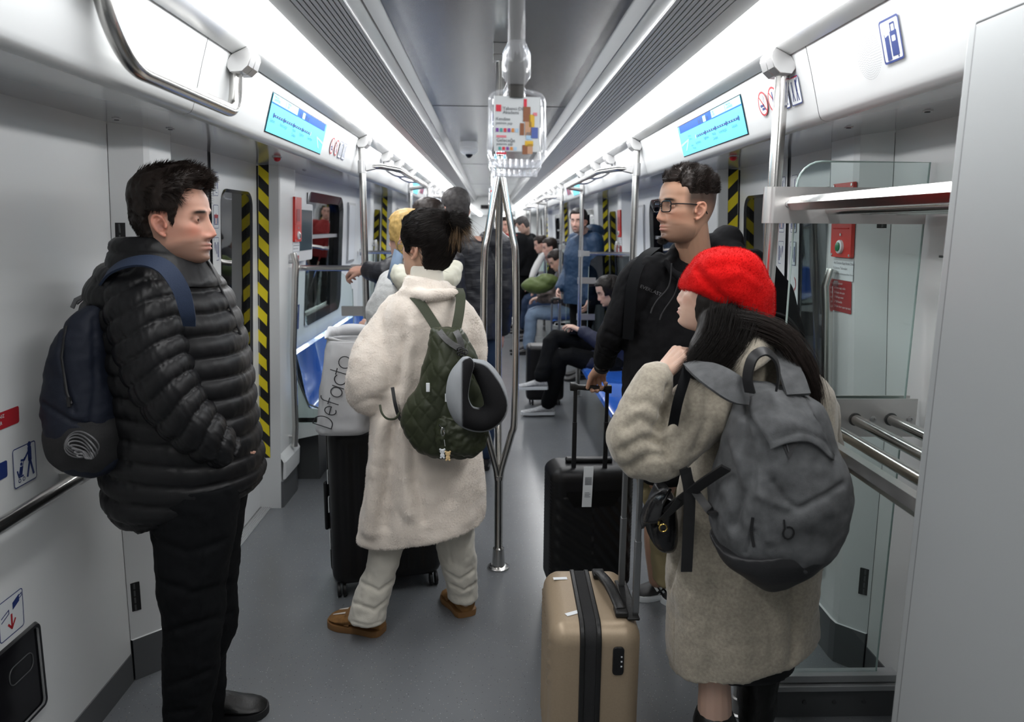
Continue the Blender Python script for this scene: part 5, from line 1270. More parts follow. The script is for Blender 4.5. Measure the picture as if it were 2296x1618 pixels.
pt, nm = surf_samples(mh, 9000, 3, hflt(T, maskA))
def fA(Q, N_):
    x, y, z = Q[:, 0], Q[:, 1], Q[:, 2]; top = np.clip((z-.03)/.05, 0, 1)[:, None]
    side = np.stack([x*0, -.25+x*0, -1+z*0], 1); up = np.stack([.2*np.sin(y*90+x*60), .9+.5*np.sin(x*130+y*40), .25+.35*np.sin(x*80+y*70)], 1)
    return N_*.10+side*(1-top)+up*top
d = flowhair(pt, nm, T, fA); Tn = np.array(T.inverted()); zz_ = (pt@Tn[:3, :3].T+Tn[:3, 3])[:, 2]
V, F_ = strands(pt-nm*.003, d, np.where(zz_ > .05, .026, .013), .00065, 5, (0, 0, -.25), .5, 4)
ho = finish('hair', mh, 'hair_dark', manA); tag(rawmesh('hair_strands', V, F_, 'hair_dark', ho), kind='stuff')
# jacket body
jk = MB()
st = ST([(588, 258, 452, .12, 0, -6), (606, 232, 474, .165, 0, -10), (640, 212, 500, .195), (700, 201, 528, .20), (780, 205, 553, .20), (860, 215, 568, .20), (940, 228, 576, .20), (1010, 240, 586, .205), (1070, 246, 590, .205, 0, 8), (1105, 256, 578, .20, 0, 18), (1128, 288, 552, .185, 0, 24)], 2.10, 0)
j = puffer(st, .0585, .0155, 190, tilt=.30, wr=.0026, seed=2.3, tphase=math.pi, sag=.12); jk.add(j.v, j.f)
jacket = obj('jacket', jk, 'puffer', manA, sharp=180)
# back tail of the hem
st = ST([(1100, 275, 500, .15), (1135, 305, 440, .14, 0, 14), (1158, 330, 400, .12, 0, 10)], 2.12, 0)
jacket2 = obj('hem', puffer(st, .06, .012, 120, wr=.003), 'puffer', jacket, sharp=180)
# near and far sleeve
st = []
pts = [(322, 632, 1.995, .085, .075), (322, 680, 1.955, .100, .085), (340, 770, 1.93, .095, .088), (366, 850, 1.915, .088, .085), (412, 925, 1.92, .078, .078), (470, 985, 1.94, .066, .064), (512, 1014, 1.975, .050, .05)]
cs_ = [at(a, b, y) for a, b, y, r, q in pts]
for i, c in enumerate(cs_):
    d = (cs_[min(i+1, 6)]-cs_[max(i-1, 0)]).normalized(); v = Vector((0, 1, 0)); v = (v-d*v.dot(d)).normalized(); u = v.cross(d).normalized(); st.append((c, u*pts[i][3], v*pts[i][4]))
obj('sleeve', puffer(st, .050, .0125, 150, tilt=-.35, wr=.0026, seed=5.1, dens=10, sag=.10), 'puffer', jacket, sharp=180)
st = []
pts = [(330, 640, 2.26, .08), (345, 740, 2.30, .09), (385, 860, 2.31, .08), (450, 950, 2.29, .068), (505, 1000, 2.24, .055)]
cs_ = [at(a, b, y) for a, b, y, r in pts]
for i, c in enumerate(cs_):
    d = (cs_[min(i+1, 4)]-cs_[max(i-1, 0)]).normalized(); v = Vector((0, 1, 0)); v = (v-d*v.dot(d)).normalized(); u = v.cross(d).normalized(); st.append((c, u*pts[i][3], v*pts[i][3]))
obj('sleeve', puffer(st, .050, .012, 90, wr=.004, seed=9), 'puffer', jacket, sharp=180)
# stand collar: thick ring, open and taller at the front
def collar_ring(py_b, py_f, xb, xf, dep, Yc=2.06):
    pb, pf = at(xb, py_b, Yc), at(xf, py_f, Yc); return ((pb+pf)/2, (pf-pb)/2, Vector((0, dep, 0)))
outer = [collar_ring(608, 640, 258, 488, .135), collar_ring(585, 612, 254, 474, .120), collar_ring(560, 572, 255, 452, .104), collar_ring(543, 548, 258, 440, .096), collar_ring(531, 529, 268, 431, .088)]
inner = [collar_ring(537, 535, 281, 421, .077), collar_ring(570, 580, 290, 425, .078), collar_ring(600, 625, 300, 440, .08)]
mb = MB(); R_ = []
for i, (c, u, v) in enumerate(stations(outer, 5)):
    R_.append(ring(c, u, v, 130, 2.2, lambda a, i=i: 1+.045*(abs(math.sin(math.pi*i/10))**.5)+.012*noise.noise(Vector((math.cos(a)*7, math.sin(a)*7, i*.5)))+.008*noise.noise(Vector((math.cos(a)*20, math.sin(a)*20, i*.4)))))
for i, (c, u, v) in enumerate(stations(inner, 3)): R_.append(ring(c, u, v, 130, 2.2))
mb.loft(R_, cap=False); obj('collar', mb, 'puffer', jacket, sharp=180)
mb = MB(); mb.tube([at(434, 531, 2.05), at(446, 556, 2.06), at(468, 590, 2.06), at(492, 640, 2.07), at(516, 690, 2.08), at(540, 750, 2.09)], .0035, 8); obj('zip', mb, 'black', jacket)
# trousers
mb = MB()
def legst(rows, dep=.085):
    out = []
    for py, xl, xr, y in rows: pl, pr = at(xl, py, y), at(xr, py, y); out.append(((pl+pr)/2, (pr-pl)/2, Vector((0, min(dep, (pr-pl).length*.52), 0))))
    return out
l = loftst(legst([(1080, 300, 540, 2.0), (1150, 338, 530, 2.0), (1220, 344, 520, 2.0), (1300, 358, 505, 2.0), (1400, 368, 500, 2.0), (1500, 369, 486, 2.0), (1600, 371, 474, 2.0), (1660, 374, 472, 2.0), (1690, 376, 470, 2.0)], .095), 5, 40); mb.add(l.v, l.f)
l = loftst(legst([(1080, 330, 560, 2.17), (1150, 350, 546, 2.17), (1220, 365, 540, 2.17), (1300, 375, 531, 2.17), (1360, 380, 531, 2.17), (1420, 390, 523, 2.17), (1480, 405, 506, 2.18), (1540, 414, 508, 2.17), (1580, 418, 506, 2.16), (1606, 420, 504, 2.16)], .095), 5, 40); mb.add(l.v, l.f)
fo = [([at(345, 1210, 1.9), at(420, 1240, 1.9), at(500, 1215, 1.92)], .012, .006), ([at(350, 1300, 1.9), at(430, 1330, 1.9), at(510, 1310, 1.95)], .012, .007), ([at(370, 1420, 1.9), at(430, 1400, 1.9), at(520, 1375, 2.0)], .010, .008), ([at(370, 1540, 1.9), at(420, 1525, 1.9), at(480, 1500, 1.95)], .010, .007), ([at(372, 1600, 1.9), at(430, 1592, 1.9)], .010, .007), ([at(470, 1160, 1.9), at(455, 1300, 1.9), at(440, 1500, 1.9)], .006, -.004)]
cloth('trousers', mb, 'cloth_black', manA, .007, 3, fo, nz=((.008, 8, 3), (.003, 30, 5)))
s_ = shoe(manA, onz(446, 1612, 0), onz(602, 1594, 0), wd=.052, hgt=.10, mu='leather_black', ms='black')
mb = MB()
for q in range(4):
    f = .40+q*.07; p = onz(446, 1612, 0).lerp(onz(602, 1594, 0), f); mb.tube([p+Vector((0, -.035, .066-q*.008)), p+Vector((.004, -.01, .082-q*.009)), p+Vector((0, .025, .076-q*.009))], .003, 6)
obj('lace', mb, 'black', s_)
shoe(manA, Vector((J['anR'].x-.07, 1.98, 0)), Vector((J['anR'].x+.21, 1.95, 0)), wd=.052, hgt=.10, mu='leather_black', ms='black')
# navy backpack
bp = thing('backpack', at(190, 1060, 2.08), 'navy blue backpack with a mesh pocket worn over the black puffer jacket', 'backpack')
st = ST([(676, 205, 252, .05), (700, 180, 256, .08), (760, 146, 262, .11), (830, 126, 268, .12), (900, 121, 278, .125), (960, 125, 284, .125), (1010, 142, 286, .12), (1034, 168, 280, .11), (1047, 195, 262, .08)], 1.97, 0)
mb = loftst(st, 6, 56, 2.6)
fo = [([at(140, 720, 1.95), at(138, 800, 1.85), at(150, 880, 1.84), at(165, 920, 1.84)], .006, .006), ([at(96, 905, 1.88), at(160, 945, 1.84), at(230, 960, 1.86), at(290, 950, 1.9)], .006, .007), ([at(210, 720, 1.95), at(215, 860, 1.93), at(205, 950, 1.93)], .010, .005)]
body = cloth('main_compartment', mb, 'navy_nylon', bp, .005, 2, fo, nz=((.007, 8, 4.4), (.003, 30, 1.1)))
st = ST([(920, 132, 276, .12), (955, 124, 288, .13), (1000, 134, 290, .13), (1032, 160, 282, .11)], 1.97, 0)
mb = loftst(st, 5, 56, 2.6); cloth('mesh_pocket', mb, 'mesh_black', bp, .005, 2, nz=((.006, 12, 8.8),))
mb = MB()
for q in range(8):
    c = at(183+q*2, 996+q*3, 1.832); mb.tube([c+Vector((.042*math.cos(a+.3*q)*(1-.10*q), -.008*math.sin(a*2+q)-.003*q, .034*math.sin(a)*(1-.12*q))) for a in [k*math.pi/12 for k in range(24)]], .0022, 6, closed=True)
cb = obj('cable_coil', mb, 'cable', origin=at(185, 1000, 1.832)); tag(cb, 'pale coiled cable in the mesh pocket of the navy backpack', 'cable')
mb = MB(); mb.tube([at(148, 730, 1.875), at(138, 800, 1.86), at(150, 880, 1.85), at(160, 905, 1.845)], .0035, 6); mb.box(at(156, 900, 1.845)-Vector((.004, .006, .012)), at(156, 900, 1.845)+Vector((.004, .002, .012))); obj('zip', mb, 'black', bp)
mb = MB(); mb.tube([at(205, 672, 2.05), at(190, 662, 2.03), at(170, 672, 2.02), at(162, 690, 2.02)], .006, 8, flat=((0, 1, 0), .5)); mb.tube([at(200, 680, 2.1), at(188, 668, 2.1), at(172, 680, 2.08)], .005, 8); obj('carry_loop', mb, 'cable', bp)
def ribbon(pts, w_, th=.004, ups=None):
    """flat strap: pts centre line, w_ width, ups outward normals"""
    P = [Vector(p) for p in pts]; mb = MB(); R_ = []
    for i, p in enumerate(P):
        t = (P[min(i+1, len(P)-1)]-P[max(i-1, 0)]).normalized(); n_ = Vector(ups[i] if ups else (0, -1, 0)); n_ = (n_-t*n_.dot(t)).normalized(); s = t.cross(n_).normalized(); ww = (w_[i] if hasattr(w_, '__len__') else w_)/2
        R_.append([p+s*ww+n_*th, p-s*ww+n_*th, p-s*ww*1.0-n_*th, p+s*ww-n_*th])
    mb.loft(R_); return mb
def sribbon(pts, w_, th, ups, sub=5):
    S = spline([tuple(p)+tuple(u)+((w_[i],) if hasattr(w_, '__len__') else (w_,)) for i, (p, u) in enumerate(zip(pts, ups))], sub)
    return ribbon([s[:3] for s in S], [s[6] for s in S], th, [s[3:6] for s in S])
mb = sribbon([at(196, 690, 2.0), at(222, 640, 1.96), at(258, 600, 1.91), at(318, 584, 1.885), at(368, 598, 1.87), at(404, 645, 1.865), at(420, 700, 1.87), at(425, 730, 1.89)], [.030, .036, .038, .040, .040, .040, .036, .03], .003, [(-.6, -.5, .5), (-.5, -.5, .6), (-.2, -.55, .75), (0, -.6, .8), (.2, -.75, .6), (.3, -.9, .3), (.2, -1, .1), (.2, -1, 0)])
obj('shoulder_strap', mb, 'navy_strap', bp)
# ================================================================ woman in the cream plush coat (centre), seen from behind
M['plush'] = mat('cream_plush', (.76, .68, .60), .95, sheen=.4, noise_amt=.06, noise_scale=7, bump=.8, bump_scale=130)
M['plush_tip'] = mat('cream_plush_pile', (.80, .725, .65), .9, sheen=.3)
M['fleece'] = mat('cream_fleece', (.60, .57, .50), .95, sheen=.2, bump=.3, bump_scale=350)
M['olive'] = mat('olive_nylon', (.030, .036, .018), .5, spec=.4, bump=.12, bump_scale=200)
M['olive_strap'] = mat('olive_strap', (.035, .042, .022), .7, bump=.4, bump_scale=500)
M['pillow'] = mat('pillow_grey', (.28, .295, .31), .95, spec=.1, attr='Col', bump=.25, bump_scale=500)
M['suede'] = mat('tan_suede', (.235, .115, .035), .8, noise_amt=.2, noise_scale=40); M['tan_sole'] = mat('tan_sole', (.20, .10, .035), .6)
M['chrome'] = mat('chrome', (.8, .8, .8), .12, metal=1)
Yb = 2.72; B = lambda px, py, y=Yb: at(px, py, y)
wB = thing('person', (at(945, 1300, Yb).x, Yb, 0), 'woman with a dark bun and glasses in a long cream plush coat, seen from behind', 'person')
T = headframe(at(953, 553, 2.72), 60, 4, 0, .97)
J = dict(neck=B(950, 640), chest=B(950, 760), pelvis=B(955, 1010), shL=B(880, 705), elL=B(815, 860, 2.70), wrL=B(880, 905, 2.92), shR=B(1030, 705), elR=B(1062, 850, 2.74), wrR=B(1040, 930, 2.95),
         hipL=B(905, 1080), knL=B(872, 1230, 2.70), anL=at(835, 1375, 2.70), hipR=B(1005, 1080), knR=B(1018, 1230, 2.82), anR=at(1040, 1345, 2.84))
J['ftL'] = onz(780, 1400, .03); J['ftR'] = onz(1030, 1365, .03)
def exB(mb): hand(mb, J['wrL'], (.5, .8, .1), (0, 0, 1), 1); hand(mb, J['wrR'], (-.5, .8, .1), (0, 0, 1), -1)
figbody(wB, J, T, head_mesh(brow=.5, nose=.75, chin=.6, jaw=.95), (.52, .33, .235), exB, voxel=.0034, neckr=.048, rosy=.3, lips=(.40, .15, .14))
eyes(T, wB)
def maskB(x, y, z):
    if z > .072: return True
    if z > .02: return y < .050
    if z > -.02: return y < .034+.01*(z+.02)/.04 and not (abs(x) > .05 and -.034 < y < .016 and z < .004)
    return y < -.036 and z > -.082
def thickB(x, y, z): return .011+.010*max(0, min(1, (z+.02)/.06))+.010*max(0, min(1, -y/.08))
def exh(mb):
    c = T @ Vector((.0, -.138, .098)); R_ = T.to_3x3(); 
    ellipsoid(mb, c, (.044, .038, .038)); capsule(mb, T @ Vector((0, -.09, .072)), .030, c, .03)
    capsule(mb, T @ Vector((.0, -.115, .04)), .018, T @ Vector((.01, -.150, -.005)), .006)
mh = skull_cap(T, thickB, maskB, voxel=.0032, noise_=(.0014, 40, 2.2), parent=wB, extra=exh)
bun = np.array(T.to_3x3() @ Vector((0, -.138, .098)))+np.array(T.translation)
pt, nm = surf_samples(mh, 14000, 5, hflt(T, lambda x, y, z: maskB(x, y, z) or y < -.07))
dd = bun-pt; dl = np.linalg.norm(dd, axis=1)[:, None]; tang = np.cross(dd, np.array([.2, .5, .8])); isb = (dl < .062)
d = np.where(isb, tang/np.linalg.norm(tang, axis=1)[:, None]+nm*.10+RNG.normal(size=pt.shape)*.22, (dd/dl-nm*((dd/dl)*nm).sum(1)[:, None])+nm*.04)
ln = np.where(isb[:, 0], .026, .030)
V, F_ = strands(pt-nm*.0004, d, ln, .0006, 6, (0, 0, -.02), .16, 4)
c1 = np.tile(np.array([.013, .010, .009]), (len(V), 1))
ho = finish('hair', mh, 'hair_black', wB); tag(rawmesh('hair_strands', V, F_, 'hair_tips', ho, c1), kind='stuff')
# loose lighter ends sticking out of the bun and falling at its foot
rt = bun+RNG.normal(size=(420, 3))*np.array([.014, .014, .014]); dirs = np.where(RNG.random((420, 1)) < .45, np.array([[.85, -.1, -.55]]), np.array([[-.12, -.45, -1.2]]))+RNG.normal(size=(420, 3))*.20
V, F_ = strands(rt, dirs, RNG.uniform(.05, .095, 420), .0005, 7, (0, 0, -.6), .35, 9)
k = np.tile(np.repeat(np.linspace(0, 1, 8), 3), 420)[:, None]; c1 = np.array([.014, .010, .008])*(1-k)+np.array([.19, .115, .055])*k
tag(rawmesh('hair_ends', V, F_, 'hair_tips', ho, c1), kind='stuff')
# fine wisps at the nape
rt = np.array([list(T @ Vector((x, -.06+.05*abs(x)/.05, -.07))) for x in RNG.uniform(-.055, .03, 90)]); V, F_ = strands(rt, np.array([[-.05, -.1, -1]])+RNG.normal(size=(90, 3))*.25, RNG.uniform(.03, .08, 90), .0004, 6, (0, 0, -.2), .5, 10)
tag(rawmesh('nape_wisps', V, F_, 'hair_dark', ho), kind='stuff')
# glasses
def glasses(T, parent, m='black', th=.0016, wd=.024, hg=.019, round_=False, temple=1):
    mb = MB()
    for s in (-1, 1):
        out = circ(s*.031, -.003, hg, 24, wd) if round_ else [(s*.031+x, z-.003) for x, z in rrect(0, 0, 2*wd, 2*hg, .010, 4)]
        mb.tube([T @ Vector((x, .094-abs(x)*.12, z)) for x, z in out], th, 8, closed=True)
        a = s*(.031+wd); mb.tube([T @ Vector(p) for p in ((a, .090-.006, .004), (s*.070, .074, .006), (s*.0765, .03, .006), (s*.0775, -.012, .004), (s*.077, -.030, -.010), (s*.075, -.040, -.024))], th*temple, 8)
    mb.tube([T @ Vector(p) for p in ((-.009, .094, .002), (0, .098, .005), (.009, .094, .002))], th, 8)
    g = obj('glasses', mb, m, parent)
    for s in (-1, 1):
        mb = MB(); out = circ(s*.031, -.003, hg, 24, wd) if round_ else [(s*.031+x, z-.003) for x, z in rrect(0, 0, 2*wd, 2*hg, .010, 4)]
        mb.poly([T @ Vector((x, .0935-abs(x)*.12, z)) for x, z in out]); obj('lens', mb, 'lens', g, smooth=False)
    return g
M['lens'] = glassmat('spectacle_lens', (.93, .95, .97), .02)
glasses(T, wB, 'darkgrey', .0010, .023, .021, True)
# coat: body, sleeves, collar fused
mb = MB()
st = ST([(640, 905, 1020, .085, 0, 0), (668, 876, 1040, .115), (700, 852, 1054, .135), (760, 838, 1068, .145), (830, 832, 1074, .15), (900, 832, 1078, .155), (960, 833, 1078, .16), (1040, 828, 1083, .17), (1100, 820, 1088, .18, 0, 8), (1150, 812, 1090, .185, 0, 16), (1180, 808, 1091, .185, 0, 26)], Yb, 0)
l = loftst(st, 6, 60, 2.3); mb.add(l.v, l.f)
chain(mb, [B(895, 700), B(862, 770, 2.70), B(838, 835, 2.66), B(826, 880, 2.66), B(862, 893, 2.66)], [.075, .095, .098, .082, .052], 22, 5)
chain(mb, [B(1025, 705), B(1048, 760), B(1050, 820, 2.74), B(1040, 870, 2.80)], [.070, .072, .066, .055], 20, 5)
# lower left panel swinging out
st = ST([(930, 835, 960, .10), (1020, 825, 930, .11), (1120, 812, 900, .11), (1205, 802, 870, .10, 0, -2)], 2.68, 0)
l = loftst(st, 5, 40, 2.3); mb.add(l.v, l.f)
ccx = [B(902, 645, 2.70), B(935, 640, 2.61), B(975, 642, 2.60), B(1012, 655, 2.66)]
c0 = B(962, 648, 2.70)
R_ = []
for z_, ru, rv in ((-.035, .095, .085), (-.01, .098, .088), (.015, .090, .080), (.035, .080, .070), (.042, .070, .062)): R_.append(ring(c0+Vector((-.004, 0, z_)), Vector((ru, 0, -.010)), Vector((0, rv, 0)), 40, 2.2))
l = MB(); l.loft(R_); mb.add(l.v, l.f)
capsule(mb, B(905, 655, 2.66), .018, B(960, 662, 2.585), .020); capsule(mb, B(960, 662, 2.585), .020, B(1018, 655, 2.62), .018)
fo = [([B(925, 730, 2.5), B(918, 800, 2.5), B(912, 860, 2.5), B(890, 930, 2.5)], .020, -.014), ([B(905, 760, 2.5), B(898, 820, 2.5), B(885, 868, 2.5)], .014, .010),
      ([B(795, 905, 2.5), B(850, 885, 2.5), B(890, 862, 2.5)], .012, .004),
      ([B(860, 945, 2.52), B(842, 1040, 2.52), B(828, 1190, 2.55)], .028, -.020), ([B(880, 950, 2.5), B(872, 1050, 2.5), B(862, 1180, 2.5)], .022, .018), ([B(905, 960, 2.5), B(905, 1060, 2.5), B(918, 1150, 2.5)], .026, -.018), ([B(930, 990, 2.5), B(932, 1080, 2.5), B(950, 1165, 2.5)], .018, .012),
      ([B(1030, 1010, 2.5), B(1040, 1100, 2.5), B(1050, 1160, 2.5)], .03, -.008)]
me = remesh(mb, .007, 5); P = vco(me); P = P+vno(me)*(vnoise(P, 5, 3.3)*.010+vnoise(P, 16, 9.9)*.004)[:, None]; setco(me, P); setco(me, creases(vco(me), vno(me), [(onto(me, a), b_, c_) for a, b_, c_ in fo]))
pt, nm = surf_samples(me, 90000, 12, lambda c, n_: (n_[:, 1] < .45)*1.0)
coat = finish('coat', me, 'plush', wB)
cl = np.array([noise.noise_vector(Vector(p)*26) for p in pt]); d = nm*.85+np.array([0, 0, -.75])+cl*.7
V, F_ = strands(pt-nm*.002, d, RNG.uniform(.004, .008, len(pt)), .0007, 2, (0, 0, -.3), .3, 14)
tag(rawmesh('plush_pile', V, F_, 'plush_tip', coat), kind='stuff')
R_ = []; mb = MB()
for z_, ru in ((0, .062), (.03, .060), (.055, .058), (.060, .055), (.055, .051), (.02, .050)): R_.append(ring(B(957, 632, 2.705)+Vector((0, 0, z_)), Vector((ru, 0, 0)), Vector((0, ru*.95, 0)), 40, 2.0))
mb.loft(R_, cap=False); obj('turtleneck', mb, 'fleece', wB)
# trousers
def legB(rows): 
    out = []
    for py, xl, xr, y, dp in rows: pl, pr = at(xl, py, y), at(xr, py, y); out.append(((pl+pr)/2, (pr-pl)/2, Vector((0, dp, 0))))
    return out
mb = MB(); l = loftst(legB([(1080, 850, 960, 2.72, .09), (1180, 838, 922, 2.70, .085), (1206, 834, 912, 2.70, .08), (1274, 821, 892, 2.69, .075), (1325, 796, 880, 2.68, .075), (1360, 786, 870, 2.67, .072), (1378, 781, 868, 2.67, .074), (1386, 784, 866, 2.67, .07)]), 5, 36); mb.add(l.v, l.f)
l = loftst(legB([(1080, 955, 1062, 2.76, .09), (1165, 974, 1062, 2.79, .08), (1232, 980, 1067, 2.81, .075), (1301, 998, 1071, 2.83, .07), (1322, 1003, 1072, 2.84, .065), (1336, 1004, 1072, 2.84, .066), (1342, 1008, 1068, 2.84, .06)]), 5, 36); mb.add(l.v, l.f)
capsule(mb, B(905, 1090), .09, B(1010, 1090, 2.76), .09)
fo = [([at(800, 1300, 2.6), at(850, 1325, 2.59), at(885, 1300, 2.6)], .008, .008), ([at(790, 1350, 2.59), at(840, 1368, 2.58), at(875, 1340, 2.6)], .008, .008), ([at(990, 1275, 2.75), at(1030, 1300, 2.75), at(1070, 1275, 2.75)], .008, .007), ([at(1010, 1310, 2.76), at(1040, 1325, 2.76), at(1072, 1305, 2.76)], .008, .008), ([at(1000, 1180, 2.7), at(1012, 1260, 2.74)], .006, .004), ([at(786, 1392, 2.58), at(825, 1402, 2.58), at(868, 1390, 2.6)], .004, .004)]
cloth('trousers', mb, 'fleece', wB, .0055, 2, fo, nz=((.006, 12, 6.1), (.003, 30, 2.1)))
for (h_, t_, dl) in ((onz(858, 1420, 0), onz(742, 1392, 0), 0), (onz(1048, 1383, 0), onz(1010, 1332, 0), 0)):
    s_ = shoe(wB, h_, t_, wd=.060, hgt=.115, mu='suede', ms='tan_sole')
    mb = MB(); d = (t_-h_).normalized(); sd = d.cross(Vector((0, 0, 1))); c = h_.lerp(t_, .74)+Vector((0, 0, .058)); mb.add([c+d*.035+sd*.025-Vector((0, 0, .010)), c+d*.035-sd*.025-Vector((0, 0, .010)), c-d*.03-sd*.03+Vector((0, 0, .012)), c-d*.03+sd*.03+Vector((0, 0, .012))], [(0, 1, 2, 3)]); obj('fleece_patch', mb, 'plush_tip', s_, smooth=False)
    mb = sribbon([h_.lerp(t_, .55)+sd*.052+Vector((0, 0, .03)), h_.lerp(t_, .56)+sd*.03+Vector((0, 0, .078)), h_.lerp(t_, .56)-sd*.03+Vector((0, 0, .078)), h_.lerp(t_, .55)-sd*.052+Vector((0, 0, .03))], .022, .002, [sd, sd+Vector((0, 0, 1)), -sd+Vector((0, 0, 1)), -sd]); obj('strap', mb, 'tan_sole', s_)
# quilted backpack
qb = thing('backpack', B(1000, 1010, 2.5), 'quilted olive green backpack worn over the cream plush coat', 'backpack')
st = ST([(737, 978, 1032, .030), (745, 968, 1040, .05), (790, 957, 1062, .075), (850, 942, 1078, .085), (900, 918, 1088, .09), (940, 902, 1092, .09), (975, 910, 1092, .085), (1000, 930, 1084, .075), (1015, 960, 1066, .055)], 2.475, 0)
l = loftst(st, 8, 64, 2.5); me = remesh(l, .0035, 3); P = vco(me); px_ = (P[:, 0]-P[:, 0].mean()); pz = P[:, 2]-P[:, 2].mean()
u = (px_*1.0+pz*.62)/.046; v = (px_*1.0-pz*.62)/.046; wv = vnoise(P, 9, 1.5)*.35; q = np.minimum(np.abs(np.sin(np.pi*(u+wv))), np.abs(np.sin(np.pi*(v-wv)))); P = P+vno(me)*((q**.4)*.0045+vnoise(P, 12, 5)*.008)[:, None]; setco(me, P)
bg = finish('main_compartment', me, 'olive', qb)
st = ST([(928, 985, 1092, .02), (938, 978, 1094, .045), (975, 975, 1094, .055), (1005, 980, 1086, .045), (1018, 990, 1066, .02)], 2.40, 0)
l = loftst(st, 6, 48, 2.6); fo = [([at(982, 932, 2.34), at(1020, 948, 2.33), at(1060, 955, 2.33), at(1092, 950, 2.34)], .004, .006)]; cloth('front_pocket', l, 'olive', qb, .004, 2, fo, nz=((.006, 25, 7.7), (.004, 60, 3.1)))
for pts, ups in (([B(985, 745, 2.52), B(960, 705, 2.56), B(935, 670, 2.60), B(912, 652, 2.66), B(895, 655, 2.74)], [(0, -1, .2)]*2+[(-.1, -1, .4), (-.2, -.8, .8), (-.2, -.2, 1)]), ([B(1022, 742, 2.52), B(1030, 700, 2.55), B(1033, 665, 2.60), B(1028, 648, 2.68)], [(0, -1, .2), (0, -1, .2), (.1, -.9, .5), (.1, -.3, 1)])):
    obj('shoulder_strap', sribbon(pts, .034, .004, ups), 'olive_strap', qb)
obj('shoulder_strap', sribbon([B(905, 945, 2.50), B(895, 935, 2.52), B(886, 905, 2.52), B(880, 868, 2.54)], .012, .002, [(0, -1, 0)]*4), 'black', qb)
mb = MB(); mb.tube(spline([B(896, 925, 2.50), B(886, 938, 2.48), B(868, 938, 2.47), B(856, 925, 2.48), B(852, 908, 2.50)], 5), .004, 8, flat=((0, 1, 0), .5)); obj('strap_tail', mb, 'olive_strap', qb)
for pts in ([B(985, 742, 2.43), B(1000, 760, 2.40), B(1020, 775, 2.385), B(1034, 782, 2.375)], [B(1022, 742, 2.43), B(1030, 758, 2.40), B(1036, 782, 2.375)]): obj('top_handle', sribbon(pts, .020, .002, [(0, -1, .3)]*len(pts)), 'leather_black', qb)
mb = MB()
for q in range(5): c = at(1036+(q%3)*5-4, 783+q*3, 2.365); mb.tube([c+Vector((.010*math.cos(a), .004*math.sin(2*a), .008*math.sin(a))) for a in [k*math.pi/6 for k in range(12)]], .0022, 6, closed=True)
obj('cord_toggle', mb, 'black', qb)
mb = MB(); a_ = at(958, 858, 2.38); mb.box(a_+Vector((-.004, -.003, -.030)), a_+Vector((.008, .001, 0)));  obj('zip_puller', mb, 'signwhite', qb, bevel=.001)
mb = MB(); mb.tube([at(984, 952, 2.335), at(992, 960, 2.33), at(996, 975, 2.33)], .0022, 6); mb.tube([at(993, 958, 2.328)+Vector((.006*math.cos(a), 0, -.014+.014*math.sin(a))) for a in [k*math.pi/6 for k in range(12)]], .0014, 6, closed=True); obj('key_clip', mb, 'chrome', qb)
kc = thing('key_charm', at(1000, 1018, 2.33), 'small charm of a white and a cream animal hanging from the olive backpack', 'keychain')
o0 = at(996, 1017, 2.325); U, Vv = Vector((1, 0, 0)), Vector((0, 0, 1))
for (nm_, cx_, cz_, m_) in (('white_animal', -.006, .002, 'signwhite'), ('cream_animal', .012, -.006, 'cream')):
    if 'cream' not in M: M['cream'] = mat('charm_cream', (.70, .50, .25), .4)
    mb = MB(); c = o0+Vector((cx_, 0, cz_))
    for (dx, dz, r) in ((0, .006, .0085), (-.007, .013, .0035), (.007, .013, .0035), (0, -.007, .0075), (-.005, -.015, .0035), (.005, -.015, .0035)): ellipsoid(mb, c+Vector((dx, 0, dz)), (r, .0022, r), None, 12, 8)
    obj(nm_, mb, m_, kc)
    mb = MB()
    for dx in (-.003, .003): ellipsoid(mb, c+Vector((dx, -.0024, .007)), (.0009, .0006, .0009), None, 8, 6)
    obj('eye_dots', mb, 'black', kc)
mb = MB(); mb.tube([at(996, 985, 2.33), at(998, 1000, 2.328)], .0012, 6); obj('chain', mb, 'chrome', kc)
# neck pillow
np_ = thing('neck_pillow', at(1065, 880, 2.33), 'light grey and dark mesh travel neck pillow clipped to the olive backpack', 'neck pillow')
Yp = 2.31
pts = [at(1046, 815, Yp-.01), at(1030, 850, Yp-.02), at(1026, 895, Yp-.03), at(1045, 932, Yp-.02), at(1085, 940, Yp), at(1112, 915, Yp+.01), at(1105, 870, Yp+.02), at(1083, 832, Yp+.03), at(1062, 818, Yp+.03)]
mb = MB(); chain(mb, pts, [.026, .036, .036, .038, .040, .040, .040, .034, .022], 24, 6, flat=((0, 1, 0), 1.25)); me = remesh(mb, .004, 5); P = vco(me); N_ = vno(me)
cen = np.array(at(1072, 875, Yp)); rad = P-cen; rad[:, 1] = 0; rl = np.linalg.norm(rad, axis=1); outw = (N_*rad).sum(1)/np.maximum(rl, 1e-6)
xl_ = at(1040, 880, Yp).x-.004; S_ = lambda v, w_: np.clip(v/w_+.5, 0, 1)
dk = np.maximum(S_(-.15-N_[:, 1], .12)*S_(.80-outw, .10), S_(-.2-outw, .15)*S_(P[:, 0]-cen[0], .01)*S_(.2-N_[:, 1], .2))*S_(P[:, 0]-xl_, .006)
col = np.array([[.27, .285, .30]])*(1-dk[:, None])+np.array([[.012, .012, .013]])*dk[:, None]; finish('cushion', me, 'pillow', np_, col)
mb = MB(); mb.box(at(1002, 892, 2.285)+Vector((-.006, 0, -.012)), at(1002, 892, 2.285)+Vector((.006, .002, .014))); obj('care_label', mb, 'signwhite', np_)
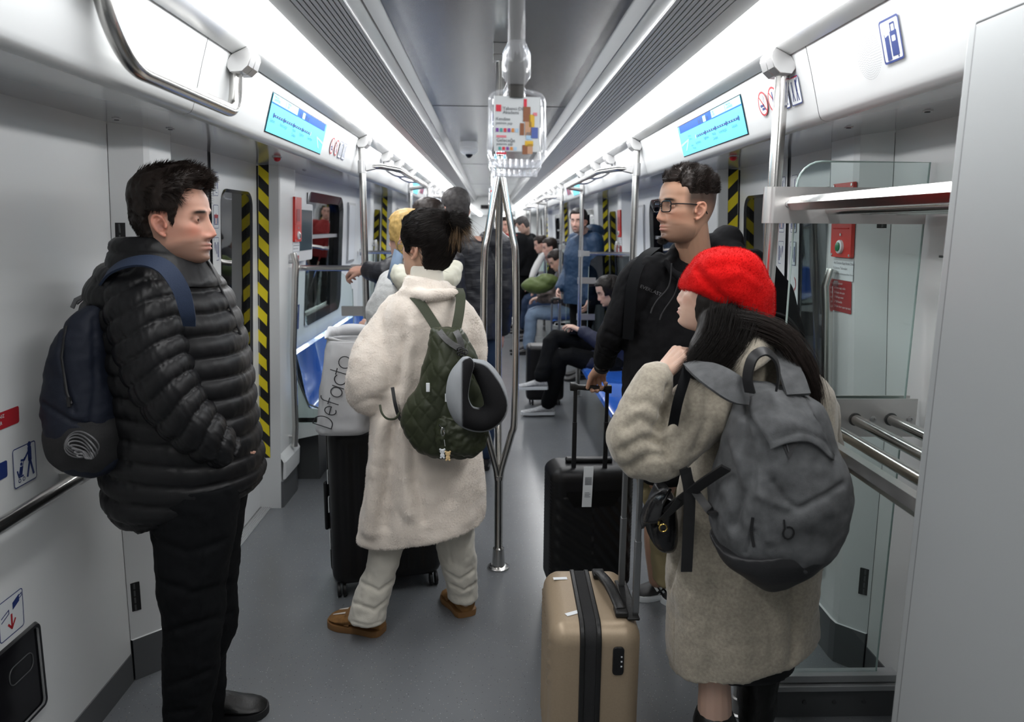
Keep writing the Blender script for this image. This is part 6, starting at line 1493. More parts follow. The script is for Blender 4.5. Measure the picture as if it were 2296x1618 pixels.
mb = MB(); mb.tube([at(1040, 800, 2.34), at(1046, 812, 2.33), at(1052, 822, 2.32)], .004, 8); obj('clip_cord', mb, 'black', np_)
# ================================================================ suitcases and bags on the floor
M['case_black'] = mat('case_black', (.008, .008, .009), .42, spec=.4, bump=.1, bump_scale=500)
M['champagne'] = mat('case_champagne', (.37, .285, .195), .42, metal=.25, spec=.5, noise_amt=.04, noise_scale=200, bump=.05, bump_scale=700)
M['rod_grey'] = mat('rod_grey', (.20, .205, .21), .35, metal=.7)
def case_body(c, ux, uy, w_, d, h, z0, rc=.045, rz=.045, rib=None, n=10):
    """rounded box: c ground centre, ux/uy unit axes (width / depth)"""
    mb = MB(); R_ = []; ux = Vector(ux); uy = Vector(uy); pr = []
    for k in range(7): a = math.pi/2*k/6; pr.append((z0+rz*(1-math.sin(a+0) if False else 1-math.sin(a)), rz*(1-math.cos(a))))
    lo = [(z0+rz*(1-math.sin(math.pi/2*(1-k/6))), rz*(1-math.cos(math.pi/2*(1-k/6)))) for k in range(7)]
    lo = [(z0+rz*(1-math.cos(math.pi/2*k/6)), rz*(1-math.sin(math.pi/2*k/6))) for k in range(7)]
    hi = [(z0+h-(z-z0), i) for z, i in reversed(lo)]
    mid = [(z0+rz+(h-2*rz)*k/90, 0) for k in range(1, 90)]
    for z, ins in lo+mid+hi:
        o = rrect(0, 0, w_-2*ins, d-2*ins, max(rc-ins, .012), n)
        # subdivide long edges so ribs show
        pts = []
        of = rrect(0, 0, w_, d, rc, n)
        for a, b, fa, fb in zip(o, o[1:]+o[:1], of, of[1:]+of[:1]):
            L = math.hypot(fb[0]-fa[0], fb[1]-fa[1]); m_ = max(1, int(L/.008))
            for q in range(m_): pts.append((a[0]+(b[0]-a[0])*q/m_, a[1]+(b[1]-a[1])*q/m_))
        ring_ = []
        for x, y in pts:
            k_ = 1.0
            if rib: k_ = rib(x, y, z-z0, w_, d, h, ins)
            ring_.append(Vector(c)+ux*(x+(k_[0] if rib else 0))+uy*(y+(k_[1] if rib else 0))+Vector((0, 0, z)))
        R_.append(ring_)
    mb.loft(R_); return mb
def wheel(c, ax, r=.024, w_=.020, parent=None):
    mb = MB(); c = Vector(c); ax = Vector(ax)
    for s in (-1, 1): mb.lathe(c+ax*(s*.012-w_*.25), ax, [(0, r*.8), (.002, r), (w_*.5-.002, r), (w_*.5, r*.8)], 18)
    return obj('wheel', mb, 'black', parent)
# --- champagne cabin case, nearest (narrow side towards the camera)
c = Vector((.325, 1.955, 0)); ux = Vector((1, -.02, 0)).normalized(); uy = Vector((.02, 1, 0)).normalized()
tl = onz(1245, 1404, .555); tr = onz(1436, 1404, .555)
W_, D_, H_ = .250, .37, .50
c = Vector(((tl.x+tr.x)/2, tl.y+D_/2-.005, 0))
cs = thing('suitcase', (c.x, c.y, 0), 'champagne coloured hard shell cabin suitcase with a black zip band, nearest the camera', 'suitcase')
def ribC(x, y, z, w_, d, h, ins):
    if x < -w_/2+.012 and abs(y) < d/2-.03 and .04 < z < h-.05 and ins == 0:
        ph = (y*.9+(z*.42 if z > .3 else .126+ (z-.3)*.0)) ; v = math.sin(ph/.019*math.pi*2)
        return (-.004*max(-.2, v), 0)
    return (0, 0)
def split_case(cs, c, ux, uy, W_, D_, H_, z0, rib, band, mshell, offs):
    g = offs
    L_ = case_body(c-ux*(W_/4+band/4), ux, uy, W_/2-band/2, D_, H_, z0, .050, .045, rib)
    R_ = case_body(c+ux*(W_/4+band/4), ux, uy, W_/2-band/2, D_, H_, z0, .050, .045, None)
    return L_, R_
# two shells share one rounded outline: build the full case and cut the band as a slightly proud black frame
full = case_body(c, ux, uy, W_, D_, H_, .05, .05, .05, ribC); obj('shell', full, 'champagne', cs)
def bandring(c, ux, uy, xo, D_, H_, z0, w_, out, r=.05, n=8):
    """closed frame around the case in the plane ux = xo"""
    pr = rrect(0, 0, D_+2*out, H_+2*out, r+out, n); mb = MB(); cc = Vector(c)+ux*xo+Vector((0, 0, z0+H_/2)); A = [cc+uy*y+Vector((0, 0, z))-ux*w_/2 for y, z in pr]; B_ = [cc+uy*y+Vector((0, 0, z))+ux*w_/2 for y, z in pr]
    pi = rrect(0, 0, D_-.02, H_-.02, r, n); Ai = [cc+uy*y+Vector((0, 0, z))-ux*w_/2 for y, z in pi]; Bi = [cc+uy*y+Vector((0, 0, z))+ux*w_/2 for y, z in pi]; n = len(A)
    mb.add(A+B_+Ai+Bi, [(i, (i+1) % n, (i+1) % n+n, i+n) for i in range(n)]+[(i, i+2*n, (i+1) % n+2*n, (i+1) % n) for i in range(n)]+[(i+n, (i+1) % n+n, (i+1) % n+3*n, i+3*n) for i in range(n)]); return mb
zb = obj('zip_band', bandring(c, ux, uy, -.012, D_, H_, .05, .034, .0015), 'mesh_black', cs)
for o_ in (-.034, .010): obj('zip_piping', bandring(c, ux, uy, o_-.002, D_, H_, .05, .014, .005), 'leather_black', cs, bevel=.003)
mb = MB(); fy = c.y-D_/2; lk = onx(1386, 1480, c.x+.062)
lz = at(1386, 1480, fy); o_ = rrect(lz.x, lz.z, .030, .082, .010, 4); mb.slab([(x, fy-.006, z) for x, z in o_], (0, .01, 0)); lo_ = obj('combination_lock', mb, 'case_black', cs, bevel=.002)
mb = MB()
for q in range(3): mb.box((lz.x+.006, fy-.007, lz.z-.016+q*.014), (lz.x+.010, fy-.0055, lz.z-.012+q*.014))
obj('dial', mb, 'signwhite', lo_)
for (px, py, a, l) in ((1256, 1296, .05, .042), (1283, 1374, .45, .040)):
    p = onz(px, py, .5515); d = Vector((math.cos(a), math.sin(a), 0)); q = Vector((-d.y, d.x, 0)); mb = MB(); mb.quad(p-d*l/2-q*.008, p+d*l/2-q*.008, p+d*l/2+q*.008, p-d*l/2+q*.008); obj('bag_tag_sticker', mb, 'signwhite', cs, smooth=False)
# carry handle on top
mb = MB(); h0 = onz(1342, 1286, .56); h1 = onz(1392, 1370, .56)
mb.loft([ring(h0.lerp(h1, f)+Vector((0, 0, .016*math.sin(math.pi*min(max(f, 0), 1))+.004)), Vector((.016, .002, 0)), Vector((0, 0, .007)), 16, 3) for f in (0, .06, .14, .3, .5, .7, .86, .94, 1)]); obj('carry_handle', mb, 'leather_black', cs)
for p in (h0, h1): mb = MB(); mb.box(p+Vector((-.018, -.022, -.008)), p+Vector((.018, .022, .008))); obj('handle_mount', mb, 'leather_black', cs, bevel=.004)
# telescopic rods (raised) at the back shell
mb = MB(); r0 = onz(1393, 1312, .553); r1 = onz(1424, 1375, .553)
for r_ in (r0, r1):
    mb = MB(); mb.box(r_+Vector((-.007, -.009, -.01)), r_+Vector((.007, .009, .43))); mb.box(r_+Vector((-.0085, -.0105, .005)), r_+Vector((.0085, .0105, .215 if r_ is r0 else .215))); obj('telescopic_rod', mb, 'rod_grey', cs, bevel=.002)
mb = MB(); mb.box(Vector((r0.x-.012, r1.y-.03, .553+.42)), Vector((r0.x+.014, r0.y+.03, .553+.445))); obj('pull_grip', mb, 'leather_black', cs, bevel=.006)
mb = MB(); mb.box(Vector((r0.x-.016, r1.y-.03, .548)), Vector((r0.x+.018, r0.y+.03, .556))); obj('rod_housing', mb, 'leather_black', cs, bevel=.003)
for sx in (-1, 1):
    for sy in (-1, 1): wheel(c+ux*sx*(W_/2-.035)+uy*sy*(D_/2-.04)+Vector((0, 0, .026)), ux, parent=cs)
# --- black cabin case held by the man with glasses
c = Vector((at(1322, 1200, 2.93).x, 3.02, 0)); ux = Vector((1, .10, 0)).normalized(); uy = Vector((-.10, 1, 0)).normalized(); W_, D_, H_ = .355, .22, .555
cs = thing('suitcase', (c.x, c.y, 0), 'black ribbed cabin suitcase with a paper flight tag, held by the man with glasses', 'suitcase')
def ribD(x, y, z, w_, d, h, ins):
    if y < -d/2+.012 and abs(x) < w_/2-.02 and .03 < z < h-.12: return (0, .004*math.sin((x*.75+z if x < 0 else x*1.2+z*.9)/.030*math.pi))
    if abs(x) > w_/2-.012: return (math.copysign(.003*math.sin(z/.03*math.pi*2), x), 0)
    return (0, 0)
obj('shell', case_body(c, ux, uy, W_, D_, H_, .05, .05, .05, ribD), 'case_black', cs)
mb = MB(); p = c-uy*(D_/2+.004)+Vector((0, 0, .53)); mb.loft([[p+ux*x*(.085+.03*(1-f))+Vector((0, 0, -.03-.055*f+zz)) for x, zz in ((-1, 0), (1, 0), (1, .012), (-1, .012))] for f in (0, .5, 1)]); obj('handle_recess', mb, 'leather_black', cs)
for sx in (-1, 1):
    rx = at(1287 if sx < 0 else 1357, 1000, 2.96).x; mb = MB(); top = .955
    mb.box((rx-.009, 2.945, .53), (rx+.009, 2.963, .80)); mb.box((rx-.0075, 2.947, .53), (rx+.0075, 2.961, top)); obj('telescopic_rod', mb, 'case_black', cs, bevel=.002)
g0, g1 = at(1278, 866, 2.955), at(1371, 872, 2.955); mb = MB(); mb.loft([ring(g0.lerp(g1, f), Vector((0, .013, 0)), Vector((0, 0, r_)), 16, 3.2) for f, r_ in ((0, .018), (.12, .018), (.2, .011), (.5, .012), (.8, .011), (.88, .018), (1, .018))]); obj('pull_grip', mb, 'leather_black', cs, bevel=.003)
mb = MB(); tx = at(1320, 1050, 2.90); mb.loft([[Vector((tx.x-.020-.003*f, 2.898-.004*f, z)), Vector((tx.x+.020-.003*f, 2.898-.004*f, z)), Vector((tx.x+.020-.003*f, 2.900-.004*f, z)), Vector((tx.x-.020-.003*f, 2.900-.004*f, z))] for f, z in ((0, at(1320, 1046, 2.9).z), (1, at(1320, 1090, 2.9).z), (2, at(1320, 1134, 2.9).z))]); ft = obj('flight_tag', mb, 'signwhite', cs, smooth=False)
mb = MB()
for q in range(16):
    z = at(1320, 1068, 2.9).z-q*.0022; mb.quad((tx.x-.015, 2.8925, z), (tx.x+.013, 2.8925, z), (tx.x+.013, 2.8925, z-(.0014 if q % 3 else .0007)), (tx.x-.015, 2.8925, z-(.0014 if q % 3 else .0007)))
for q in range(4): mb.quad((tx.x-.016, 2.889, at(0, 1106, 2.9).z-q*.006), (tx.x+.004+.004*(q % 2), 2.889, at(0, 1106, 2.9).z-q*.006), (tx.x+.004+.004*(q % 2), 2.889, at(0, 1106, 2.9).z-q*.006-.002), (tx.x-.016, 2.889, at(0, 1106, 2.9).z-q*.006-.002))
obj('barcode', mb, 'text', ft, smooth=False)
mb = MB(); mb.box(c+Vector((-.10, -.02, .603)), c+Vector((.10, .02, .625))); obj('carry_handle', mb, 'case_black', cs, bevel=.008)
for sx in (-1, 1):
    for sy in (-1, 1): wheel(c+ux*sx*(W_/2-.04)+uy*sy*(D_/2-.04)+Vector((0, 0, .026)), ux, parent=cs)
# --- large black case behind the woman in the cream coat
w0, w1 = onz(763, 1338, 0), onz(965, 1312, 0); ux = (w1-w0).normalized(); uy = Vector((-ux.y, ux.x, 0)); W_, D_, H_ = .475, .29, .70
c = (w0+w1)/2+uy*(D_/2-.03)+ux*.012
cs = thing('suitcase', (c.x, c.y, 0), 'large black upright suitcase behind the legs of the woman in the cream coat', 'suitcase')
obj('shell', case_body(c, ux, uy, W_, D_, H_, .055, .055, .05, lambda x, y, z, w_, d, h, ins: (0, .003*math.sin(x/.05*math.pi*2)) if (y < -d/2+.012 and abs(x) < w_/2-.04 and .05 < z < h-.06) else (0, 0)), 'case_black', cs)
mb = bandring(c, uy, ux, .0, W_, H_, .055, .026, .004); obj('zip_band', mb, 'leather_black', cs)
mb = MB(); p = c-ux*(W_/2+.002)-uy*.05
for (z, l, dx) in ((.50, .06, 0), (.37, .07, 0), (.20, .09, .0)): obj('paper_sticker', MB().box(p+Vector((-.003, -.008, z)), p+Vector((.001, .008, z+l))), 'signwhite', cs)
mb = MB(); p = c-ux*(W_/2+.012)-uy*.02; mb.box(p+Vector((-.010, -.015, .28)), p+Vector((.008, .015, .50))); obj('side_handle', mb, 'case_black', cs, bevel=.008)
for sx in (-1, 1):
    for sy in (-1, 1): wheel(c+ux*sx*(W_/2-.035)+uy*sy*(D_/2-.04)+Vector((0, 0, .031)), ux, .031, .028, parent=cs)
# --- paper/plastic shopping bag on top of it
M['bag_white'] = mat('bag_white', (.56, .565, .58), .45, spec=.4, bump=.5, bump_scale=14); M['bag_ink'] = mat('bag_ink', (.03, .03, .035), .5)
Yg = 2.90
sb = thing('shopping_bag', at(770, 958, Yg), 'crumpled white shopping bag with tall grey lettering standing on the large black suitcase', 'shopping bag')
mb = MB(); R_ = []
rows = [(966, 716, 822, .07), (955, 712, 838, .085), (930, 716, 842, .09), (880, 720, 846, .09), (820, 728, 850, .088), (780, 732, 850, .085), (758, 737, 846, .078)]
S = ST(rows, Yg+.02, 0); R_ = []
for i, (c_, u, v) in enumerate(stations(S, 6)):
    R_.append(ring(c_, u, v, 70, 3.4, lambda a, i=i: 1+.05*noise.noise(Vector((math.cos(a)*3, math.sin(a)*3, i*.22)))+.02*noise.noise(Vector((math.cos(a)*9, math.sin(a)*9, i*.5)))))
mb.loft(R_, cap=False); mb.f.append(tuple(range(69, -1, -1))); mb.mi.append(0)
# flaring torn top edge
top = R_[-1]; n = len(top); fl_ = []; fl2 = []
for k, p in enumerate(top):
    a = 2*math.pi*k/n; hgt = .035*max(0, math.cos(a-2.0))+.01+.006*math.sin(5*a); fl_.append(p+Vector((.012*math.cos(a), .0, hgt))); fl2.append(p+Vector((-.01*math.cos(a), -.01*math.sin(a), -.05)))
mb.loft([top, fl_], cap=False)
bag = obj('bag_body', mb, 'bag_white', sb, sharp=180); md = bag.modifiers.new('s', 'SOLIDIFY'); md.thickness = .0012
# lettering: slim strokes running up the bag
Yf = Yg-.078
o0 = at(742, 962, Yf); o1 = at(790, 806, Yf); Ul = (o1-o0); LL = Ul.length; Ul.normalize(); Vl = Vector((-Ul.z, 0, Ul.x)).normalized()
if Vl.x > 0: Vl = -Vl
def arc(cx, cy, rx, ry, a0, a1, n=18): return [(cx+rx*math.cos(math.radians(a0+(a1-a0)*k/n)), cy+ry*math.sin(math.radians(a0+(a1-a0)*k/n))) for k in range(n+1)]
mb = MB(); hx = .036; x = 0; G = []
def add(pts): G.append([(x+p[0], p[1]) for p in pts])
add([(0, 0), (0, .060), (.012, .060)]+arc(.012, .030, .026, .030, 90, -90)[1:]+[(0, 0)]); x += .050
add([(0, .019), (.032, .019)]+arc(.017, .018, .016, .018, 0, 300)); x += .042
add([(.006, 0), (.006, .045)]+arc(.018, .045, .012, .015, 180, 90)); add([(-.002, .032), (.020, .032)]); x += .030
add(arc(.017, .018, .017, .018, 0, 360)); add([(.036, .036), (.036, 0)]); x += .046
add(arc(.020, .018, .020, .018, 50, 310)); x += .038
add([(.008, .055), (.008, .010)]+arc(.018, .010, .010, .010, 180, 270)); add([(-.004, .036), (.020, .036)]); x += .028
add(arc(.021, .019, .021, .019, 0, 360)); x += .044
k_ = LL/x*1.02
for g in G: decal_line(mb, o0, Ul*k_, Vl*k_*1.15, g, .0034, 0, 0)
for i, v in enumerate(mb.v): 
    v = Vector(v); mb.v[i] = (v.x, v.y+.006*math.sin(v.z*40), v.z)
obj('lettering', mb, 'bag_ink', sb, smooth=False)
mb = MB(); mb.poly([at(792, 770, Yf+.04), at(812, 778, Yf+.04), at(822, 788, Yf+.05), at(800, 783, Yf+.04)]); mb.poly([at(790, 768, Yf+.04), at(798, 766, Yf+.04), at(803, 782, Yf+.04)]); obj('torn_handle', mb, 'black', sb, smooth=False)
# ================================================================ man with glasses in the black hoodie
M['hoodie'] = mat('hoodie_black', (.006, .006, .007), .9, spec=.2, bump=.2, bump_scale=500); M['khaki'] = mat('khaki', (.20, .165, .085), .85, bump=.2, bump_scale=400)
M['print_faint'] = mat('print_faint', (.09, .09, .095), .6); M['cord'] = mat('cord_black', (.02, .02, .022), .7)
Yc = 2.66; C = lambda px, py, y=2.70: at(px, py, y)
mC = thing('person', (C(1520, 1300).x, 2.8, 0), 'man with glasses and a goatee in a black hooded sweatshirt, facing left', 'person')
T = headframe(at(1536, 463, 2.60), 107, 1, 0, 1.03)
J = dict(neck=C(1560, 600, 2.68), chest=C(1545, 740), pelvis=C(1550, 980, 2.74), shR=C(1440, 610, 2.66), elR=C(1393, 722, 2.66), wrR=at(1349, 823, 2.895), shL=C(1660, 620, 2.80), elL=C(1700, 780, 2.85), wrL=C(1690, 900, 2.75),
         hipR=C(1500, 1010, 2.72), knR=at(1470, 1170, 2.80), anR=at(1472, 1300, 2.96), hipL=C(1590, 1010, 2.78), knL=C(1590, 1160, 2.85), anL=C(1590, 1290, 2.98))
J['ftR'] = onz(1440, 1330, .03); J['ftL'] = J['anL']+Vector((-.1, -.02, -.05))
gp = at(1338, 862, 2.955)
def exC(mb): hand(mb, J['wrR'], (-.10, .80, -.55), (-.15, .50, .85), -1, curl=(.95, 1.0, 1.05, 1.1), thumb=(.75, .5), size=.98, bend2=1.0)
figbody(mC, J, T, head_mesh(brow=1.1, nose=1.0, chin=1.0, lip=1.1, jaw=1.03), (.475, .275, .185), exC, voxel=.003, neckr=.061, beard=.55, beardcol=(.14, .080, .055), rosy=.35, goatee=.95, fade=.95, fadecol=(.045, .033, .027))
eyes(T, mC, (-8, 0)); glasses(T, mC, 'gloss_black', .0021, .025, .0175)
def maskC(x, y, z):
    if z > .076: return y < .084
    if z > .058: return y < .052
    if z > .040: return y < .036
    return False
mh = skull_cap(T, lambda x, y, z: .002+.016*max(0, min(1, (z-.045)/.045)), maskC, voxel=.003, noise_=(.0035, 60, 8.2), parent=mC)
pt, nm = surf_samples(mh, 7500, 31, hflt(T, maskC))
def fC(Q, N_): x, y, z = Q.T; return np.stack([.25*np.sin(y*120+x*60), -.45+.35*np.sin(x*140+y*50), .35+.3*np.sin(y*150+x*90)], 1)+N_*.35
V, F_ = strands(pt-nm*.002, flowhair(pt, nm, T, fC), RNG.uniform(.012, .020, len(pt)), .00065, 5, (0, 0, -.2), .8, 33)
ho = finish('hair', mh, 'hair_dark', mC); tag(rawmesh('hair_strands', V, F_, 'hair_dark', ho), kind='stuff')
# beard tuft at the chin
pt, nm = surf_samples(remesh((lambda m_: (ellipsoid(m_, T @ Vector((0, .078, -.113)), (.018, .014, .012)), m_)[1])(MB()), .003, 1), 900, 4)
V, F_ = strands(pt-nm*.004, nm+np.array([0, -.1, -.8]), .010, .0005, 3, (0, 0, -.3), .3, 5); tag(rawmesh('goatee', V, F_, 'hair_black', mC), kind='stuff')
# hoodie
mb = MB()
def tiltst(rows, Yc_, yawd=0):
    out = []
    for r in rows:
        py, xl, xr, b = r[:4]; y = Yc_+(r[4] if len(r) > 4 else 0); pl, pr = at(xl, py, y), at(xr, py, y); u = (pr-pl)/2; u2 = Vector((u.x, u.length*math.tan(math.radians(yawd)), u.z)); out.append(((pl+pr)/2, u2, Vector((-b*math.sin(math.radians(yawd)), b, 0))))
    return out
l = loftst(tiltst([(566, 1505, 1610, .075), (590, 1462, 1650, .10), (630, 1424, 1678, .13), (700, 1408, 1690, .145), (800, 1398, 1698, .15), (880, 1396, 1702, .155), (960, 1400, 1704, .16), (1040, 1408, 1700, .16), (1062, 1416, 1690, .15)], 2.72, 14), 6, 56, 2.3); mb.add(l.v, l.f)
chain(mb, [C(1475, 600, 2.66), C(1440, 625, 2.65), C(1412, 680, 2.65), C(1388, 730, 2.67), C(1366, 770, 2.76), at(1354, 803, 2.85)], [.065, .080, .070, .062, .052, .044], 20, 5)
chain(mb, [C(1640, 610, 2.78), C(1680, 660, 2.84), C(1705, 760, 2.88), C(1690, 860, 2.80)], [.07, .075, .065, .055], 18, 4)
# hood lying on the back and around the neck
chain(mb, [at(1498, 588, 2.60), at(1520, 560, 2.68), at(1575, 548, 2.78), at(1628, 560, 2.76), at(1650, 590, 2.68), at(1630, 612, 2.60)], [.022, .030, .042, .055, .045, .03], 16, 5)
ellipsoid(mb, at(1628, 548, 2.79), (.065, .075, .070))
chain(mb, [at(1494, 585, 2.59), at(1512, 612, 2.565), at(1550, 625, 2.555), at(1600, 610, 2.575)], [.016, .018, .018, .02], 14, 5)
fo = [([at(1395, 640, 2.6), at(1425, 600, 2.58), at(1445, 560, 2.6)], .008, .004), ([at(1400, 880, 2.55), at(1450, 855, 2.55), at(1500, 862, 2.55)], .004, .003), ([at(1360, 745, 2.6), at(1390, 760, 2.6)], .010, .008), ([at(1352, 778, 2.68), at(1382, 792, 2.68)], .006, .006), ([at(1415, 640, 2.55), at(1398, 760, 2.55), at(1392, 850, 2.55)], .010, .009), ([at(1450, 700, 2.5), at(1470, 800, 2.5)], .03, .005), ([at(1345, 790, 2.7), at(1372, 805, 2.7)], .003, .005)]
hd = cloth('hoodie', mb, 'hoodie', mC, .005, 3, fo, nz=((.009, 7, 1.9), (.0035, 26, 4.4)))
for pts in ([(1506, 590, 2.545), (1500, 640, 2.55), (1474, 672, 2.545), (1463, 690, 2.545)], [(1524, 622, 2.54), (1512, 660, 2.55), (1492, 690, 2.545), (1483, 705, 2.545)]):
    mb = MB(); mb.tube(spline([at(*p) for p in pts], 5), .0026, 8); mb.tube([at(*pts[-1]), at(pts[-1][0]-4, pts[-1][1]+12, pts[-1][2])], .0034, 8); obj('drawstring', mb, 'cord', hd)
mb = MB(); p0, p1 = at(1434, 644, 2.55), at(1482, 664, 2.55); U_ = (p1-p0).normalized(); text_mb(mb, 'EVERLAST', (0, 0, 0), (1, 0, 0), (0, 1, 0), .0185)
bw = max(v[0] for v in mb.v); V_ = Vector((U_.z*-1, 0, U_.x)); mb.v = [tuple(p0+(p1-p0)*(v[0]/bw)+V_*v[1]*.9) for v in mb.v]
# drape the print on the chest
def drape(mb, o, root, dirv=(0, 1, 0), lift=.0015, back=.4):
    """project the vertices of mb onto object o along dirv"""
    dg = bpy.context.evaluated_depsgraph_get(); dg.update(); org = Vector(rootof(root).location); bv = BVHTree.FromPolygons([v.co.copy() for v in o.data.vertices], [tuple(p.vertices) for p in o.data.polygons]); d = Vector(dirv).normalized(); out = []
    for v in mb.v:
        q = Vector(v)-org; h = bv.ray_cast(q-d*back, d)
        out.append(tuple((h[0]+org-d*lift) if h[0] is not None else Vector(v)))
    mb.v = out; return mb
def viewdir(p): return (Vector(p)-Vector((CX, 0, H))).normalized()
drape(mb, hd, mC, viewdir(p0)); obj('chest_print', mb, 'print_faint', hd, smooth=False)
mb = MB(); l = loftst(tiltst([(1010, 1425, 1560, .10), (1070, 1428, 1545, .10), (1110, 1440, 1538, .09), (1180, 1452, 1535, .085), (1250, 1462, 1530, .08), (1300, 1466, 1524, .085)], 2.80, 0), 4, 36); mb.add(l.v, l.f)
l = loftst(tiltst([(1010, 1530, 1680, .10), (1100, 1545, 1660, .10), (1200, 1555, 1640, .09), (1290, 1560, 1630, .08)], 2.86, 0), 4, 36); mb.add(l.v, l.f); cloth('trousers', mb, 'khaki', mC, .007, 3, [([at(1430, 1100, 2.68), at(1480, 1080, 2.68)], .01, .006), ([at(1440, 1130, 2.68), at(1490, 1100, 2.68)], .01, .006)], nz=((.008, 10, 1.2),))
s_ = shoe(mC, onz(1530, 1325, 0), onz(1420, 1342, 0), wd=.050, hgt=.095, mu='black', ms='signwhite')
h_, t_ = onz(1530, 1325, 0), onz(1420, 1342, 0); d = (t_-h_).normalized(); sd = Vector((d.y, -d.x, 0)); sd = sd if sd.y < 0 else -sd
for k_ in range(3):
    a = h_.lerp(t_, .38+k_*.10)+sd*.045+Vector((0, 0, .03)); b_ = h_.lerp(t_, .50+k_*.08)+sd*.030+Vector((0, 0, .066)); obj('side_stripe', sribbon([a, (a+b_)/2+sd*.006, b_], .010, .0015, [sd, sd+Vector((0, 0, .5)), sd+Vector((0, 0, .7))], 4), 'signwhite', s_)
shoe(mC, Vector((J['anL'].x+.05, 2.98, 0)), Vector((J['anL'].x-.22, 2.92, 0)), wd=.050, hgt=.095, mu='black', ms='signwhite')
# wristwatch
w_ = thing('wristwatch', J['wrR'], 'chunky black wristwatch on the wrist of the man with glasses', 'watch')
d = (J['wrR']-J['elR']).normalized(); c = J['wrR']-d*.008; mb = MB(); mb.lathe(c-d*.010, d, [(0, .030), (.002, .033), (.018, .033), (.020, .030)], 24); obj('strap', mb, 'black', w_)
n_ = Vector((-.45, -.85, .25)).normalized(); mb = MB(); mb.lathe(c+n_*.026, n_, [(0, .021), (.008, .021), (.011, .018)], 10); obj('case', mb, 'leather_black', w_); mb = MB(); mb.lathe(c+n_*.0375, n_, [(0, .013), (.0006, .013)], 16); obj('dial', mb, 'gloss_black', w_)
# his backpack: straps and the part showing behind
bk = thing('backpack', at(1700, 800, 2.95), 'plain black backpack worn by the man with glasses, seen behind the red beret', 'backpack')
l = loftst(ST([(560, 1640, 1700, .06), (600, 1620, 1740, .10), (660, 1620, 1775, .12), (720, 1630, 1790, .13), (760, 1640, 1797, .13), (860, 1640, 1800, .13), (930, 1650, 1790, .11)], 2.98, 0), 5, 44, 2.6); cloth('main_compartment', l, 'cloth_black', bk, .008, 3, nz=((.008, 10, 5.5),))
mb = MB(); mb.tube(spline([at(1735, 700, 2.86), at(1765, 712, 2.85), at(1790, 745, 2.86), at(1797, 780, 2.88)], 4), .007, 8); obj('handle', mb, 'black', bk)
mb = sribbon([at(1470, 556, 2.72), at(1448, 572, 2.64), at(1430, 600, 2.585), at(1418, 640, 2.56), at(1412, 700, 2.57), at(1408, 760, 2.60)], .040, .003, [(-.2, -.3, 1), (-.3, -.7, .8), (-.4, -1, .3), (-.4, -1, 0), (-.5, -1, 0), (-.5, -1, 0)]); obj('shoulder_strap', mb, 'cloth_black', bk)
# ================================================================ woman in the red beret (right foreground)
M['beret'] = mat('red_wool', (.56, .006, .006), .95, spec=.1, sheen=.05, noise_amt=.10, noise_scale=14, bump=.5, bump_scale=160); M['beret_fuzz'] = mat('red_fuzz', (.50, .006, .006), .9, spec=.1)
M['wool'] = mat('beige_wool', (.365, .325, .26), .95, sheen=.3, noise_amt=.16, noise_scale=120, bump=.3, bump_scale=300)
M['grey_canvas'] = mat('grey_canvas', (.085, .088, .092), .85, noise_amt=.30, noise_scale=26, bump=.35, bump_scale=500); M['grey_dark'] = mat('grey_leather', (.022, .022, .024), .5, bump=.2, bump_scale=200)
M['croc'] = mat('croc_black', (.008, .008, .009), .22, bump=.6, bump_scale=60); M['gold'] = mat('brass', (.6, .42, .12), .25, metal=1)
M['tights'] = mat('tights_black', (.008, .008, .010), .6)
Yd = 1.88; Dp = lambda px, py, y=Yd: at(px, py, y)
wD = thing('person', (Dp(1650, 1500).x, Yd, 0), 'woman in a red beret and long beige wool coat, standing with her back turned', 'person')
T = headframe(at(1599, 655, 1.87), 62, 10, 0, .885)
J = dict(neck=Dp(1650, 800, 1.90), chest=Dp(1690, 930), pelvis=Dp(1670, 1250), shL=Dp(1610, 890, 1.86), elL=Dp(1455, 1010, 1.80), wrL=at(1483, 850, 1.80), shR=Dp(1800, 900, 1.90), elR=Dp(1830, 1050, 2.0), wrR=Dp(1760, 1100, 2.15),
         hipL=Dp(1600, 1300), knL=Dp(1602, 1520, 1.86), anL=Dp(1600, 1760, 1.86), hipR=Dp(1720, 1300, 1.92), knR=Dp(1700, 1500, 1.98), anR=Dp(1690, 1700, 2.0))
for n_ in 'LR': J['an'+n_].z = .08; J['ft'+n_] = J['an'+n_]+Vector((-.10, .08, -.05))
def exD(mb): hand(mb, at(1478, 846, 1.80), (.50, .05, .62), (-.75, -.35, .45), -1, curl=(1.05, 1.1, 1.15, 1.2), thumb=(.45, .5), size=.93)
hm = head_mesh(brow=.4, nose=.75, chin=.7, jaw=.94); hm.v = [(max(-.066, min(.066, x))*(1-1.5*max(0, z-.01)), y*(1-2.2*max(0, z-.01)), z if z < .01 else .01+(z-.01)*.66) for x, y, z in hm.v]
figbody(wD, J, T, hm, (.60, .40, .31), exD, voxel=.003, neckr=.048, rosy=.3, lips=(.42, .16, .15))
eyes(T, wD)
# beret: tilted felt dome with a rolled brim
c0 = at(1628, 640, 1.86); ax = Vector((.34, -.10, .93)).normalized()
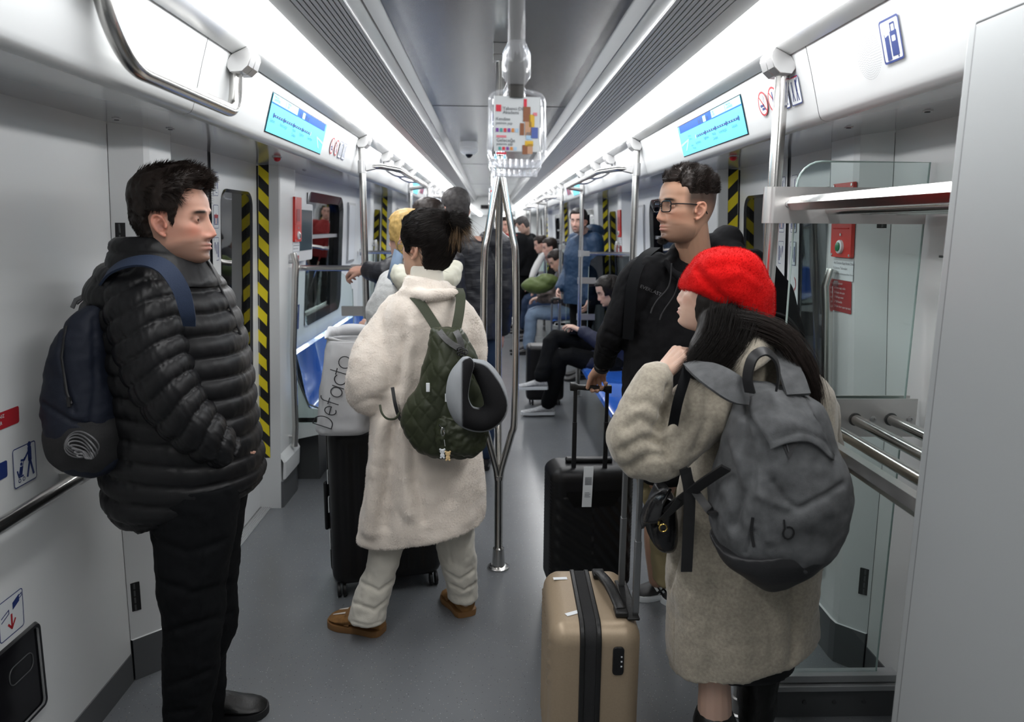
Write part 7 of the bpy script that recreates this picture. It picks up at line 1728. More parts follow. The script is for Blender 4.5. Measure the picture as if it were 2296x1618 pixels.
# axis points up and to the back right: brim plane runs from upper left to lower right
br = MB(); ax = (at(1668, 560, 1.86)-at(1590, 700, 1.86)).normalized(); e1 = (at(1712, 722, 1.86)-at(1528, 640, 1.86)); e1 = (e1-ax*e1.dot(ax)).normalized(); e2 = ax.cross(e1).normalized(); bc = at(1615, 682, 1.86)
l = loftst(ST([(554, 1612, 1652, .030), (562, 1589, 1672, .062), (576, 1566, 1690, .086), (600, 1545, 1706, .104), (624, 1532, 1716, .112), (642, 1527, 1723, .114, 0, 4), (664, 1546, 1727, .112, 0, -6), (690, 1585, 1727, .104, 0, -12), (712, 1625, 1722, .088, 0, -12), (730, 1668, 1712, .05, 0, -8)], 1.885, 0), 6, 72, 2.3); br.add(l.v, l.f)
me = remesh(br, .004, 3)
fo = [([at(1560, 600, 1.72), at(1600, 650, 1.72), at(1660, 700, 1.73), at(1700, 722, 1.75)], .012, .007), ([at(1600, 598, 1.74), at(1650, 590, 1.74), at(1680, 610, 1.75)], .014, .004), ([at(1615, 625, 1.74), at(1665, 612, 1.74), at(1700, 640, 1.76)], .012, -.004), ([at(1640, 690, 1.74), at(1690, 715, 1.76)], .010, .006)]
P = vco(me); P = P+vno(me)*(vnoise(P, 12, 3.1)*.006)[:, None]; setco(me, P); setco(me, creases(vco(me), vno(me), [(onto(me, a), b_, c_) for a, b_, c_ in fo]))
pt, nm = surf_samples(me, 26000, 6); be = finish('beret', me, 'beret', wD)
V, F_ = strands(pt-nm*.001, nm*.9+np.array([noise.noise_vector(Vector(p)*30) for p in pt])*1.1+RNG.normal(size=pt.shape)*.35, RNG.uniform(.0025, .0065, len(pt)), .00032, 2, (0, 0, -.1), .6, 8); tag(rawmesh('wool_fuzz', V, F_, 'beret_fuzz', be), kind='stuff')
# long dark hair: volume under the beret, falling in front of and behind the collar
mb = MB()
def maskD(x, y, z): return (y < .030 and z > -.10) if z < .07 else True
src = MB(); ellipsoid(src, (0, -.022, -.024), (.087, .082, .098)); put(mb, src, T)
chain(mb, [at(1600, 712, 1.82), at(1592, 750, 1.80), at(1572, 790, 1.78), at(1548, 826, 1.78)], [.036, .038, .034, .018], 16, 4)
chain(mb, [at(1630, 720, 1.80), at(1620, 765, 1.80), at(1590, 805, 1.79), at(1560, 835, 1.78)], [.050, .045, .034, .02], 16, 4)
chain(mb, [at(1690, 725, 1.86), at(1740, 748, 1.82), at(1785, 790, 1.78), at(1815, 850, 1.74), at(1835, 905, 1.72)], [.035, .032, .030, .020, .007], 16, 5)
me = remesh(mb, .004, 3); P = vco(me); setco(me, P+vno(me)*(vnoise(P*np.array([1, 1, .5]), 40, 3)*.002)[:, None])
hh = finish('hair', me, 'hair_black', wD)
def lock(a, pts, n, spread, rad, seed, ln=1.0):
    r = np.random.default_rng(seed); S = np.array(spline([tuple(p) for p in pts], 6)); m_ = len(S); allV = []; allF = []; base = 0
    for q in range(n):
        o = r.normal(size=3)*spread; fr = r.uniform(.75, 1.0); k_ = max(5, int(m_*fr)); tw = r.normal(size=3)*spread*.4; P_ = S[:k_]+o+tw*np.linspace(0, 1, k_)[:, None]**1.5+np.sin(np.linspace(0, 5, k_)+q)[:, None]*r.normal(size=3)*.0008
        d_ = np.gradient(P_, axis=0); u = np.cross(d_, [0.3, .8, .1]); u /= np.linalg.norm(u, axis=1)[:, None]; v = np.cross(d_, u); v /= np.linalg.norm(v, axis=1)[:, None]
        rr = rad*(1-np.linspace(0, 1, k_)**2*.85)[:, None]; Vv_ = np.stack([P_+(u*math.cos(t)+v*math.sin(t))*rr for t in (0, 2.1, 4.2)], 1).reshape(-1, 3); allV.append(Vv_)
        for i in range(k_-1):
            for j in range(3): j2 = (j+1) % 3; allF.append([base+i*3+j, base+i*3+j2, base+(i+1)*3+j2, base+(i+1)*3+j])
        base += len(Vv_)
    return np.concatenate(allV), np.array(allF)
for i, (pts, n_, sp, rd) in enumerate((
    ([at(1602, 696, 1.77), at(1594, 745, 1.75), at(1562, 795, 1.745), at(1522, 835, 1.745)], 420, .008, .0005),
    ([at(1632, 706, 1.75), at(1618, 756, 1.74), at(1582, 803, 1.74), at(1542, 838, 1.74)], 800, .015, .0005),
    ([at(1672, 718, 1.76), at(1650, 768, 1.745), at(1610, 812, 1.745), at(1574, 838, 1.75)], 800, .015, .0005),
    ([at(1655, 720, 1.76), at(1700, 730, 1.75), at(1762, 762, 1.73), at(1806, 830, 1.70), at(1832, 905, 1.69)], 800, .012, .0005),
    ([at(1690, 725, 1.80), at(1748, 745, 1.76), at(1800, 800, 1.72), at(1828, 870, 1.69), at(1838, 930, 1.69)], 600, .010, .0005),
    )):
    V, F_ = lock(None, pts, n_, sp, rd, 40+i); tag(rawmesh('hair_lock', V, F_, 'hair_black' if i not in (3, 4) else 'hair_dark', hh), kind='stuff')
# coat
mb = MB()
l = loftst(ST([(806, 1640, 1790, .085), (830, 1592, 1828, .115), (870, 1560, 1858, .135), (940, 1548, 1866, .145), (1020, 1545, 1866, .15), (1100, 1530, 1862, .155), (1200, 1506, 1835, .16), (1300, 1496, 1818, .17), (1350, 1496, 1820, .17, 0, 0), (1410, 1496, 1826, .175, 0, 18), (1440, 1497, 1826, .175, 0, 44)], 1.93, 0), 6, 64, 2.4); mb.add(l.v, l.f)
chain(mb, [Dp(1640, 880, 1.86), Dp(1590, 905, 1.82), Dp(1530, 955, 1.79), Dp(1470, 1012, 1.77), Dp(1436, 1022, 1.78)], [.075, .085, .083, .080, .066], 24, 5)
chain(mb, [Dp(1440, 1018, 1.775), at(1426, 985, 1.77), at(1437, 930, 1.77), at(1460, 875, 1.78), at(1470, 850, 1.785)], [.062, .070, .060, .052, .047], 24, 5)
chain(mb, [Dp(1800, 880, 1.92), Dp(1835, 950, 1.96), Dp(1838, 1050, 2.04), Dp(1790, 1100, 2.12)], [.07, .066, .062, .055], 18, 4)
fo = [([at(1500, 870, 1.68), at(1490, 930, 1.66), at(1470, 985, 1.66), at(1500, 1010, 1.66)], .012, .014), ([at(1395, 1010, 1.70), at(1440, 985, 1.68), at(1490, 990, 1.67)], .012, .011), ([at(1400, 960, 1.70), at(1435, 940, 1.69), at(1480, 960, 1.68)], .012, .009), ([at(1405, 1050, 1.70), at(1460, 1020, 1.67), at(1500, 1025, 1.66)], .011, .010),
      ([at(1520, 1075, 1.66), at(1500, 1040, 1.66), at(1495, 1000, 1.66)], .008, .008), ([at(1420, 905, 1.70), at(1450, 900, 1.70), at(1495, 925, 1.69)], .012, .007), ([at(1535, 870, 1.68), at(1530, 920, 1.66), at(1505, 965, 1.66)], .014, -.010), ([at(1590, 880, 1.68), at(1585, 950, 1.66), at(1560, 1010, 1.66)], .014, .008), ([at(1625, 900, 1.68), at(1620, 960, 1.68)], .012, -.006),
      ([at(1546, 1060, 1.72), at(1530, 1200, 1.72), at(1500, 1320, 1.74)], .010, .010), ([at(1600, 1320, 1.70), at(1596, 1420, 1.70), at(1592, 1530, 1.70)], .024, .007), ([at(1726, 1310, 1.70), at(1728, 1500, 1.70)], .003, .003), ([at(1512, 1130, 1.72), at(1512, 1320, 1.72), at(1512, 1535, 1.72)], .003, .003), ([at(1775, 1300, 1.72), at(1782, 1400, 1.72), at(1780, 1480, 1.74)], .016, .012), ([at(1660, 1310, 1.7), at(1670, 1520, 1.7)], .03, -.006)]
coat = cloth('coat', mb, 'wool', wD, .006, 5, fo, nz=((.010, 5, 2.7), (.003, 24, 9.1)))
mb = MB(); l = MB(); l.loft([ring(at(1466, 858, 1.785)+Vector((-.002, 0, -.015)), Vector((.053, .0, -.028)), Vector((0, .050, 0)), 28), ring(at(1472, 838, 1.785), Vector((.053, 0, -.028)), Vector((0, .050, 0)), 28)], cap=False)
def drape_view(mb, o, root, lift=.002):
    org = Vector(rootof(root).location); bv = BVHTree.FromPolygons([v.co.copy() for v in o.data.vertices], [tuple(p.vertices) for p in o.data.polygons]); eye = Vector((CX, 0, H)); out = []
    for v in mb.v:
        dv = (Vector(v)-eye).normalized(); h = bv.ray_cast(eye-org, dv); out.append(tuple(h[0]+org-dv*lift) if h[0] is not None else tuple(v))
    mb.v = out; return mb
# collar: folded flap standing behind the neck
def patch(rows, m_, name, parent, th=.006, sub=5, onobj=None, lift=.01):
    S = [spline([tuple(p) for p in r], sub) for r in rows]; S2 = []
    for k in range(len(S[0])): S2.append(spline([S[i][k] for i in range(len(S))], sub))
    A = [list(x) for x in zip(*S2)]; n = len(A[0]); mb = MB(); mb.add([p for r in A for p in r], [(i*n+j, i*n+j+1, (i+1)*n+j+1, (i+1)*n+j) for i in range(len(A)-1) for j in range(n-1)])
    if onobj: drape_view(mb, onobj, parent, lift)
    o = obj(name, mb, m_, parent, sharp=180); md = o.modifiers.new('s', 'SOLIDIFY'); md.thickness = th; md.offset = 0; return o
patch([[at(1640, 812, 1.80), at(1660, 780, 1.76), at(1690, 752, 1.75), at(1722, 745, 1.80)], [at(1634, 838, 1.76), at(1660, 812, 1.715), at(1700, 782, 1.71), at(1733, 768, 1.77)], [at(1643, 852, 1.74), at(1672, 842, 1.70), at(1708, 820, 1.70), at(1735, 797, 1.75)]], 'wool', 'collar', coat, .008)
mb = MB()
l = loftst(ST([(770, 1600, 1730, .07, 0, 0), (810, 1590, 1765, .085), (850, 1585, 1800, .10)], 1.86, 0), 4, 40); cloth('coat_yoke', l, 'wool', coat, .006, 3)
# skirt, knee, boots
mb = MB(); l = loftst(ST([(1300, 1540, 1790, .12), (1400, 1545, 1785, .12), (1460, 1552, 1778, .12, 0, 6), (1484, 1556, 1774, .12, 0, 8)], 1.93, 0), 4, 40); cloth('skirt', l, 'tights', wD, .008, 2)
for n_, xk in (('L', 1605), ('R', 1695)):
    an, kn = J['an'+n_], J['kn'+n_]; mb = MB(); tp = an.lerp(kn, .50 if n_ == 'L' else .95); chain(mb, [tp, an.lerp(kn, .3), an], [.062, .056, .046], 18, 3); d = (J['ft'+n_]-an); d.z = 0; d.normalize(); b_ = cloth('boot', mb, 'leather_black', wD, .007, 1, nz=((.005, 14, 3),)); h0 = Vector((an.x, an.y, 0))-d*.05; shoe(b_, h0, h0+d*.24, wd=.046, hgt=.085, mu='leather_black', ms='black', name='foot_part')
# grey backpack
gb = thing('backpack', Dp(1745, 1290, 1.65), 'large grey canvas backpack with a dark base, worn over the beige wool coat', 'backpack')
Yk = 1.66
st = ST([(862, 1690, 1790, .045, .03, -4), (880, 1668, 1815, .075, .02, -4), (930, 1645, 1848, .105), (1000, 1626, 1872, .125), (1080, 1612, 1888, .135), (1150, 1602, 1890, .14), (1200, 1606, 1872, .135, 0, 12), (1245, 1640, 1830, .115, 0, 14), (1285, 1690, 1775, .07, 0, 8)], Yk, 0)
l = loftst(st, 8, 70, 2.7); me = remesh(l, .005, 3)
fo = [([at(1660, 905, 1.50), at(1670, 980, 1.50), at(1690, 1060, 1.50), at(1640, 1180, 1.50)], .016, .012), ([at(1700, 1060, 1.50), at(1712, 1140, 1.50), at(1724, 1210, 1.50)], .010, -.006), ([at(1625, 1000, 1.52), at(1650, 1080, 1.5), at(1655, 1180, 1.5)], .016, .010), ([at(1740, 985, 1.5), at(1790, 965, 1.5), at(1850, 985, 1.5), at(1872, 1020, 1.52)], .006, .007),
      ([at(1735, 1080, 1.5), at(1760, 1120, 1.5), at(1790, 1140, 1.5), at(1850, 1110, 1.5), at(1890, 1085, 1.52)], .006, .008), ([at(1700, 1110, 1.5), at(1760, 1135, 1.5)], .010, -.006), ([at(1790, 900, 1.5), at(1830, 950, 1.5)], .014, .006), ([at(1690, 1190, 1.5), at(1672, 1240, 1.5)], .006, .006), ([at(1780, 1170, 1.5), at(1850, 1150, 1.5)], .03, -.010)]
P = vco(me); P = P+vno(me)*(vnoise(P, 6, 6.6)*.014+vnoise(P, 18, 1.1)*.005)[:, None]; setco(me, P); setco(me, creases(vco(me), vno(me), [(onto(me, a), b_, c_) for a, b_, c_ in fo])); bm_ = finish('main_compartment', me, 'grey_canvas', gb)
st = ST([(1190, 1598, 1868, .135, 0, 26), (1225, 1612, 1846, .132, 0, 20), (1262, 1655, 1812, .105, 0, 14), (1300, 1698, 1765, .055, 0, 6)], Yk-.003, 0)
l = loftst(st, 6, 60, 2.7); cloth('leather_base', l, 'grey_dark', gb, .005, 2, nz=((.005, 9, 2.2),))
# flap lid
patch([[at(1684, 890, 1.60), at(1716, 878, 1.55), at(1768, 878, 1.545), at(1806, 896, 1.585)], [at(1684, 930, 1.545), at(1730, 925, 1.50), at(1795, 930, 1.50), at(1850, 975, 1.555)], [at(1722, 990, 1.515), at(1768, 972, 1.495), at(1820, 975, 1.50), at(1868, 1015, 1.55)], [at(1728, 1008, 1.52), at(1772, 992, 1.50), at(1822, 994, 1.505), at(1868, 1032, 1.56)]], 'grey_canvas', 'top_flap', gb, .005, onobj=bm_, lift=.011)
p = [at(1747, 980, 1.49), at(1788, 993, 1.49), at(1770, 1030, 1.49)]; mb = MB(); mb.poly(drape_view(MB().poly(p), bm_, gb, .006).v); mb.mi = [0]; lp = obj('logo_patch', mb, 'grey_dark', gb, smooth=False)
mb = MB(); mb.poly(drape_view(MB().poly([at(1763, 995, 1.487), at(1765, 995, 1.487), at(1770, 1012, 1.487), at(1768, 1012, 1.487)]), bm_, gb, .008).v); obj('logo_line', mb, 'grey_canvas', lp, smooth=False)
mb = sribbon([at(1682, 880, 1.58), at(1676, 845, 1.575), at(1688, 802, 1.57), at(1715, 787, 1.57), at(1738, 805, 1.57), at(1746, 838, 1.575), at(1742, 872, 1.585)], .026, .0025, [(-.9, -.6, 0), (-.9, -.5, .2), (-.5, -.5, .8), (0, -.6, 1), (.6, -.5, .8), (.9, -.5, .1), (.9, -.5, 0)]); obj('carry_handle', mb, 'black', gb)
obj('shoulder_strap', sribbon([at(1676, 884, 1.62), at(1648, 872, 1.60), at(1610, 848, 1.625), at(1575, 828, 1.67), at(1545, 815, 1.735)], [.050, .065, .066, .055, .03], .005, [(-.1, -1, .5), (0, -1, .6), (0, -1, .6), (0, -1, .6), (0, -.8, .6)]), 'grey_canvas', gb)
obj('shoulder_strap', sribbon([at(1790, 885, 1.62), at(1775, 840, 1.66), at(1758, 800, 1.74), at(1742, 770, 1.80), at(1728, 755, 1.86)], .055, .005, [(0, -1, .5)]*5), 'grey_canvas', gb)
obj('shoulder_strap', sribbon([at(1545, 815, 1.735), at(1535, 850, 1.70), at(1520, 900, 1.69), at(1508, 960, 1.72)], .024, .004, [(-.3, -1, 0)]*4), 'cloth_black', gb)
obj('compression_strap', sribbon([at(1628, 1048, 1.60), at(1580, 1080, 1.66), at(1530, 1118, 1.72), at(1492, 1150, 1.76)], .026, .003, [(0, -1, 0)]*4), 'black', gb)
obj('compression_strap', sribbon([at(1532, 1050, 1.70), at(1555, 1095, 1.70), at(1588, 1140, 1.66), at(1600, 1152, 1.62)], .020, .003, [(0, -1, 0)]*4), 'black', gb)
obj('strap_tail', sribbon([at(1536, 1050, 1.70), at(1546, 1110, 1.70), at(1543, 1200, 1.70), at(1539, 1281, 1.70)], .028, .002, [(0, -1, 0)]*4), 'black', gb)
mb = MB(); mb.tube([at(1758, 1165, 1.515), at(1760, 1185, 1.50)]+[at(1768, 1195, 1.50)+Vector((.012*math.cos(a), 0, .014*math.sin(a))) for a in [math.pi*.8+k*math.pi/6 for k in range(12)]], .0022, 6); mb.tube([at(1688, 1160, 1.52), at(1684, 1190, 1.515), at(1690, 1225, 1.52)], .0035, 6); drape_view(mb, bm_, gb, .004); obj('zip_pull_cord', mb, 'black', gb)
# shoulder bag
hb = thing('handbag', at(1475, 1180, 1.86), 'small black crocodile patterned handbag with a gold buckle at the hip of the beige coat', 'handbag')
Yh = 1.86; mb = MB(); l = loftst(ST([(1098, 1476, 1505, .075), (1130, 1462, 1508, .085), (1165, 1452, 1512, .09), (1200, 1455, 1510, .085), (1215, 1465, 1505, .07)], Yh, 0), 5, 36, 3); mb.add(l.v, l.f); cloth('body', mb, 'croc', hb, .005, 1)
patch([[at(1490, 1093, 1.84), at(1492, 1093, 1.80), at(1505, 1096, 1.77)], [at(1460, 1112, 1.83), at(1466, 1120, 1.78), at(1490, 1125, 1.75)], [at(1438, 1155, 1.83), at(1450, 1165, 1.77), at(1482, 1160, 1.745)], [at(1441, 1185, 1.83), at(1455, 1172, 1.77), at(1484, 1172, 1.745)]], 'croc', 'flap', hb, .006)
mb = MB(); mb.tube([at(1487, 1183, 1.735)+Vector((.010*math.cos(a), 0, .010*math.sin(a))) for a in [k*math.pi/6 for k in range(12)]], .002, 8, closed=True); mb.tube([at(1478, 1168, 1.735), at(1477, 1176, 1.735)], .003, 8); obj('buckle', mb, 'gold', hb)
obj('strap', sribbon([at(1484, 1165, 1.74), at(1505, 1142, 1.725), at(1522, 1120, 1.72)], .014, .002, [(0, -1, 0)]*3), 'leather_black', hb)
# ================================================================ background passengers
M['cloth_navy'] = mat('navy_cloth', (.012, .016, .042), .7, bump=.3, bump_scale=60); M['cloth_blue'] = mat('blue_jacket', (.008, .032, .078), .6, bump=.2, bump_scale=80)
M['puffer_dark'] = mat('dark_puffer', (.012, .013, .018), .5, bump=1.0, bump_scale=22, wave=(.5, .5, 3)); M['cloth_grey'] = mat('grey_cloth', (.07, .07, .075), .8); M['denim'] = mat('denim', (.16, .22, .31), .85, bump=.3, bump_scale=300)
M['dark_denim'] = mat('dark_denim', (.01, .025, .06), .85); M['cloth_red'] = mat('red_cloth', (.22, .012, .012), .8); M['grey_fur'] = mat('pale_grey_plush', (.50, .50, .49), .95, sheen=.3, bump=.6, bump_scale=90); M['ivory'] = mat('ivory_padding', (.60, .58, .48), .6, bump=.3, bump_scale=50)
M['trainer'] = mat('trainer_silver', (.36, .37, .38), .5, noise_amt=.25, noise_scale=60); M['green_bag'] = mat('green_bag', (.075, .105, .025), .6, bump=.4, bump_scale=40); M['knit'] = mat('knit_brown', (.09, .07, .065), .95, noise_amt=.5, noise_scale=22)
# seated woman with a dark bob in a navy padded coat
Ys = 6.05
def seat(px_head, py_head, Y, yaw, lean=0): pass
J = dict(head=at(1362, 652, Ys), neck=at(1388, 690, Ys+.02), chest=at(1385, 735, Ys), pelvis=at(1395, 822, Ys+.02), shR=at(1382, 715, Ys-.18), elR=at(1352, 770, Ys-.22), wrR=at(1303, 742, Ys-.12), shL=at(1392, 712, Ys+.18), elL=at(1345, 765, Ys+.2), wrL=at(1305, 742, Ys+.05),
         hipR=at(1385, 820, Ys-.09), knR=at(1262, 800, Ys-.08), anR=at(1228, 902, Ys+.05), hipL=at(1385, 800, Ys+.09), knL=at(1245, 758, Ys+.02), anL=at(1212, 848, Ys-.10))
J['ftR'] = J['anR']+Vector((-.12, 0, -.05)); J['ftL'] = J['anL']+Vector((-.13, 0, -.03)); J['freeL'] = True; J['byaw'] = 90
J['hnL'] = J['hnR'] = Vector((0, 0, 1))
J['anR'].z = .10
sw = simple_person('dark haired woman in a navy padded coat sitting cross legged on the right bench', J, 96, -22, (.60, .40, .32), ('cloth_navy', .055), 'cloth_black', 'trainer', 'hair_black', 'bob', shsole='signwhite', seated=True, scale=.98)
mb = MB(); l = loftst([(J['pelvis']+Vector((-.02, 0, .02)), Vector((.10, 0, 0)), Vector((0, .21, 0))), (J['pelvis']+Vector((-.17, 0, .05)), Vector((.05, 0, .075)), Vector((0, .20, 0))), (J['pelvis']+Vector((-.32, -.02, .07)), Vector((.05, 0, .085)), Vector((0, .18, 0)))], 4, 30); mb.add(l.v, l.f)
cloth('coat_skirt', mb, 'cloth_navy', sw, .01, 3, nz=((.008, 9, 2),)); mb = MB(); ellipsoid(mb, J['neck']+Vector((.02, 0, .0)), (.12, .14, .06)); cloth('fur_collar', mb, 'cloth_black', sw, .008, 2, nz=((.008, 40, 2),))
src = MB(); ellipsoid(src, (0, -.02, .0), (.093, .100, .118)); mb = MB(); put(mb, src, headframe(J['head']+Vector((.028, 0, .012)), 96, -22, 0, 1.0)); me = remesh(mb, .006, 1); finish('hair_bob', me, 'hair_black', sw)
tag(obj('phone', MB().box(at(1278, 738, Ys-.06), at(1300, 744, Ys-.02)+Vector((0, .06, -.012))), 'gloss_black', origin=at(1290, 740, Ys-.05)), 'dark phone held in the lap of the seated woman in navy', 'phone')
# her dark suitcase
c = Vector((at(1222, 850, 6.5).x, 6.55, 0)); cs = thing('suitcase', c, 'dark cabin suitcase with a raised handle beside the seated woman in navy', 'suitcase')
obj('shell', case_body(c, Vector((1, 0, 0)), Vector((0, 1, 0)), .34, .22, .50, .05, .045, .04, None), 'case_black', cs)
for dx in (.055, .125): obj('telescopic_rod', MB().tube([c+Vector((dx, 0, .5)), c+Vector((dx, 0, .93))], .009, 8), 'rod_grey', cs)
obj('pull_grip', MB().tube(fillet([c+Vector((.055, 0, .92)), c+Vector((.055, 0, .96)), c+Vector((.125, 0, .96)), c+Vector((.125, 0, .92))], .03), .014, 8), 'leather_black', cs)
for sx in (-1, 1):
    for sy in (-1, 1): wheel(c+Vector((sx*.12, sy*.07, .026)), Vector((1, 0, 0)), parent=cs)
# man in a blue hooded coat standing past the first right bench
J = stand(at(1306, 700, 7.75).x, 7.75, 1.80, 118, arms=None); J['head'] = at(1297, 496, 7.65); J['wrR'] = J['W'](.14, .20, .95); J['elR'] = J['W'](.24, .02, 1.12); J['hoodoff'] = (.10, .06, .02)
simple_person('bearded man in a blue hooded coat standing past the first right bench', J, 150, 0, (.58, .36, .29), ('cloth_blue', .075), 'cloth_black', 'black', 'hair_dark', 'short', toplen=.16, hood=True, beard=.55)
# man bent over a green bag on the second right bench
Yj = 9.25; X0 = .98
def sitter(x, Y, head, yawh, pitch, label, topm, botm, hair='hair_dark', skin=(.52, .32, .25), scale=1.0, topr=.06, shoes='black', side_=1, knee=.50, hs='short'):
    s = side_; J = dict(head=head, neck=Vector((x-.06*s, Y, 1.02)), chest=Vector((x-.02*s, Y, .84)), pelvis=Vector((x+.05*s, Y, .56)))
    for q, n_ in ((-1, 'R'), (1, 'L')):
        J['sh'+n_] = Vector((x-.03*s, Y+q*.18, .96)); J['el'+n_] = Vector((x-.16*s, Y+q*.22, .72)); J['wr'+n_] = Vector((x-.36*s, Y+q*.08, .70)); J['hip'+n_] = Vector((x, Y+q*.10, .54)); J['kn'+n_] = Vector((x-.44*s, Y+q*.11, knee)); J['an'+n_] = Vector((x-.50*s, Y+q*.12, .09)); J['ft'+n_] = Vector((x-.62*s, Y+q*.12, .03)); J['hn'+n_] = Vector((0, 0, 1))
    J['byaw'] = 90*s; return simple_person(label, J, yawh, pitch, skin, (topm, topr), botm, shoes, hair, hs, seated=True, scale=scale)
sitter(.92, 9.25, at(1248, 584, 9.1), 100, -30, 'seated man in a brown patterned jacket and jeans bending over a green bag', 'knit', 'denim')
gbx = thing('bag', at(1205, 640, 9.1), 'green padded bag on the knees of the man in jeans', 'bag'); mb = MB(); ellipsoid(mb, at(1205, 640, 9.05), (.20, .16, .10)); ellipsoid(mb, at(1225, 628, 9.05), (.15, .14, .08)); cloth('body', mb, 'green_bag', gbx, .012, 2, nz=((.02, 8, 2),))
sitter(1.0, 10.35, at(1232, 555, 10.2), 95, -10, 'seated passenger in dark clothes beyond the man with the green bag', 'cloth_grey', 'dark_denim')
sitter(.95, 11.1, at(1212, 548, 11.0), 90, -15, 'farthest seated passenger with a white scarf on the second right bench', 'cloth_black', 'dark_denim', topr=.05)
obj_ = MB(); chain(obj_, [at(1222, 566, 10.9), at(1212, 580, 10.85), at(1200, 604, 10.7), at(1192, 622, 10.6)], [.03, .05, .055, .04]); me = remesh(obj_, .012, 2); o = finish('scarf', me, 'grey_fur', None); tag(o, 'white scarf on the farthest seated passenger', 'scarf')
# standing figures far down the aisle
J = stand(at(1178, 600, 11.6).x, 11.6, 1.72, 60); J['head'] = at(1172, 505, 11.5)
simple_person('passenger in a black puffer jacket with head bowed, standing far down the aisle', J, 80, -35, (.55, .36, .28), ('cloth_black', .10), 'cloth_black', 'black', 'hair_grey', 'short', toplen=.08, voxel=.012)
J = stand(at(1133, 600, 12.6).x, 12.6, 1.70, 170); J['head'] = at(1131, 505, 12.6)
simple_person('passenger in red standing far down the aisle behind the centre pole', J, 170, 0, (.5, .3, .24), ('cloth_red', .07), 'cloth_black', 'black', 'hair_dark', 'short', voxel=.012)
J = stand(at(1146, 600, 14.5).x, 14.5, 1.72, 0); simple_person('dark dressed passenger farthest away in the aisle', J, 10, 0, (.5, .3, .24), ('cloth_black', .07), 'cloth_black', 'black', 'hair_dark', 'short', voxel=.014)
# group behind the woman in the cream coat (left bench area)
# tall man with short grey hair, back turned
J = stand(at(1052, 700, 4.75).x, 4.75, 1.86, 12, step=.03); J['head'] = at(1022, 470, 4.72); J['neck'] = J['head']+Vector((.03, -.02, -.16))
for n_ in 'LR': J['an'+n_].x = J['hip'+n_].x
simple_person('tall man with short grey hair in a quilted dark navy jacket, seen from behind', J, 22, 0, (.50, .30, .23), ('puffer_dark', .065), 'dark_denim', 'black', 'hair_grey', 'short', toplen=.10, voxel=.008)
# dark haired man reaching for the pole
J = stand(at(972, 700, 4.35).x, 4.35, 1.74, 60, step=.03); J['head'] = at(958, 497, 4.35); J['neck'] = J['head']+Vector((.03, .0, -.15))
J['shL'] = at(915, 590, 4.22); J['elL'] = at(858, 612, 4.14); J['wrL'] = at(822, 606, 4.20); J['hfL'] = Vector((-1, .35, .05)); J['hnL'] = Vector((0, -.5, 1)); J['hsL'] = -1; J['hcL'] = (.75, .8, .85, .9)
simple_person('dark haired man in a black padded jacket reaching out to hold the left rail', J, 50, 0, (.52, .30, .23), ('puffer_dark', .06), 'cloth_black', 'black', 'hair_dark', 'short', toplen=.10, voxel=.008)
# blonde woman in a pale plush coat
J = stand(at(905, 700, 3.62).x, 3.62, 1.66, 60, step=.03); J['head'] = at(912, 530, 3.62); J['neck'] = J['head']+Vector((.01, .0, -.15))
J['shL'] = at(882, 645, 3.62); J['elL'] = at(850, 735, 3.62); J['wrL'] = at(838, 735, 3.85); J['hfL'] = Vector((-.8, .45, .1)); J['hnL'] = Vector((-.3, -.8, .4)); J['hcL'] = (.8, .85, .9, .95)
bw = simple_person('blonde woman in a pale grey plush coat holding the nearest left pole', J, 62, 0, (.58, .36, .28), ('grey_fur', .065), 'cloth_black', 'black', 'hair_blonde', 'long', toplen=.15, voxel=.007)
T = headframe(J['head'], 62); mb = MB(); src = MB(); ellipsoid(src, (0, -.10, .05), (.05, .045, .05)); ellipsoid(src, (.0, -.06, .085), (.055, .05, .04)); put(mb, src, T); me = remesh(mb, .005, 2); P = vco(me); setco(me, P+vno(me)*(np.sin(P@np.array([180, 60, 260]))*.0025)[:, None])
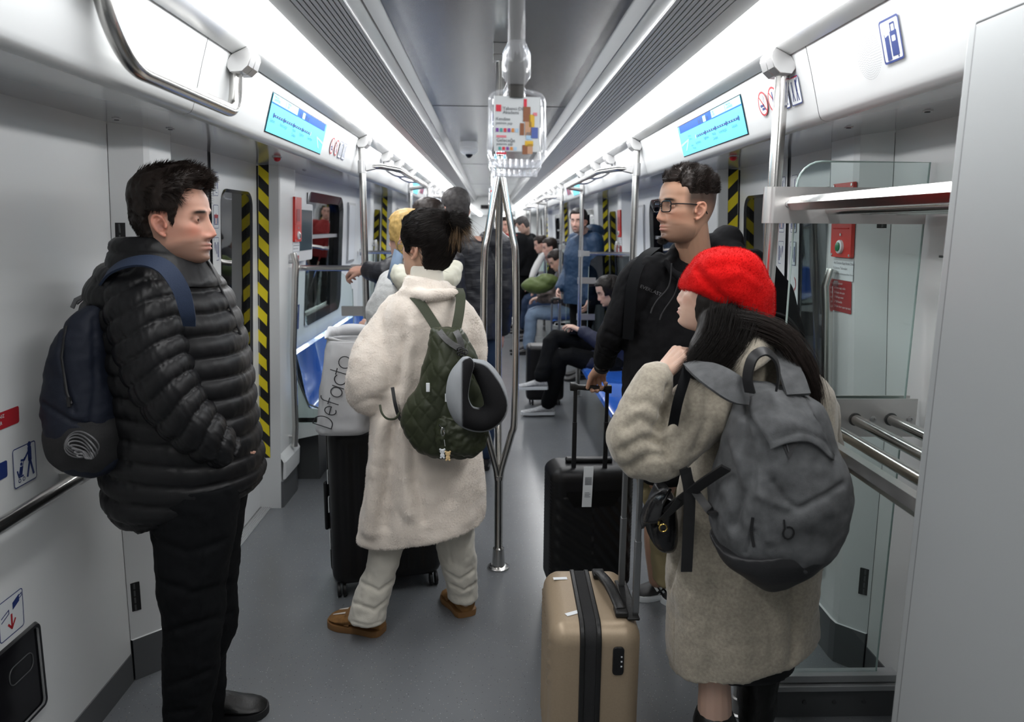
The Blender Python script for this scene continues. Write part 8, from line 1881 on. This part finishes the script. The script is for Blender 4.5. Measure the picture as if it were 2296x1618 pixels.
ob_ = finish('hair_knot', me, 'hair_blonde', bw); pt, nm = surf_samples(me, 1500, 3); V, F_ = strands(pt, np.cross(nm, [.3, .6, .7])+nm*.2, .03, .0007, 4, (0, 0, 0), .4, 3); tag(rawmesh('hair_strands', V, F_, 'hair_blonde', ob_), kind='stuff')
mb = MB(); chain(mb, [at(893, 606, 3.50), at(905, 622, 3.42), at(930, 632, 3.42), at(1000, 628, 3.5), at(1020, 600, 3.6)], [.035, .055, .06, .055, .04], 18, 5); cloth('padded_collar', mb, 'ivory', bw, .006, 2, nz=((.006, 20, 3),))
mb = MB(); mb.add([tuple(p) for p in (at(892, 560, 3.55), at(905, 572, 3.50), at(890, 640, 3.46), at(872, 640, 3.52))], [(0, 1, 2, 3)]); so = obj('scarf', mb, 'denim', bw); so.modifiers.new('s', 'SOLIDIFY').thickness = .02
# ---------------------------------------------------------------- groups of repeated things
GROUPS = {'grab_pole': 'vertical steel poles at the bench ends', 'overhead_rail': 'bent overhead rails above the benches', 'arm_rail': 'short horizontal rails beside the benches',
    'glass_partition': 'glass screens at the bench ends', 'bench_seat': 'blue bench seats along the walls', 'centre_pole': 'three branched centre poles in the aisle',
    'door_grab_handle': 'steel grab handles on the door pillars', 'door_release_box': 'red emergency boxes on the door pillars', 'instruction_sticker': 'instruction stickers below the emergency boxes',
    'info_screen': 'route displays in the fascias', 'pictogram_sign': 'pictogram signs on fascias, walls and doors', 'hinge': 'black hinges on the pillar seams', 'shelf_slot': 'dark slots in the right wall',
    'warning_lamp': 'red dome lamps under the soffits', 'soffit_lock': 'round locks in the soffits', 'wall_monitor': 'white framed wall monitors', 'wall_poster': 'framed wall posters', 'hanging_strap': 'hanging straps along the aisle',
    'light_strip': 'light strips along the ceiling', 'air_grille': 'air grilles along the ceiling', 'suitcase': 'suitcases standing on the floor', 'backpack': 'backpacks worn by passengers', 'sticker_row': 'sticker rows on the fascias', 'wall_sticker': 'stickers on the left wall', 'person': 'passengers in the car'}
for o in list(SC.objects):
    if o.parent is None and o.get('label'):
        g_ = GROUPS.get(o.name.split('.')[0])
        if g_ and 'group' not in o.keys(): o['group'] = g_
